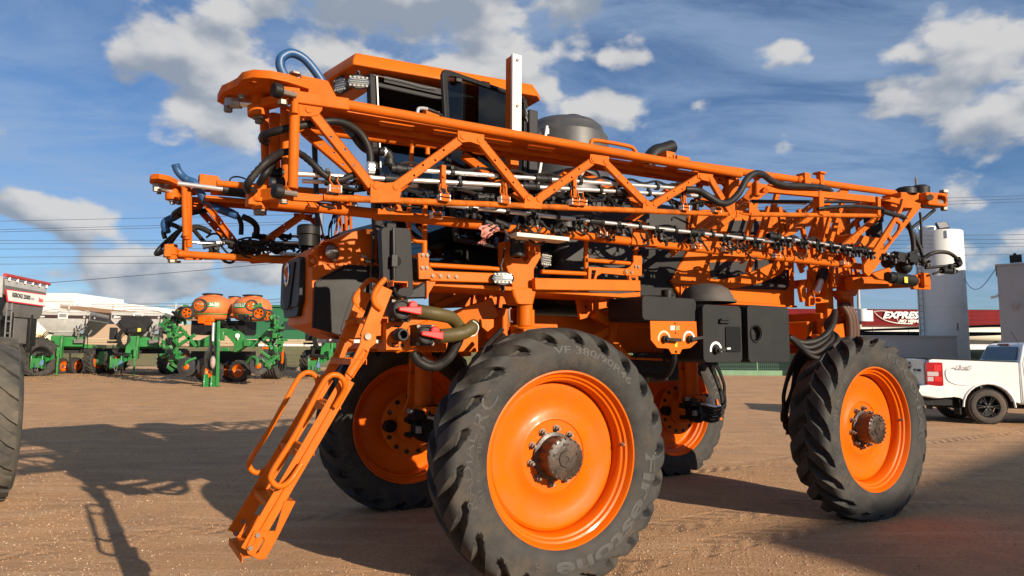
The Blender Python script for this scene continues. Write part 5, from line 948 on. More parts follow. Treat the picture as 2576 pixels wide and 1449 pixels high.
for pts in (((1.076,-1.500,2.673), (1.104,-1.500,2.702), (1.187,-1.500,2.685), (1.292,-1.480,2.669)), ((-0.371,-1.550,2.483), (-0.337,-1.560,2.451), (-0.297,-1.560,2.425), (-0.256,-1.560,2.442), (-0.244,-1.550,2.488), (-0.247,-1.500,2.539)), ((0.229,-1.550,2.537), (0.290,-1.560,2.523), (0.331,-1.560,2.481), (0.290,-1.560,2.450)),
            ((0.699,-1.550,2.567), (0.758,-1.560,2.513), (0.763,-1.560,2.446), (0.712,-1.560,2.427)), ((1.329,-1.550,2.570), (1.373,-1.560,2.501), (1.429,-1.560,2.444)), ((2.670,-1.600,2.649), (2.784,-1.620,2.676), (2.843,-1.620,2.636), (2.828,-1.600,2.586)), ((3.426,-1.580,2.667), (3.532,-1.600,2.694), (3.599,-1.600,2.653)),
            ((2.575,-1.550,2.546), (2.636,-1.560,2.474), (2.718,-1.560,2.506), (2.758,-1.550,2.587)), ((-1.817,-1.600,2.454), (-1.780,-1.620,2.427), (-1.709,-1.620,2.424)), ((-1.420,-1.600,2.492), (-1.388,-1.620,2.451), (-1.357,-1.620,2.458), (-1.358,-1.600,2.503)), ((-0.725,-1.560,2.605), (-0.707,-1.560,2.632), (-0.654,-1.550,2.653), (-0.597,-1.550,2.648))):
    part('cable', MB().tube(list(pts), .008, 6, 6), M_HOSE, BN)
for t in np.linspace(.02, .96, 22):            # loom strapped to the pipes
    pass
part('cable_loom', MB().tube([along(P1, t)+V((0, .01, .035+.012*math.sin(t*61))) for t in np.linspace(0, 1, 70)], .010, 6).tube([along(P2, t)+V((0, .05, -.05+.02*math.sin(t*47))) for t in np.linspace(0.05, 1, 70)], .012, 6), M_HOSE, BN)
part('cable_loom', MB().tube([along(L1, t)+V((0, .05, .03+.015*math.sin(t*53))) for t in np.linspace(0, 1, 70)], .010, 6).tube([along(L2, t)+V((0, .05, .03+.02*math.sin(t*57))) for t in np.linspace(0, 1, 60)], .012, 6), M_HOSE, BN)
for k in range(46):                            # small lines, tees and wiring tucked between the pipes
    t_ = rng.uniform(.03, .97); lo_ = k % 2
    a_ = along(L1 if lo_ else P2, t_)+V((0, rng.uniform(.0, .10), rng.uniform(-.10, .02))); dx = rng.uniform(.10, .28); dz = rng.uniform(-.10, -.02)
    part('cable', MB().tube([a_, a_+V((dx*.3, -.02, dz)), a_+V((dx*.7, -.01, dz*1.1)), a_+V((dx, .02, rng.uniform(-.03, .04)))], rng.uniform(.005, .010), 5, 4), M_HOSE, BN)
for k in range(30):
    q_ = (P3, P2, P1)[k % 3]; a_ = along(q_, rng.uniform(.0, .30)); a_ = V((a_.x-.20, -a_.y-rng.uniform(0, .15), a_.z+.03+rng.uniform(-.08, .03))); dx = rng.uniform(.10, .30); dz = rng.uniform(-.12, .04)
    part('cable', MB().tube([a_, a_+V((dx*.3, -.02, dz)), a_+V((dx*.7, -.01, dz*1.1)), a_+V((dx, .02, rng.uniform(-.03, .04)))], rng.uniform(.007, .015), 5, 4), M_HOSE, BF)
tee_me = mesh('tee_fitting', MB().cyl((-.05, 0, 0), (.05, 0, 0), .020, 8).cyl((0, 0, 0), (0, -.01, -.055), .017, 8).cyl((-.06, 0, 0), (-.045, 0, 0), .026, 8).cyl((.045, 0, 0), (.06, 0, 0), .026, 8), M_BLK)
for k in range(26):
    q_ = (P3, L1, P2)[k % 3]; part('tee_fitting', tee_me, None, BN, loc=along(q_, rng.uniform(.05, .97))+V((0, rng.uniform(.02, .12), rng.uniform(-.09, -.02))), rot=(rng.uniform(-.6, .6), rng.uniform(-.3, .3), 0))
for k in range(16):
    q_ = (P3, P2)[k % 2]; a_ = along(q_, rng.uniform(.0, .30)); part('tee_fitting', tee_me, None, BF, loc=(a_.x-.20, -a_.y-rng.uniform(0, .12), a_.z+.03-rng.uniform(0, .08)), rot=(rng.uniform(-.6, .6), rng.uniform(-.3, .3), 0))
part('hydraulic_elbow', MB().tube([(-1.094,-1.350,3.167), (-1.089,-1.350,3.218), (-1.058,-1.350,3.231), (-1.022,-1.350,3.233)], .012, 8, 4), M_STEEL, BN)
hose([(-1.022,-1.350,3.233), (-0.968,-1.350,3.225), (-0.917,-1.340,3.212), (-0.884,-1.330,3.191)], .012)
part('connector_block', MB().cube((-0.981,-1.300,3.204), (.10, .10, .06)).cube((-0.447,-1.400,3.016), (.05, .03, .04)), M_ORB, BN, bevel=.003)
# ---- a red rag tied to the lower tube
rg = MB(); q0 = V((-0.592,-1.480,2.470))
for i in range(9):
    for j in range(8):
        w = (.045+.03*math.sin(i*.8))*(1 if i < 6 else .8-.2*(i-6))*(1+.25*math.sin(i*2.1+3)); u_ = (j/7-.5)*2
        rg.v.append(tuple(q0+V((u_*w-.02*i*.4, .035*math.sin(j*2.2+i*1.7), -.017*i+.012*math.sin(j*2.3+i*1.9)))))
rg.f = [(i*8+j, i*8+j+1, (i+1)*8+j+1, (i+1)*8+j) for i in range(8) for j in range(7)]
o = part('rag', rg, M_REDTAPE, None, sharp=180); o.location = ORG; o.rotation_euler = (0, 0, TH); o['label'] = 'crumpled faded red rag tied to the lower boom tube above the platform'; o['category'] = 'rag'

# ================================================================ EVERYTHING AROUND THE SPRAYER
M_GRN = mat('green machine paint', (.020, .22, .045), .4, var=.3, vscale=4., coat=.2, dust=(.14, .12, .06), dustamt=.35)
M_SS = mat('galvanised hopper steel', (.48, .48, .465), .42, metal=.1, var=.25, vscale=2.5, dust=(.3, .22, .14), dustamt=.35)
M_SSD = mat('dull dark hopper steel', (.17, .165, .16), .5, metal=.2, var=.25, vscale=2., dust=(.26, .18, .11), dustamt=.4)
M_DISC = mat('worn disc steel', (.075, .075, .075), .4, metal=.4)
M_STR = mat('dark red-black stripe', (.030, .012, .012), .5)
M_WALLW = mat('white painted wall', (.74, .73, .70), .8, var=.08, vscale=.4, dust=(.45, .36, .28), dustamt=.25, dscale=.5)
M_WALLG = mat('off-white rendered wall', (.46, .45, .43), .85, var=.1, vscale=.5, bump=.2, bscale=30., dust=(.32, .26, .2), dustamt=.25, dscale=.7)
M_TWR = mat('white water tower steel', (.78, .77, .73), .45, var=.06, vscale=.6, dust=(.45, .38, .3), dustamt=.25, dscale=.9)
M_RROOF = mat('dark red roof sheet', (.22, .014, .018), .45, var=.25, vscale=.6)
M_BROOF = mat('brown roof sheet', (.26, .16, .10), .7, var=.2, vscale=.3)
M_GBLD = mat('dark green cladding', (.025, .14, .06), .55, var=.15, vscale=.5)
M_WIN = mat('dark window', (.03, .035, .03), .15)
M_CAR = mat('white car paint', (.80, .80, .79), .22, coat=.8, dust=(.5, .38, .28), dustamt=.18, dscale=2.)
M_TAIL = mat('red tail lamp', (.38, .006, .010), .15, coat=.6)
M_TAILW = mat('clear lamp', (.50, .42, .42), .12, coat=.6)
M_CARG = mat('dark car glass', (.012, .016, .022), .06, coat=.5)
M_WIRE = mat('power cable', (.05, .05, .055), .6)
M_POLE = mat('concrete pole', (.42, .40, .37), .85)
M_FGRN = mat('green fence paint', (.10, .24, .12), .6)
M_FWIRE = mat('fence wire', (.10, .13, .10), .6)
M_BASE = mat('weathered concrete kerb', (.34, .24, .18), .9, var=.3, vscale=2.)
M_GRASS = mat('dry grass', (.15, .155, .045), .9, var=.5, vscale=1.2, col2=(.24, .17, .08), dust=(.10, .13, .03), dustamt=.6, dscale=.8)
M_ASPH = mat('asphalt', (.06, .06, .06), .9)
M_RAIL = mat('beige guard rail', (.52, .40, .26), .6, var=.2, vscale=1.)
def gwheel(parent, name, c, r, w, ang, rim=.5, rm=None, lug=18, deep=.6):     # background wheel: axle along local y turned by ang
    mb = MB().lathe([(r*rim, -w*.42), (r*rim*1.1, -w*.5), (r*.86, -w*.52), (r*.94, -w*.42), (r*.945, 0), (r*.94, w*.42), (r*.86, w*.52), (r*rim*1.1, w*.5), (r*rim, w*.42)], 32)
    for s in (-1, 1):
        for k in range(lug):
            a = 2*math.pi*(k+(.5 if s > 0 else 0))/lug; da = .32; vs = []
            for y, dd in ((0, 0), (s*w*.34, da*.7), (s*w*.50, da)):
                for hw, rr in ((-.05, r*.93), (-.04, r), (.04, r), (.05, r*.93)): f = a+dd+hw*1.2; vs.append((rr*math.cos(f)*(.985 if abs(y) > w*.4 else 1), y, rr*math.sin(f)*(.985 if abs(y) > w*.4 else 1)))
            fs = []
            for i in (0, 1):
                for j in range(3): q = i*4+j; fs.append((q, q+1, q+5, q+4))
            fs.append((8, 11, 10, 9)); mb.add(vs, fs)
    o = part(name, mb, M_RUB, parent, loc=c, rot=(0, 0, ang))
    part('rim', MB().lathe([(r*rim*1.02, -w*.46), (r*rim*.96, -w*.45), (r*rim*.88, -w*.30), (r*rim*.6, -w*.16), (r*rim*.3, -w*.22), (0, -w*.22)], 28).lathe([(r*rim*1.02, w*.46), (r*rim*.9, w*.3), (0, w*.2)], 24), rm or M_RIM, o)
    part('hub', MB().cyl((0, -w*.2, 0), (0, -w*.42, 0), r*.13, 14), M_BOLT if rm is None else M_GRN, o)
    for i in range(8): a = i*math.pi/4; part('wheel_nut', nut_me, None, o, loc=(r*rim*.45*math.cos(a), -w*.20, r*rim*.45*math.sin(a)))
    return o
nut_me = mesh('wheel_nut', MB().cyl((0, 0, 0), (0, -.03, 0), .02, 6), M_BOLT)
def setrel(root): return lambda name, mb, m, parent=None, **k: part(name, mb, m, parent or root, **k)
# ---- big smooth-lugged tyre at the left edge
t = thing('implement_wheel', 'huge worn black tyre with slanting tread bars at the left edge', 'wheel', (-5.74, 7.3, .86), R(40))
tw = MB().lathe([(.42, -.30), (.46, -.36), (.62, -.39), (.76, -.37), (.83, -.31), (.858, -.2), (.862, 0), (.858, .2), (.83, .31), (.76, .37), (.62, .39), (.46, .36), (.42, .30)], 64)
tw.v = [(p[1], p[0], p[2]) for p in tw.v]; tw.f = [f[::-1] for f in tw.f]
for s in (-1, 1):
    for k in range(22):
        a = 2*math.pi*k/22+(.14 if s > 0 else 0); vs = []
        for y, dd in ((0, 0), (s*.14, .16), (s*.26, .30), (s*.33, .36)):
            for hw, rr in ((-.085, .855), (-.075, .885), (.075, .885), (.085, .855)):
                rr2 = rr-(.02 if abs(y) > .3 else .004 if abs(y) > .2 else 0); f = a+dd+hw; vs.append((y, rr2*math.cos(f), rr2*math.sin(f)))
        fs = []
        for i in range(3):
            for j in range(3): q = i*4+j; fs.append((q, q+4, q+5, q+1))
        fs.append((12, 13, 14, 15)); tw.add(vs, fs)
part('tyre', tw, mat('old tyre rubber', (.055, .054, .048), .75, var=.4, vscale=5., bump=.3, bscale=40., dust=(.16, .13, .09), dustamt=.7, dscale=3.), t)
rm = MB().lathe([(.43, -.28), (.40, -.26), (.36, -.1), (.1, -.08), (0, -.08)], 32).lathe([(.43, .28), (.40, .26), (.36, .1), (0, .08)], 32); rm.v = [(p[1], p[0], p[2]) for p in rm.v]
part('rim', rm, M_RIM, t); part('axle_stub', MB().cyl((-.9, 0, 0), (-.08, 0, 0), .09, 16), M_BLK, t)
# ---- grain cart
t = thing('grain_cart', 'tall grey grain cart with a red rolled tarp and a white side band', 'grain cart', (-21.15, 28, gz(0, 28)), R(11.5))
P = setrel(t)
def cart_x(z): return 0 if z > 3.2 else -(3.2-z)*.35
body = MB(); sec = [(0, 4.32), (0.02, 3.98), (0.0, 3.62), (-.02, 3.5), (-.02, 3.02), (-.10, 2.75)]
lowy = {4.32: (-.05, 3.72), 3.98: (.0, 3.70), 3.62: (.08, 3.66), 3.5: (.12, 3.62), 3.02: (.34, 3.52), 2.75: (.45, 3.45)}
for x, z in sec:
    y0, y1 = lowy[z]; body.v += [(x, y0, z), (x, y1, z), (-2.7-x*.5, y1, z), (-2.7-x*.5, y0, z)]
for i in range(5):
    for j in range(4): a = i*4+j; b_ = i*4+(j+1) % 4; body.f.append((a, b_, b_+4, a+4))
body.f.append((0, 3, 2, 1)); body.f.append((20, 21, 22, 23))
hop = P('hopper', body, M_SSD)
P('side_sheet', MB().add([(.012, -.03, 4.28), (.012, 3.70, 4.28), (.03, 3.69, 4.0), (.03, .0, 4.0)], [(0, 3, 2, 1)]), M_SS, hop)
P('side_band', MB().add([(.045, .13, 3.62+.20), (.045, 3.62, 3.88), (.03, 3.60, 3.36), (.03, .32, 3.36)], [(0, 3, 2, 1)]), M_WHITE, hop)
P('band_edge', MB().beam((.05, .28, 3.36), (.05, 3.60, 3.36), .01, .05).beam((.05, .10, 3.84), (.05, 3.62, 3.90), .01, .03).beam((.05, .06, 3.84), (.05, .28, 3.36), .02, .10), M_RED, hop)
tx = MB(); text(tx, 'REBOKE 25000', (.052, .62, 3.58), .25, (0, 1, -.01), (0, 0, 1), width=1.55, bold=.01); text(tx, 'INOX', (.052, 2.24, 3.57), .12, (0, 1, 0), (0, 0, 1), width=.28); P('lettering', tx, M_DKGAP, hop, kind='stuff')
tx = MB(); text(tx, 'Stara', (.052, 2.95, 3.54), .26, (0, 1, 0), (0, 0, 1), width=.42, bold=.01); P('lettering', tx, M_RED, hop, kind='stuff')
P('front_sheet', MB().add([(-.02, -.06, 4.36), (-1.6, -.06, 4.40), (-1.6, -.04, 3.55), (-.02, -.02, 3.5)], [(0, 1, 2, 3)]).box(-1.0, -.1, -.08, -.065, 3.55, 3.8), M_SS, hop)
rl = P('tarp_roll', MB().tube([(.06, -.1, 4.42), (.08, 1.2, 4.41), (.08, 2.5, 4.41), (.06, 3.8, 4.42)], .085, 12, 3), mat('red tarp', (.45, .05, .04), .6, var=.3, vscale=3.), hop)
for k in range(6): P('tarp_hook', MB().beam((.10, .2+k*.66, 4.36), (.10, .2+k*.66, 4.22), .08, .02), M_WHITE, rl)
P('underframe', MB().box(-2.4, -.15, .3, 3.4, 1.5, 2.9).box(-.6, -.05, .9, 1.1, 1.2, 3.0).box(-.6, -.05, 2.6, 2.8, 1.2, 3.0).beam((-.3, -.9, 1.2), (-.3, .8, 2.8), .3, .35).beam((-.1, -.5, 2.2), (-.1, .4, 3.9), .2, .35), M_BLK, bevel=.02)
P('side_hatch', MB().box(-.14, -.10, 1.3, 2.4, 1.6, 2.7), M_SSD)
P('ladder', MB().box(-.02, .02, .35, .40, 1.6, 3.4).box(-.02, .02, .75, .80, 1.6, 3.4).box(-.02, .02, .4, .75, 2.0, 2.05).box(-.02, .02, .4, .75, 2.5, 2.55).box(-.02, .02, .4, .75, 3.0, 3.05), M_GREY)
P('drive_shaft', MB().tube([(-.9, -.3, 2.8), (-.6, -.5, 3.5), (-.7, -.4, 3.9), (-1.1, -.2, 3.7)], .14, 12, 4), M_BLK)
gwheel(t, 'wheel', (-.05, .5, .82), .95, .75, R(75)); gwheel(t, 'wheel', (-.6, 4.6, .97), .97, .85, R(50), rm=M_DKGAP); gwheel(t, 'wheel', (-2.4, 1., .9), .92, .75, R(75))
# ---- fertiliser spreaders
def spreader(label, X, Y, rz, black_front, mid):
    t = thing('fertiliser_spreader', label, 'spreader', (X, Y, gz(X, Y)), rz, 'spreaders parked along the fence')
    P = setrel(t); L_ = 3.6; hw = 1.14
    b = MB(); prof = [(1.16, 3.06), (1.14, 3.10), (1.16, 2.72), (.58, 2.02), (.50, 1.98)]
    rings = [(1.16, -.02, 3.08), (1.16, -.02, 2.68), (.60, .30, 2.02), (.5, .4, 1.9)]
    for w, y, z in rings: b.v += [(-w, y, z), (w, y, z), (w, L_-y, z), (-w, L_-y, z)]
    for i in range(3):
        for j in range(4): a = i*4+j; b_ = i*4+(j+1) % 4; b.f.append((a, a+4, b_+4, b_))
    b.f.append((12, 15, 14, 13))
    hop = P('hopper', b, M_SS)
    P('side_sheet', MB().add([(1.172, 0, 3.0), (1.172, L_, 3.0), (1.172, L_, 2.7), (1.172, 0, 2.7)], [(0, 1, 2, 3)]).add([(1.165, .05, 2.67), (1.165, L_-.05, 2.67), (.61, L_-.3, 2.0), (.61, .3, 2.0)], [(0, 3, 2, 1)]), M_SSD, hop)
    P('rib', MB().beam((-1.0, .13, 2.43), (1.0, .13, 2.43), .03, .02).beam((-.85, .2, 2.26), (.85, .2, 2.26), .03, .02).beam((-.6, .24, 2.10), (.6, .24, 2.10), .03, .03), M_SS, hop)
    P('band', MB().box(-1.12, 1.10, -.035, -.025, 2.76, 2.92), M_STR, hop); P('band', MB().box(1.175, 1.18, .2, L_-.1, 2.74, 2.92), M_STR, hop)
    P('sight_window', MB().box(-.20, .22, -.06, -.03, 2.74, 3.02), M_WHITE, hop); P('window_pane', MB().box(-.15, .17, -.066, -.06, 2.80, 2.98), M_GREY, hop)
    tx = MB(); text(tx, 'Stara', (-1.06, -.038, 2.79), .13, (1, 0, 0), (0, 0, 1), width=.30, shear=.3, bold=.012); text(tx, 'Stara', (1.183, .6, 2.79), .13, (0, 1, 0), (0, 0, 1), width=.34, shear=.3, bold=.012); tx.lathe([(.045, 0), (.05, -.002), (.03, -.002)], 16, o=(.93, -.036, 2.84)); P('lettering', tx, M_WHITE, hop, kind='stuff')
    P('top_rim', MB().box(-1.18, 1.18, -.04, .0, 3.05, 3.09).box(1.15, 1.19, 0, L_, 3.05, 3.09).box(-1.19, -1.15, 0, L_, 3.05, 3.09), M_SS, hop)
    for k in range(3): P('tarp_bow', MB().tube([(-1.1, .5+k*1.3, 3.08), (-.5, .5+k*1.3, 3.22), (.5, .5+k*1.3, 3.22), (1.1, .5+k*1.3, 3.08)], .012, 6, 5), M_BLK, hop)
    P('ladder', MB().box(.98, 1.01, -.06, -.03, 1.3, 2.95).box(1.12, 1.15, -.06, -.03, 1.3, 2.95).box(1.0, 1.13, -.06, -.03, 1.9, 1.94).box(1.0, 1.13, -.06, -.03, 2.3, 2.34), M_BLK)
    P('frame_beam', MB().box(-.35, .95, .1, .3, 1.38, 1.86).box(-1.0, 1.2, .5, 3.4, 1.3, 1.5), M_GRN, bevel=.02)
    P('belly', MB().box(-.9, 1.1, .6, 3.2, 1.05, 1.32), M_DKGAP)
    P('tool_column', MB().prism([(-.42, .85), (.08, .85), (.08, 1.9), (-.34, 1.9)], .3, lambda a, b_, c: (a, -.4+c, b_)).box(.06, .16, -.45, -.1, .8, 1.92), M_GRN, bevel=.02)
    P('support_leg', MB().box(.06, .14, -.75, -.67, .0, 1.15).box(.04, .16, -.78, -.64, .9, 1.35).cube((.10, -.71, .02), (.16, .16, .03)), M_GRN, bevel=.01)
    P('drawbar', MB().beam((-.1, -.4, .95), (-.45, -1.1, .70), .22, .22).box(-.80, -.30, -1.4, -1.05, .38, .82).box(-.80, -.74, -1.45, -1.0, .32, .95).box(-.36, -.30, -1.45, -1.0, .32, .95), M_GRN, bevel=.02)
    P('coiled_hose', MB().tube([(-.35+.30*math.cos(a)*(1+.04*math.sin(a*3)), -1.1+.16*math.sin(a), .90+.012*a) for a in np.linspace(0, 15, 50)], .025, 6), M_HOSE)
    P('blue_strap', MB().box(-.40, -.26, -1.47, -1.42, .48, .74), mat('blue strap', (.10, .22, .36), .7, var=.5, vscale=9.))
    P('chain', MB().tube([(-.62, -1.45, .6), (-.58, -1.48, .35), (-.50, -1.46, .25), (-.45, -1.46, .5), (-.38, -1.46, .62)], .022, 6, 4), M_CHROME)
    for k in range(3): P('hose', MB().tube([(-.75+.05*k, -.8, 1.0), (-.68+.04*k, -.6, 1.6), (-.62+.04*k, -.3, 2.05-.06*k), (-.3, -.1, 2.0)], .022, 6, 5), M_HOSE)
    P('gear_cluster', MB().box(.55, .95, -.1, .25, 1.55, 1.75).cyl((.75, -.2, 2.0), (1.05, .1, 2.35), .05, 8).cyl((.7, -.1, 1.7), (.85, -.1, 2.5), .045, 8).cyl((1.0, .0, 1.7), (1.25, .1, 2.2), .04, 8).box(.6, .72, -.12, .1, 1.9, 2.2), M_SSD, bevel=.01)
    P('drive_chain', MB().tube([(.62, -.12, 2.4), (.72, -.2, 2.2), (.9, -.2, 2.25), (1.02, -.1, 2.4)], .03, 6, 4).cyl((.9, -.12, 2.1), (.9, -.2, 2.1), .09, 12), M_CHROME)
    if black_front: P('metering_tub', MB().prism([(-.78, 2.58), (-.5, 2.88), (.5, 2.88), (.72, 2.6), (.45, 2.1), (-.45, 2.1)], .4, lambda a, b_, c: (a, -.45+c, b_)).box(-.35, .5, -.55, -.4, 2.06, 2.30), M_BLK, bevel=.04); P('warning_label', MB().box(.12, .26, -.56, -.555, 2.1, 2.28), M_YEL); P('control_box', MB().box(-1.12, -.82, -.4, -.1, 1.72, 2.3).box(-1.2, -.7, -.4, -.1, 1.55, 1.65), M_BLK, bevel=.03)
    if black_front:
        for k in range(4): P('hose', MB().tube([(-.5+.06*k, -.6, 2.3), (-.72+.05*k, -.7, 1.9), (-.6+.06*k, -.75, 1.45), (-.3+.05*k, -.7, 1.5+.05*k), (-.2, -.6, 2.0), (.3, -.6, 2.1)], .03, 6, 5), M_HOSE)
    w_ = R(68)
    gwheel(t, 'wheel', (1.32, .7, .66), .66, .42, w_, rim=.55); gwheel(t, 'wheel', (1.75, 1.9, .66), .66, .5, w_, rim=.55)
    gwheel(t, 'wheel', (-1.05, .9, .66), .66, .42, w_, rim=.55)
    if mid: gwheel(t, 'wheel', (-.25, 1.1, .40), .42, .3, w_, rim=.6); gwheel(t, 'wheel', (.32, 1.3, .42), .42, .3, w_, rim=.6)
    P('lower_box', MB().box(1.2, 1.9, .6, 1.5, .45, 1.15), M_GRN, bevel=.05)
    return t
spreader('grey hopper spreader on green frame parked next to the grain cart', -22.12, 33.3, R(18), False, True)
spreader('grey hopper spreader with a black tub on its front, between grey spreader and green planter', -18.42, 33.3, R(18), True, False)
spreader('green-framed spreader half hidden behind the orange nose and the ladder', -8.6, 32.2, R(8), True, False)
# ---- folded planter
Y0 = 29.; t = thing('folded_planter', 'green folded planter carrying orange seed tanks beside the spreaders', 'planter', (-12.4, 28.6, gz(0, 28.6)), 0)
def P(name, mb, m, parent=None, **k):
    par = parent or t
    return part(name, mb, m, par, rel=False, **k)
def rl_(p): return V(p)-V((-12.4, 28.6, gz(0, 28.6)))
def tankb(c, rx, h, name='seed_tank'):
    mb = MB().lathe([(0, -.5), (.62, -.5), (.80, -.46), (.90, -.36), (.90, -.30), (.93, -.28), (.93, -.24), (1., -.20), (1.02, .0), (.98, .16), (.85, .33), (.62, .43), (.45, .47), (.44, .52)], 32, 'z'); mb.v = [(p[0]*rx+c[0], p[1]*rx+c[1], p[2]*h+c[2]) for p in mb.v]
    o = P(name, mb, mat('orange tank plastic', (.62, .15, .035), .5, var=.15, vscale=2., dust=(.45, .25, .12), dustamt=.3), sharp=50)
    l = MB().lathe([(.46, .50), (.52, .51), (.52, .55), (.36, .57), (0, .58)], 28, 'z'); l.v = [(p[0]*rx+c[0], p[1]*rx+c[1], p[2]*h+c[2]) for p in l.v]
    P('tank_lid', l, M_BLK, o)
    P('tank_belt', MB().lathe([(.945*rx, -.29*h), (.95*rx, -.25*h)], 32, 'z', c), M_GRN, o); return o
c1, c2, c3 = rl_((-12.884,29.000,3.443)), rl_((-11.158,29.000,3.414)), rl_((-12.960,31.500,3.607))
o1 = tankb(c1, .80, 1.08); o2 = tankb(c2, .80, 1.05); tankb(c3, .55, .95)
for c, o, s in ((c1, o1, 'ABSOLUTA 26-24'), (c2, o2, 'ABSOLUTA 26-24')):
    lb = MB(); n_ = 12
    for z0, z1, rr, in ((-.10, .10, 1.03),):
        for i in range(n_+1):
            a = R(-142+96*i/n_); lb.v += [(c.x+.80*1.035*math.cos(a), c.y+.80*1.035*math.sin(a), c.z-.02), (c.x+.80*1.025*math.cos(a), c.y+.80*1.025*math.sin(a), c.z+.19)]
        lb.f += [(2*i, 2*i+2, 2*i+3, 2*i+1) for i in range(n_)]
    P('tank_label', lb, M_GRN, o)
    vs, fs = glyphs(s, 1., 0., 0., .02); x0 = min(v[0] for v in vs); x1 = max(v[0] for v in vs); k = 1.15/(x1-x0); tm = MB()
    tm.add([(c.x+.80*1.05*math.cos(R(-90)+((v[0]-x0)*k-.575)/.82), c.y+.80*1.05*math.sin(R(-90)+((v[0]-x0)*k-.575)/.82), c.z+.035+v[1]*.13/.7) for v in vs], fs); P('lettering', tm, M_WHITE, o, kind='stuff')
q = lambda *a: V(a)
mast = P('mast', MB().beam(rl_((-11.568,26.500,0.251)), rl_((-11.546,26.500,2.700)), .09, .14, (1, 0, 0)).beam(rl_((-11.295,26.200,0.250)), rl_((-11.444,26.400,2.765)), .08, .10, (1, 0, 0)).beam(rl_((-11.471,26.200,0.266)), rl_((-11.185,26.200,0.267)), .2, .04), M_GRN, bevel=.01)
P('ram_rod', MB().cyl(rl_((-11.596,26.300,1.978)), rl_((-11.606,26.300,2.691)), .05, 10), M_STEEL, mast)
P('hitch', MB().cube(rl_((-11.644,26.200,0.365)), (.38, .3, .42)).cube(rl_((-11.705,26.100,0.469)), (.06, .35, .5)).cube(rl_((-11.434,26.100,0.404)), (.06, .35, .5)), M_GRN, mast, bevel=.03)
for k in range(5): P('hose', MB().tube([rl_((-11.754,26.400,2.217)), rl_((-11.719,26.300,1.706))+q(.03*k, 0, 0), rl_((-11.832,26.200,1.469))+q(.04*k, 0, -.05*k), rl_((-11.776,26.200,1.000))+q(.03*k, 0, .02*k), rl_((-11.499,26.200,0.867)), rl_((-11.458,26.300,1.201)), rl_((-11.598,26.400,1.809))+q(.03*k, 0, 0)], .028, 6, 5), M_HOSE, mast)
P('bag', MB().ball(rl_((-11.470,26.100,1.170)), .13, 10, 8, (.8, .8, 1.9)), mat('pale plastic bag', (.42, .33, .28), .6, var=.5, vscale=12.), mast)
ypl = lambda pts, y0, th: MB().prism([(p[0], p[2]) for p in pts], th, lambda a, b, c: (a, y0+c, b))
pts = [rl_(p) for p in ((-11.865,27.500,2.511), (-11.332,27.500,2.539), (-11.040,27.500,2.373), (-10.884,27.500,2.072), (-10.393,27.500,2.047), (-10.392,27.500,1.774), (-10.836,27.500,1.772), (-11.146,27.500,1.558), (-11.288,27.500,1.557), (-11.268,27.500,1.893), (-11.566,27.500,2.211), (-11.859,27.500,2.387))]
cf = P('centre_frame', ypl(pts, pts[0].y, .35), M_GRN, bevel=.02)
pts = [rl_(p) for p in ((-13.094,27.500,2.033), (-12.660,27.500,2.035), (-12.105,27.500,2.314), (-12.009,27.500,1.801), (-12.682,27.500,1.751), (-13.080,27.500,1.760))]
P('side_beam', ypl(pts, pts[0].y, .35), M_GRN, cf, bevel=.02)
P('box_plate', MB().cube(rl_((-10.723,27.450,1.913)), (.26, .04, .22)), M_GRN, cf, bevel=.01); P('box_plate', MB().cube(rl_((-12.701,27.450,1.885)), (.26, .04, .22)), M_GRN, cf, bevel=.01)
P('cone_sticker', MB().lathe([(.10, 0), (.08, -.01), (0, -.012)], 14, o=rl_((-11.119,27.450,2.212))).beam(rl_((-11.106,27.440,2.159)), rl_((-11.079,27.440,2.042)), .05, .02), M_WHITE, cf)
P('chute', MB().cube(rl_((-11.659,27.300,2.205)), (.14, .15, .36)).cube(rl_((-11.493,27.300,1.661)), (.3, .2, .14)), M_GRN, cf, bevel=.02)
P('dark_works', MB().box(-1.3, 1.0, .3, 1.6, 2.0, 2.6).box(-1.2, 1.1, .2, 1.4, .7, 1.3).cyl(rl_((-11.740,28.000,2.620)), rl_((-11.737,28.000,2.946)), .09, 12).cyl(rl_((-12.055,28.000,2.763)), rl_((-11.400,28.000,2.730)), .10, 10).cyl(rl_((-11.392,28.000,2.549)), rl_((-11.087,28.000,2.189)), .06, 8), M_BLK, cf)
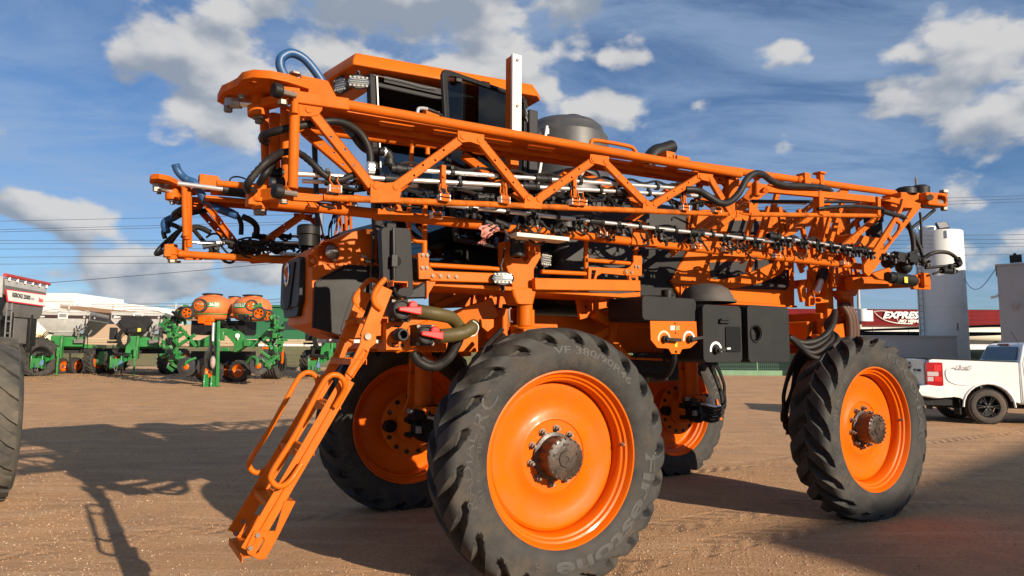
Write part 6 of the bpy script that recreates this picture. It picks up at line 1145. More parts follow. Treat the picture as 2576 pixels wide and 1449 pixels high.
def rowmess(cx0, sg, seed):                    # one folded wing: parallel arms, springs and row units
    r_ = random.Random(seed); w = P('folded_wing', MB().beam(rl_((cx0, 27.3, 1.75)), rl_((cx0+sg*.75, 27.3, 2.55)), .1, .12).beam(rl_((cx0+sg*.1, 27.3, 2.25)), rl_((cx0+sg*.85, 27.3, 1.75)), .1, .12).beam(rl_((cx0+sg*.75, 27.2, .9)), rl_((cx0+sg*.85, 27.2, 2.9)), .14, .14, (1, 0, 0)).beam(rl_((cx0+sg*.85, 27.2, 2.9)), rl_((cx0+sg*.15, 27.2, 3.35)), .12, .12), M_GRN, bevel=.01)
    for k in range(78):
        f = k/77; z = .95+2.4*f; x = cx0+sg*(.75+.22*math.sin(f*3.1))+r_.uniform(-.16, .16)
        if f > .75: x -= sg*(f-.75)*2.2
        a = V((x, 27.1+r_.uniform(-.3, .3), z)); b_ = a+V((r_.uniform(-.38, .38), r_.uniform(-.1, .1), r_.uniform(-.30, .30)))
        P('row_arm', MB().beam(rl_(a), rl_(b_), .07, .10), M_GRN, w, bevel=.005)
        if k % 3 == 0: P('row_unit', MB().cube(rl_(a+V((.05, -.1, .05))), (.16, .12, .20)).cyl(rl_(a), rl_(b_+V((.05, -.1, 0))), .035, 8), M_GRN if k % 2 else M_BLK, w, bevel=.01)
        if k % 5 == 1: P('rod_end', MB().cyl(rl_(a), rl_(a+V((.1, -.1, .14))), .025, 6), M_STEEL, w)
    P('spring', MB().tube([rl_((cx0+sg*.62+.018*i, 27.0+.03*math.cos(i*1.57), 1.17+.03*math.sin(i*1.57))) for i in range(22)], .012, 5), M_RIM, w)
    return w
wl = rowmess((-12.663,27.300,2.518)[0]+.0, -1, 3); wr = rowmess((-10.436,27.300,2.529)[0], 1, 5)
P('orange_hopper', MB().cube(rl_((-12.301,26.900,2.818)), (.30, .25, .28)).cube(rl_((-12.024,26.900,2.855)), (.32, .25, .22)).cube(rl_((-12.067,26.900,2.680)), (.28, .2, .14)).xf(Matrix.Identity(4)), M_RIM, wl, bevel=.03)
P('black_hopper', MB().cube(rl_((-10.684,26.900,2.932)), (.35, .25, .25)).cube(rl_((-10.507,26.900,2.863)), (.25, .25, .25)), M_BLK, wr, bevel=.04)
def gauge(c, r, par):                          # small spoked gauge wheel
    y = .09; o = P('gauge_wheel', MB().lathe([(r*.72, -y), (r*.95, -y), (r, -y*.6), (r, y*.6), (r*.95, y), (r*.72, y)], 28, o=c, close=True), M_RUB, par)
    mb = MB().lathe([(r*.72, -y*.95), (r*.62, -y*1.02), (r*.60, -y*.6)], 28, o=c).lathe([(r*.18, -y*1.1), (.0, -y*1.15)], 14, o=c)
    for i in range(5): a = i*1.2566; mb.beam((c[0], c[1]-y*.9, c[2]), (c[0]+r*.66*math.cos(a), c[1]-y*.9, c[2]+r*.66*math.sin(a)), .02, .06)
    part('spoked_rim', mb, M_RIM, o); return o
for cc, r, w in ((rl_((-12.387,26.800,3.388)), .28, wl), (rl_((-12.812,26.700,3.090)), .26, wl), (rl_((-13.201,27.000,3.099)), .25, wl), (rl_((-10.334,26.800,3.398)), .24, wr), (rl_((-9.981,26.700,3.081)), .26, wr), (rl_((-9.764,27.000,3.012)), .25, wr)): gauge(cc, r, w)
def disc_(c, par, face):
    P('coulter_disc', MB().lathe([(.02, -.04), (.13, -.05), (.36, .0), (.375, .005), (.36, .012), (.02, .0)], 36, o=c), M_DISC, par)
    mb = MB()
    for i in range(44): a = 2*math.pi*i/44; mb.beam((c[0]+.20*math.cos(a), c[1]-.038, c[2]+.20*math.sin(a)), (c[0]+.35*math.cos(a), c[1]-.006, c[2]+.35*math.sin(a)), .010, .008)
    P('disc_flutes', mb, M_BLK if face < 0 else M_SSD, par, kind='stuff'); P('disc_hub', MB().lathe([(.12, -.05), (.10, -.07), (.04, -.09), (0, -.09)], 18, o=c), M_RIM, par)
disc_(rl_((-9.969,26.800,1.031)), wr, 1); disc_(rl_((-12.804,26.800,0.982)), wl, -1); disc_(rl_((-12.831,27.300,0.937)), wl, -1)
P('disc_arm', MB().tube([rl_((-10.009,26.700,1.050)), rl_((-10.001,26.700,1.272)), rl_((-10.232,26.800,1.373)), rl_((-10.509,27.000,1.162))], .06, 8, 4), M_GRN, wr); P('disc_arm', MB().tube([rl_((-12.811,26.700,1.035)), rl_((-12.733,26.700,1.189)), rl_((-12.442,26.800,1.327))], .05, 8, 4), M_GRN, wl)
for cc, r in (((-11.251,28.200,0.781), .45), ((-12.007,29.200,0.750), .45), ((-12.463,28.400,0.769), .45), ((-13.153,29.200,0.744), .43)):
    p = rl_(cc); gwheel(t, 'wheel', p, r, .34, R(-14), rim=.58, lug=16)
# ---- packing roller behind the planter
t = thing('rubber_roller', 'tall black ribbed tyre roller standing right of the green planter by the fence', 'roller', ((-10.892,31.000,0.509)[0], 31, gz(0, 31)), R(-6))
mb = MB()
for k in range(7): mb.lathe([(.35, -.36+k*.12-.055), (.60, -.36+k*.12-.05), (.66, -.36+k*.12-.02), (.66, -.36+k*.12+.02), (.60, -.36+k*.12+.05), (.35, -.36+k*.12+.055)], 36, 'x', (0, 0, .68))
part('tyre', mb, M_RUB, t); part('frame', MB().box(-.48, .48, -.08, .08, 1.36, 1.44).box(-.48, -.43, -.06, .06, .68, 1.4).box(.43, .48, -.06, .06, .68, 1.4), M_RIM, t); part('axle', MB().cyl((-.5, 0, .68), (.5, 0, .68), .05, 10), M_BLK, t)
# ---- fence, verge, road, guard rail
def mfence(label, x0, x1, Y, h, step, mp_, mw, base_h, bm, dense):
    t = thing('mesh_fence', label, 'fence', (x0, Y, 0))
    n_ = int((x1-x0)/step)
    for i in range(n_+1):
        x = x0+i*step; part('post', MB().box(i*step-.03, i*step+.03, -.03, .03, gz(x, Y)-.1, gz(x, Y)+h+.05), mp_, t)
    wires = MB(); zb = gz(0, Y)+base_h
    for i in range(int((x1-x0)/dense)): wires.beam((i*dense, 0, zb), (i*dense, 0, zb+h-base_h), .008, .008, (1, 0, 0))
    for k in range(int(h/.2)): wires.beam((0, 0, zb+.1+k*.2), (x1-x0, 0, zb+.1+k*.2), .008, .008)
    part('wire_mesh', wires, mw, t, kind='stuff')
    part('base_kerb', MB().box(-.1, x1-x0+.1, -.10, .10, gz(0, Y)-.2, zb), bm, t); return t
mfence('brown wire mesh fence on a low kerb behind the parked farm machines', -46, -4, 40, 1.35, 2.5, M_FWIRE, mat('rusty wire', (.20, .13, .08), .7), .12, M_BASE, .10)
mfence('green wire fence on a pale green kerb beyond the black side boxes', 2, 16.6, 36, 1.4, 2.2, M_FGRN, M_FGRN, .26, mat('faded green kerb', (.17, .30, .17), .7, var=.25, vscale=2.), .11)
vb = MB(); X_ = np.linspace(-90, 90, 91)
for y, z in ((40.6, .62), (43, .75), (46, 1.25), (49, 1.75), (51.5, 1.98)):
    for x in X_: vb.v.append((x, y, z+.08*noise.noise((x*.4, y*.4, 0))))
vb.f = [(j*91+i, j*91+i+1, (j+1)*91+i+1, (j+1)*91+i) for j in range(4) for i in range(90)]
struct('grass_verge', vb, M_GRASS)
vb = MB().add([(1, 37, .53), (30, 37, .53), (30, 40.6, .66), (1, 40.6, .66)], [(0, 1, 2, 3)]); struct('grass_strip', vb, M_GRASS)
struct('road', MB().add([(-300, 53, 1.99), (300, 53, 1.99), (300, 62, 1.99), (-300, 62, 1.99)], [(0, 1, 2, 3)]), M_ASPH)
t = thing('guard_rail', 'beige steel guard rail along the raised road behind the fence', 'guard rail', (-70, 52.2, 1.9))
part('rail', MB().prism([(0, .30), (.05, .36), (0, .44), (.05, .52), (0, .60), (.03, .62), (.08, .52), (.03, .44), (.08, .36), (.03, .28)], 66, lambda a, b, c: (c, -a, b)), M_RAIL, t)
for i in range(22): part('post', MB().box(i*3-.05, i*3+.05, .02, .14, -.3, .6), M_RAIL, t)
gr = MB(); rs = np.random.default_rng(3)           # tufts of weeds along the fence and under the machines
for k in range(2600):
    if k < 1700: x = rs.uniform(-28, 2); y = rs.choice([rs.normal(39.2, .4), rs.normal(33.0, 1.1), rs.normal(30.5, 1.2)])
    else: x = rs.uniform(2, 30); y = rs.uniform(36.6, 40)
    hgt = rs.uniform(.03, .15); a = rs.uniform(0, 6.28); z = gz(x, y); l = rs.uniform(-.1, .1)
    gr.add([(x-.02*math.cos(a), y-.02*math.sin(a), z), (x+.02*math.cos(a), y+.02*math.sin(a), z), (x+l, y+rs.uniform(-.1, .1), z+hgt)], [(0, 1, 2)])
o = part('weeds', gr, mat('dry weeds', (.10, .10, .04), .9, var=.5, vscale=3., col2=(.18, .14, .07)), None, kind='stuff'); o['label'] = 'thin dry weeds growing along the fence and under the parked machines'; o['category'] = 'weeds'
# ---- far buildings on the left
t = thing('white_warehouse', 'long white industrial building with a raised parapet behind the grey spreaders', 'building', (-62, 95, 1.5))
part('wall', MB().box(-14, 6.0, 0, 20, -.5, 6.0+.9), M_WALLW, t); part('parapet', MB().box(-10.5, .4, -.15, 12, 6.9, 8.1), M_WALLW, t); part('end_block', MB().box(6.0, 7.2, -.2, 12, -.5, 6.6), M_WALLW, t)
t = thing('brown_shed', 'long low brown-roofed shed behind the middle grey spreader', 'shed', (-46, 88, 1.6))
part('wall', MB().box(-12, 14, 0, 16, -.5, 3.4), mat('tan shed wall', (.42, .30, .2), .8), t)
part('roof', MB().add([(-12.5, -.6, 5.9), (14.5, -.6, 3.4), (14.5, 17, 3.4), (-12.5, 17, 5.9), (-12.5, -.6, 5.4), (14.5, -.6, 2.9), (14.5, 17, 2.9), (-12.5, 17, 5.4)], [(0, 1, 2, 3), (7, 6, 5, 4), (0, 4, 5, 1), (1, 5, 6, 2), (2, 6, 7, 3), (3, 7, 4, 0)]), M_BROOF, t)
t = thing('green_building', 'dark green building seen between the planter and the orange nose', 'building', (-22.5, 66, 1.9))
part('wall', MB().box(-4, 6, 0, 10, -.5, 4.0), M_GBLD, t); part('roof_edge', MB().box(-4.2, 6.2, -.2, 10.2, 4.0, 4.2), M_GBLD, t); part('window', MB().box(.3, 1.7, -.06, -.01, 1.8, 2.6), M_WIN, t); part('lower_band', MB().box(-4.1, 6.1, -.1, -.01, -.3, .5), M_WALLW, t)
t = thing('roadside_sign', 'yellow and white sign reading negocio low behind the grain cart', 'sign', ((-29.393,42.000,2.526)[0], 42, .7), R(6))
part('panel', MB().box(-1.1, 1.3, -.03, .03, 1.0, 2.05), mat('sign yellow', (.85, .72, .28), .6, var=.3, vscale=1., col2=(.85, .82, .7)), t)
tx = MB(); text(tx, 'negócio', (-.55, -.035, 1.68), .26, (1, 0, 0), (0, 0, 1), width=.95, bold=.02); part('lettering', tx, mat('sign ink', (.25, .10, .02), .6), t, kind='stuff')
tx = MB(); text(tx, 'MÁQUINAS E SERVIÇOS', (-.75, -.035, 1.40), .12, (1, 0, 0), (0, 0, 1), width=1.4); part('small_print', tx, M_GREY, t, kind='stuff')
part('post', MB().box(-.9, -.82, .03, .1, -.3, 1.0), M_GREY, t); part('post', MB().box(.9, .98, .03, .1, -.3, 1.0), M_GREY, t)
# ---- poles and power lines
def pole(label, x, y, h, arms, group=None, box=False):
    t = thing('utility_pole', label, 'utility pole', (x, y, gz(x, y)), 0, group)
    part('shaft', MB().tube([(0, 0, -.5), (0, 0, h)], (.17, .10), 10), M_POLE, t)
    for z in arms: part('cross_arm', MB().box(-1.1, 1.1, -.06, .06, z-.06, z+.06), M_POLE, t)
    for z in arms:
        for dx in (-1., -.4, .4, 1.): part('insulator', ins_me, None, t, loc=(dx, 0, z+.06))
    if box: part('transformer', MB().cyl((-.05, -.5, h*.42), (-.05, -.5, h*.60), .34, 14).box(.1, .75, -.6, -.3, h*.42, h*.58), M_WALLW, t)
    return t
ins_me = mesh('insulator', MB().cyl((0, 0, 0), (0, 0, .16), .04, 8), M_GREY)
pole('concrete utility pole left of the picture carrying the long power lines', -52, 36.5, 9.4, (9.1,))
pole('concrete utility pole right of the picture carrying the long power lines', 58, 36.5, 9.4, (9.1,))
pole('grey utility pole with a white transformer in front of the red roof', (26.756,52.000,3.295)[0], 52, 5.2, (4.9,), box=True)
pole('small dark utility pole in front of the white industrial building', (-52.510,80.000,6.283)[0], 80, 5.2, (4.9,))
pole('thin utility pole between the brown shed and the planter', (-42.349,85.000,6.867)[0], 85, 5.6, (5.3,))
pole('utility pole far behind the planter beside the orange nose', (-31.766,90.000,7.245)[0], 90, 5.5, (5.2,))
LW = dict(zip((547, 569, 575, 598, 606, 620, 641, 659), ['topmost long cable crossing the sky behind the whole sprayer', 'second highest long cable, just under the topmost one', 'third long cable, close below the second highest', 'fourth long cable, topmost of the lower bundle of cables', 'fifth long cable in the lower bundle, below its topmost one', 'sixth long cable, middle of the lower bundle of cables', 'seventh long cable, next above the lowest of the bundle', 'lowest of the long cables crossing behind the whole sprayer']))
for (ya, yb_) in ((547, 481), (569, 489), (575, 497), (598, 582), (606, 594), (620, 604), (641, 613), (659, 633)):
    zz = lambda y_, x_: 1.6+((880.3 if x_ < 1288 else 893)-y_)/1700*36*1.0
    za, zb = zz(ya, 0), zz(yb_, 2576); xa, xb = -27.3, 27.3; sl = (zb-za)/(xb-xa)
    pts = [(x, 36.3, za+sl*(x-xa)-.25*(1-(x/55)**2)+.12) for x in np.linspace(-52, 58, 23)]
    solo('power_line', MB().tube(pts, .011, 5), M_WIRE, LW[ya], 'power line', 'overhead power cables')
p0, p1 = V((-32.043,45.000,6.273)), V((-14.917,45.000,8.082)); p0 = p0+(p0-p1)*.6; p1 = p1+(p1-p0)*1.
solo('power_line', MB().tube([p0.lerp(p1, t_)-V((0, 0, .5*math.sin(math.pi*t_))) for t_ in np.linspace(0, 1, 16)], .018, 5), M_WIRE, 'single low cable sloping up behind the red tarp and the orange nose', 'power line')
for dz in (0, .35):
    solo('power_line', MB().tube([V((-54.889,88.000,7.224))+V((0, 0, dz)), V((-38.900,88.000,7.399))+V((0, 0, dz)), V((-27.496,88.000,8.112))+V((0, 0, dz*1.5)), V((-14.927,88.000,8.693))+V((0, 0, dz*2))], .03, 5), M_WIRE, ('lower' if dz == 0 else 'upper')+' of two distant cables over the brown shed and orange tanks', 'power line', 'distant low cables')
# ---- right side: tower, wall, buildings
t = thing('water_tower', 'tall white cylindrical water tower behind the white pickup', 'water tower', (23.68, 37.1, gz(0, 37.1)))
H_ = 7.85
tb = part('shell', MB().lathe([(1.16, -.3), (1.16, H_), (1.12, H_+.03), (0, H_+.06)], 64, 'z'), M_TWR, t)
for z in (1.9, 3.7, 5.7): part('weld_seam', MB().lathe([(1.163, z-.012), (1.172, z), (1.163, z+.012)], 64, 'z'), M_TWR, tb)
part('stencil', MB().box(-.02, .06, -1.175, -1.165, 2.4, 2.8), M_GREY, tb)
lm = MB().box(-1.22, -1.19, -.28, -.24, 0, H_+.3).box(-1.22, -1.19, .1, .14, 0, H_+.3); part('ladder', lm, M_GREY, t)
for k in range(22): part('ladder_rung', rung_me if k else (rung_me := mesh('ladder_rung', MB().box(-1.22, -1.19, -.24, .1, 0, .03), M_GREY)), None, t, loc=(0, 0, .4+k*.34))
part('top_tank', MB().lathe([(.42, H_), (.42, H_+.32), (.3, H_+.36), (0, H_+.36)], 24, 'z', (-.62, .0, 0)), M_TWR, t)
part('flood_lamp', MB().box(-.30, .30, -.06, .06, -.18, .24).xf(Matrix.Translation((-.32, -.9, H_+.22)) @ Matrix.Rotation(R(-8), 4, 'Y') @ Matrix.Rotation(R(-25), 4, 'X')), M_BLK, t, bevel=.01)
part('lamp_glass', MB().box(-.26, .26, -.075, -.062, -.15, .21).xf(Matrix.Translation((-.32, -.9, H_+.22)) @ Matrix.Rotation(R(-8), 4, 'Y') @ Matrix.Rotation(R(-25), 4, 'X')), M_GREY, t)
part('hook_bracket', MB().box(-.30, -.22, -1.2, -1.14, H_-.45, H_-.05), M_WHITE, t)
t = thing('yard_wall', 'low grey rendered wall left of the white water tower', 'wall', (17, 35, gz(0, 35)))
part('wall_face', MB().box(-1.8, 6.0, 0, .2, -.3, 2.08), M_WALLG, t); part('coping', MB().box(-1.85, 6.05, -.05, .25, 2.08, 2.14), M_WALLG, t)
part('notice', MB().box(1.1, 1.55, -.012, -.002, 1.18, 1.42), M_WHITE, t); tx = MB(); text(tx, 'PROIBIDO', (1.15, -.014, 1.35), .05, (1, 0, 0), (0, 0, 1), width=.35); text(tx, 'E', (1.3, -.014, 1.28), .04, (1, 0, 0), (0, 0, 1)); text(tx, 'ENTRADA', (1.17, -.014, 1.21), .04, (1, 0, 0), (0, 0, 1), width=.3); part('lettering', tx, M_RED, t, kind='stuff')
rs = random.Random(4)
for k in range(9): part('stain', MB().prism(circ(1.9+rs.uniform(-.35, .35)-.06*k+.4, 1.8-.09*k+rs.uniform(-.1, .1), rs.uniform(.05, .12), 7, rs.uniform(.04, .1)), .001, lambda a, b, c: (a, -.003-c, b)), mat('paint patch', (.36, .35, .34), .9), t)
t = thing('office_block', 'plain pale office block at the right edge behind the pickup', 'building', (22.4, 31, gz(0, 31)), R(-36))
part('wall', MB().box(0, 14, 0, 5, -.3, 5.35), M_WALLG, t); part('parapet_cap', MB().box(-.06, 14.1, -.06, 5.1, 5.35, 5.43), M_WALLG, t)
part('flood_lamp', MB().box(.5, .95, -.12, .0, 5.45, 5.80), M_BLK, t, bevel=.01); part('camera', MB().cyl((-.05, -.1, 3.95), (-.28, -.22, 3.88), .06, 10).box(-.05, .0, -.1, 0, 3.9, 4.05), M_WHITE, t); part('camera', MB().ball((.62, -.1, 3.42), .08, 10, 8).box(.52, .72, -.12, 0, 3.45, 3.62), mat('tan camera', (.45, .36, .3), .5), t)
part('window', MB().box(2.15, 3.1, -.02, .01, .9, 1.75), M_WIN, t)
for k, x in enumerate((.6, 1.15, 1.55)): part('wire_post', MB().cyl((x, .1, 5.43), (x+.1, .1, 5.85 if k < 2 else 5.6), .02, 6).cyl((x+.1, .1, 5.82 if k < 2 else 5.58), (x+.1, .1, 5.9 if k < 2 else 5.66), .06, 8), M_BLK, t)
solo('power_line', MB().tube([(24.4, 36.4, 5.9), (24.1, 35.3, 5.1), (23.2, 33.2, 4.95), (22.5, 31, 5.75)], .016, 5, 6), M_WIRE, 'slack grey cable hanging from the water tower to the office block', 'power line')
t = thing('freight_depot', 'white depot with a dark red ribbed roof front carrying white lettering', 'building', (44, 75, 2.0))
part('wall', MB().box(-16, 30, 0, 20, -.5, 2.95), M_WALLW, t)
rb = MB(); prof = []
for k in range(13): z = 2.75+k*.145; prof += [(-.35+.010*k*8/12, z), (-.42+.010*k*8/12, z+.07)]
prof += [(.2, 4.62), (.2, 2.75)]
rf = part('roof_front', rb.prism(prof, 47, lambda a, b, c: (-16.5+c, a, b)), M_RROOF, t, sharp=10)
yt = -.46
tx = MB(); text(tx, 'EXPRESSO', (-3.05, yt, 3.60), .98, (1, 0, 0), (0, 0, 1), width=5.5, shear=.35, bold=.045, ext=.03); part('lettering', tx, M_WHITE, rf, kind='stuff')
tx = MB(); text(tx, 'RIO VERMELHO', (-1.30, yt, 3.12), .44, (1, 0, 0), (0, 0, 1), width=3.3, shear=.3, bold=.02, ext=.03); part('lettering', tx, M_WHITE, rf, kind='stuff')
part('swoosh', MB().tube([(-4.0, yt, 4.32), (-3.6, yt, 3.85), (-2.8, yt, 3.35), (-1.6, yt, 3.05), (-.3, yt, 2.98), (.2, yt, 3.0)], (.03, .07), 6, 5).tube([(-4.0, yt, 4.32), (-3.0, yt, 4.38), (-2.2, yt, 4.2), (-1.6, yt, 3.7), (-1.3, yt, 3.0)], .03, 6, 5), M_WHITE, rf)
tx = MB(); text(tx, 'VENDER É', (-7.3, yt, 3.95), .42, (1, 0, .06), (0, 0, 1), width=2.2, bold=.02, ext=.03); text(tx, 'O NEGÓCIO', (-7.2, yt, 3.42), .42, (1, 0, .06), (0, 0, 1), width=2.2, bold=.02, ext=.03); part('lettering', tx, mat('faded lettering', (.62, .5, .46), .8), rf, kind='stuff')
for x in (-6.9, -1.5, 3., 7.6): w_ = part('window', MB().box(x-.05, x+2.4, -.03, .0, 1.05, 1.75), M_WIN, t); part('mullion', MB().box(x+1.1, x+1.2, -.05, -.03, 1.05, 1.75), M_WALLW, w_)
for x in (-4, 0, 4.4): part('wall_rib', MB().box(x, x+.06, -.04, -.005, 0, 2.7), M_WALLW, t)
t = thing('carport', 'dark flat-roofed carport between the grey wall and the depot', 'carport', (22.5, 46, 1.2))
part('roof', MB().box(-1.8, 11, 0, 5, 1.75, 1.95).beam((-1.9, -.05, 1.9), (11, -.05, 2.4), .06, .16), M_BLK, t); part('back', MB().box(-1., 11, 4.8, 5, -.5, 1.8), M_DKGAP, t)
for x in (-1.2, 3.5, 8): part('post', MB().box(x-.06, x+.06, 0, .12, -.4, 1.75), M_BLK, t)
t = thing('tank_trailer', 'cream tank trailer parked beyond the carport by the office block', 'trailer', (36.2, 58, 1.9))
part('tank', MB().lathe([(0, -.1), (.5, -.1), (.62, .1), (.62, 6.0), (.5, 6.2), (0, 6.2)], 28, 'x', (-.2, 0, 1.45)), mat('cream tank', (.72, .64, .50), .5), t)
part('tank_band', MB().lathe([(.63, 1.0), (.64, 1.1)], 28, 'x', (-.2, 0, 1.45)), M_GREY, t); part('hatch', MB().cyl((.8, 0, 2.05), (.8, 0, 2.16), .12, 14), M_RED, t); part('bed', MB().box(-.3, 5.8, -.6, .6, .6, .85), M_BLK, t)
for x in (.2, 1.2, 5): gwheel(t, 'wheel', (x, -.7, .45), .45, .3, 0)
# ---- buildings behind the photographer whose shadows reach into the yard
t = thing('machinery_hall', 'tall pale machinery hall standing behind the photographer to the right', 'building', (19.0, -10.2, 0), R(41))
part('wall', MB().box(0, 42, -14, 0, -.3, 7.6), M_WALLW, t); part('roof', MB().prism([(-14.5, 7.6), (.0, 7.6), (-.4, 8.0), (-7, 9.6), (-14.5, 8.0)], 42.4, lambda a, b, c: (c-.2, a, b)), M_GREY, t); part('door', MB().box(8, 13, .01, .06, 0, 5), M_GREY, t)
t = thing('storage_hall', 'long storage hall outside the right edge beside the office block', 'building', ((22.870,30.000,5.018)[0]+2.0, 25.8, .2), R(45.6))
part('wall', MB().box(0, 26, -7, 0, -.3, 8.2), M_WALLW, t); part('roof', MB().box(-.2, 26.2, -7.2, .2, 8.2, 8.45), M_GREY, t)
# ---- pickup
t = thing('pickup_truck', 'white double-cab pickup with black wheels parked at the right', 'pickup truck', (11.03, 15.78, 0), R(-9.5))
Wd = 1.85
def P(name, mb, m, parent=None, **k):
    if not isinstance(mb, bpy.types.Mesh): mb.v = [(-.62+(p[0]+.62)*1.42 if p[0] < -.62 else p[0], p[1], p[2]) for p in mb.v]
    return part(name, mb, m, parent or t, **k)
def arch(cx, r, n_=12): return [(cx+r*math.cos(math.pi*(1-i/n_)), .40+r*math.sin(math.pi*(1-i/n_))) for i in range(n_+1)]
side = [(-1.06, .66), (-1.10, .80), (-1.08, 1.0), (-1.05, 1.46), (-.98, 1.50), (.66, 1.43), (.66, .52), (.60, .46)]+arch(0, .53)[::-1][0:0]
bedside = [(.62, .50)]+[p for p in arch(0, .52)[::-1] if p[1] > .5]+[(-.60, .60), (-1.02, .70), (-1.08, .80), (-1.08, 1.0), (-1.05, 1.47), (-.98, 1.50), (.66, 1.43), (.66, .50)]
for y0 in (0, Wd-.10): 
    o = P('bed_side', MB().prism(bedside, .10, lambda a, b, c: (a, y0+c, b)), M_CAR, bevel=.025)
    if y0 == 0:
        P('bed_crease', MB().tube([(-.72, -.004, 1.30), (-.80, -.006, 1.22), (-.78, -.006, 1.02), (-.66, -.006, .92), (-.45, -.004, .90)], .012, 6, 4), M_CAR, o)
        lip = MB().tube([(p[0], -.004, p[1]) for p in arch(0, .545)], .022, 6); P('arch_lip', lip, M_CAR, o)
        tx = MB(); text(tx, '4x4', (-.72, -.008, 1.26), .13, (1, 0, -.03), (0, 0, 1), width=.40, shear=.3, bold=.012); P('lettering', tx, M_GREY, o, kind='stuff'); tx = MB(); text(tx, '4x4', (-.71, -.012, 1.268), .11, (1, 0, -.03), (0, 0, 1), width=.37, shear=.3); P('lettering_face', tx, M_CAR, o, kind='stuff')
P('bed_rail', MB().beam((-1.04, .03, 1.51), (.66, .03, 1.44), .06, .03).beam((-1.04, Wd-.03, 1.51), (.66, Wd-.03, 1.44), .06, .03).beam((-1.05, .0, 1.51), (-1.05, Wd, 1.51), .05, .03), M_BLK)
P('bed_cover', MB().add([(-1.0, .06, 1.49), (.64, .06, 1.43), (.64, Wd-.06, 1.43), (-1.0, Wd-.06, 1.49)], [(0, 1, 2, 3)]), M_BLK)
tg = P('tailgate', MB().box(-1.12, -1.04, .10, Wd-.10, .82, 1.49), M_CAR, bevel=.02)
P('gate_handle', MB().box(-1.15, -1.11, .82, 1.03, 1.28, 1.42), M_BLK, tg, bevel=.01)
tx = MB(); text(tx, 'PRÓ CAMPO', (-1.125, .62, 1.20), .075, (0, -1, 0), (0, 0, 1), width=.42, bold=.006); text(tx, 'máquinas agrícolas', (-1.125, .62, 1.15), .03, (0, -1, 0), (0, 0, 1), width=.40); P('lettering', tx, M_DKGAP, tg, kind='stuff')
tl = P('tail_lamp', MB().prism(rrect(-1.10, -.85, .87, 1.42, .03), .115, lambda a, b, c: (a, -.012+c, b)), M_TAIL, bevel=.012)
P('clear_lens', MB().box(-1.09, -.92, -.018, .06, 1.10, 1.20).box(-1.09, -1.00, -.018, .06, .98, 1.08), M_TAILW, tl); M_BRL = mat('bright red lens', (.9, .03, .03), .1, coat=.6); P('bright_lens', MB().box(-.98, -.88, -.018, .02, 1.22, 1.36), M_BRL, tl); P('bright_lens', MB().box(-.98, -.88, -.018, .02, .98, 1.08), M_BRL, tl)
P('tail_lamp', MB().box(-1.125, -1.0, Wd-.11, Wd+.01, .87, 1.42), M_TAIL, bevel=.012)
P('bumper', MB().prism([(-1.24, .64), (-1.26, .86), (-1.06, .90), (-.74, .84), (-.70, .62), (-1.0, .58)], Wd+.04, lambda a, b, c: (a, -.02+c, b)), M_CAR, bevel=.03); P('bumper_step', MB().box(-1.25, -1.08, .3, Wd-.3, .875, .895).box(-1.2, -.7, .1, Wd-.1, .42, .60), M_BLK)
cab_pts = [(.70, .46), (.70, 1.46), (.84, 1.84), (1.0, 1.90), (1.9, 1.91), (2.3, 1.86), (2.95, 1.42), (2.95, .46)]
cb = MB()
sec = lambda z: 0 if z < 1.46 else (z-1.46)*.34
vs = [(x, sec(z), z) for x, z in cab_pts]+[(x, Wd-sec(z), z) for x, z in cab_pts]; fs = [tuple(range(8)), tuple(range(8, 16))[::-1]]+[(i, i+8, (i+1) % 8+8, (i+1) % 8) for i in range(8)]
cabo = P('cab', cb.add(vs, fs), M_CAR, bevel=.035)
P('rear_window', MB().add([(.697, .14, 1.49), (.697, Wd-.14, 1.49), (.815, Wd-.24, 1.80), (.815, .24, 1.80)], [(0, 1, 2, 3)]).xf(Matrix.Translation((-.022, 0, 0))), M_CARG, cabo)
P('stop_lamp', MB().box(.80, .86, .72, 1.13, 1.835, 1.875), mat('dark red lens', (.18, .01, .02), .2), cabo)
wy = lambda z: sec(z)-.012
P('side_window', MB().add([(.98, wy(1.50), 1.50), (1.75, wy(1.48), 1.48), (1.75, wy(1.80), 1.80), (1.06, wy(1.80), 1.80), (.95, wy(1.6), 1.62)], [(0, 1, 2, 3, 4)]).add([(1.85, wy(1.48), 1.48), (2.75, wy(1.45), 1.46), (2.3, wy(1.78), 1.79), (1.85, wy(1.8), 1.80)], [(0, 1, 2, 3)]), M_CARG, cabo)
P('windscreen', MB().add([(2.90, .15, 1.47), (2.90, Wd-.15, 1.47), (2.34, Wd-.25, 1.84), (2.34, .25, 1.84)], [(0, 1, 2, 3)]).xf(Matrix.Translation((.03, 0, .02))), M_CARG, cabo)
P('door_seam', MB().tube([(.80, -.003, .56), (.80, -.003, 1.44), (.92, .10, 1.78)], .005, 5).tube([(1.80, -.003, .56), (1.80, -.003, 1.44)], .005, 5), M_DKGAP, cabo)
P('door_handle', MB().tube([(.86, -.01, 1.28), (.92, -.035, 1.285), (1.05, -.035, 1.285), (1.1, -.01, 1.28)], .016, 6, 3), M_CAR, cabo)
P('side_moulding', MB().box(.95, 1.75, -.012, -.002, .93, .945), M_BLK, cabo); P('side_step', MB().box(.72, 2.8, -.10, .10, .40, .48), M_BLK, bevel=.02)
P('antenna', MB().cyl((1.0, .6, 1.9), (.86, .6, 2.16), .008, 6), M_BLK, cabo)
P('bonnet', MB().prism([(2.9, .5), (2.9, 1.40), (3.9, 1.26), (4.05, 1.1), (4.08, .5)], Wd-.06, lambda a, b, c: (a, .03+c, b)), M_CAR, bevel=.06)
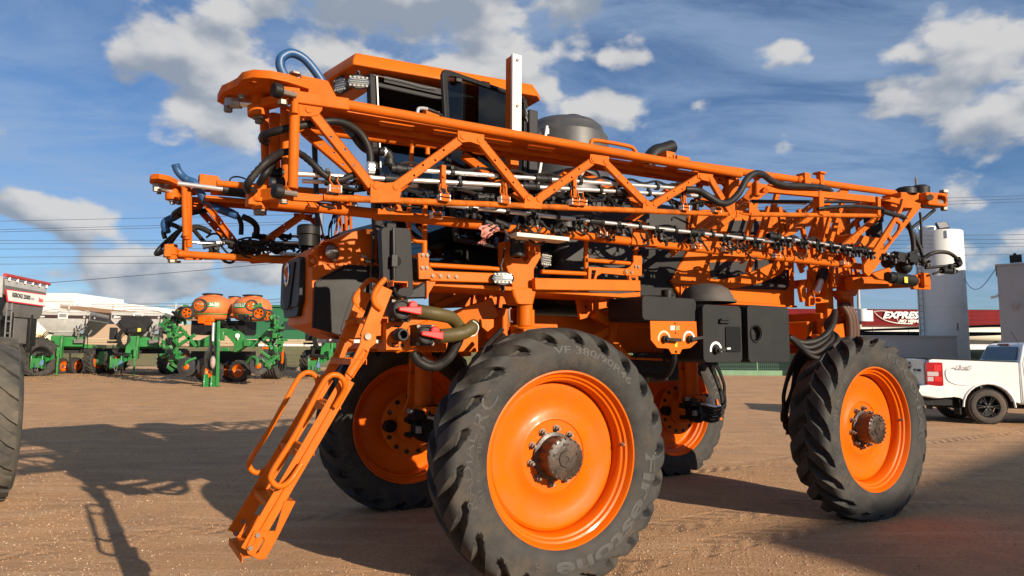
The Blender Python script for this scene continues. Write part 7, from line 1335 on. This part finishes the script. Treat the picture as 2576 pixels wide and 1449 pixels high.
P('underbody', MB().box(-.9, 3.9, .25, Wd-.25, .36, .72).cyl((0, .1, .42), (0, Wd-.1, .42), .09, 10), M_DKGAP)
P('wheel_well', MB().lathe([(.51, .10), (.51, .45)], 20, o=(0, 0, .40), a0=0, a1=math.pi), M_DKGAP)
def twheel(x, y, s):
    mb = MB().lathe([(.245, -.10), (.26, -.125), (.35, -.135), (.385, -.115), (.40, -.08), (.402, 0), (.40, .08), (.385, .115), (.35, .135), (.26, .125), (.245, .1)], 40)
    for k in range(44):
        a = 2*math.pi*k/44
        for j, yy in enumerate((-.095, -.035, .035, .095)):
            aa = a+(.07 if j % 2 else 0); c_, d_ = math.cos(aa), math.sin(aa); p = V((.402*c_, yy, .402*d_)); tg_ = V((-d_, 0, c_)); r__ = V((c_, 0, d_))*.012
            q_ = [p+tg_*a1*.02+V((0, b1*.024, 0)) for a1, b1 in ((-1, -1), (1, -1), (1, 1), (-1, 1))]; mb.add(q_+[v+r__ for v in q_], [(4, 5, 6, 7), (0, 1, 5, 4), (1, 2, 6, 5), (2, 3, 7, 6), (3, 0, 4, 7)])
    o = P('wheel', mb, mat('pickup tyre', (.06, .05, .042), .8, var=.3, vscale=10., dust=(.2, .14, .1), dustamt=.6) if not bpy.data.materials.get('pickup tyre') else bpy.data.materials['pickup tyre'], loc=(x, y, .405), rot=(0, 0, 0 if s < 0 else math.pi))
    al = MB().lathe([(.25, -.105), (.24, -.12), (.228, -.11), (.225, -.02)], 40).lathe([(.06, -.095), (.05, -.11), (.0, -.112)], 16)
    for k in range(6):
        for d_ in (-.13, .13):
            a = 2*math.pi*k/6+d_; al.beam((.05*math.cos(a), -.09, .05*math.sin(a)), (.23*math.cos(a), -.108, .23*math.sin(a)), .022, .03, (0, 1, 0))
    part('alloy_rim', al, M_BLK, o); part('brake_drum', MB().cyl((0, -.02, 0), (0, .06, 0), .17, 20), M_DKGAP, o)
    part('cap_badge', MB().box(-.022, .022, -.115, -.112, -.006, .006), M_GREY, o)
    for i in range(6): a = i*1.047; part('wheel_nut', nut2, None, o, loc=(.055*math.cos(a)*1.4, -.095, .055*math.sin(a)*1.4))
    return o
nut2 = mesh('wheel_nut', MB().cyl((0, 0, 0), (0, -.018, 0), .010, 6), M_GREY)
twheel(0, .16, -1); twheel(0, Wd-.16, 1); twheel(3.2, .16, -1); twheel(3.2, Wd-.16, 1)
P('mud_flap', MB().box(-.615, -.58, .03, .32, .22, .62), M_BLK); P('mud_flap', MB().box(-.615, -.58, Wd-.32, Wd-.03, .22, .62), M_BLK)
P('round_sticker', MB().lathe([(.05, 0), (.056, 0)], 18, 'x', (.675, Wd-.30, 1.57)), M_WHITE, cabo)

# ---- loose gravel on the dirt (too many to count)
n = 170000
yy = 1.2+rng.random(n)**1.6*14; xx = (rng.random(n)-.5)*2*(yy*.82+.6)
cl = np.array([noise.noise((x*.8, y*.8, 9.)) for x, y in zip(xx, yy)]); keep = cl+rng.random(n)*.8 > .18
xx, yy = xx[keep], yy[keep]; n = len(xx)
sz = (.0018+.0060*rng.random(n)**4)*(1+.03*yy)
def ground_z(x, y): return gz(x, y)+.022*noise.noise((x*.45, y*.45, 0))+.010*noise.noise((x*1.7, y*1.7, 3))+.005*noise.noise((x*4.5, y*4.5, 7))
zz = np.array([ground_z(x, y) for x, y in zip(xx, yy)])+sz*.25
U = np.array([(1, 0, 0), (0, 1, 0), (-1, 0, 0), (0, -1, 0), (0, 0, .75), (0, 0, -.6)], float)
vt = U[None]*sz[:, None, None]*rng.uniform(.65, 1.35, (n, 6, 1)); ang = rng.uniform(0, 6.28, n); c_, s_ = np.cos(ang)[:, None], np.sin(ang)[:, None]
vx = vt[:, :, 0]*c_-vt[:, :, 1]*s_+xx[:, None]; vy = vt[:, :, 0]*s_+vt[:, :, 1]*c_+yy[:, None]; vz = vt[:, :, 2]+zz[:, None]
co_ = np.stack([vx, vy, vz], -1).reshape(-1, 3)
FT = np.array([(0, 1, 4), (1, 2, 4), (2, 3, 4), (3, 0, 4), (1, 0, 5), (2, 1, 5), (3, 2, 5), (0, 3, 5)])
fc_ = (FT[None]+6*np.arange(n)[:, None, None]).reshape(-1)
me = bpy.data.meshes.new('gravel'); me.vertices.add(len(co_)); me.vertices.foreach_set('co', co_.reshape(-1)); me.loops.add(len(fc_)); me.loops.foreach_set('vertex_index', fc_); me.polygons.add(len(fc_)//3); me.polygons.foreach_set('loop_start', np.arange(0, len(fc_), 3)); me.update(calc_edges=True); me.validate()
m = bpy.data.materials.new('gravel stones'); m.use_nodes = True; nt = m.node_tree; L = nt.links; b = nt.nodes['Principled BSDF']; b.inputs['Roughness'].default_value = .9
g = N('ShaderNodeNewGeometry').outputs['Random Per Island']; cr = N('ShaderNodeValToRGB'); L.new(g, cr.inputs[0]); e = cr.color_ramp.elements
e[0].position = 0; e[0].color = (.30, .18, .10, 1); e[1].position = 1; e[1].color = (.68, .57, .45, 1); k_ = e.new(.6); k_.color = (.50, .31, .18, 1); k_ = e.new(.92); k_.color = (.58, .41, .27, 1)
L.new(cr.outputs[0], b.inputs['Base Color']); me.materials.append(m)
o = bpy.data.objects.new('gravel', me); COL.objects.link(o); o['kind'] = 'stuff'; o['label'] = 'small loose stones scattered over the red dirt yard'; o['category'] = 'gravel'
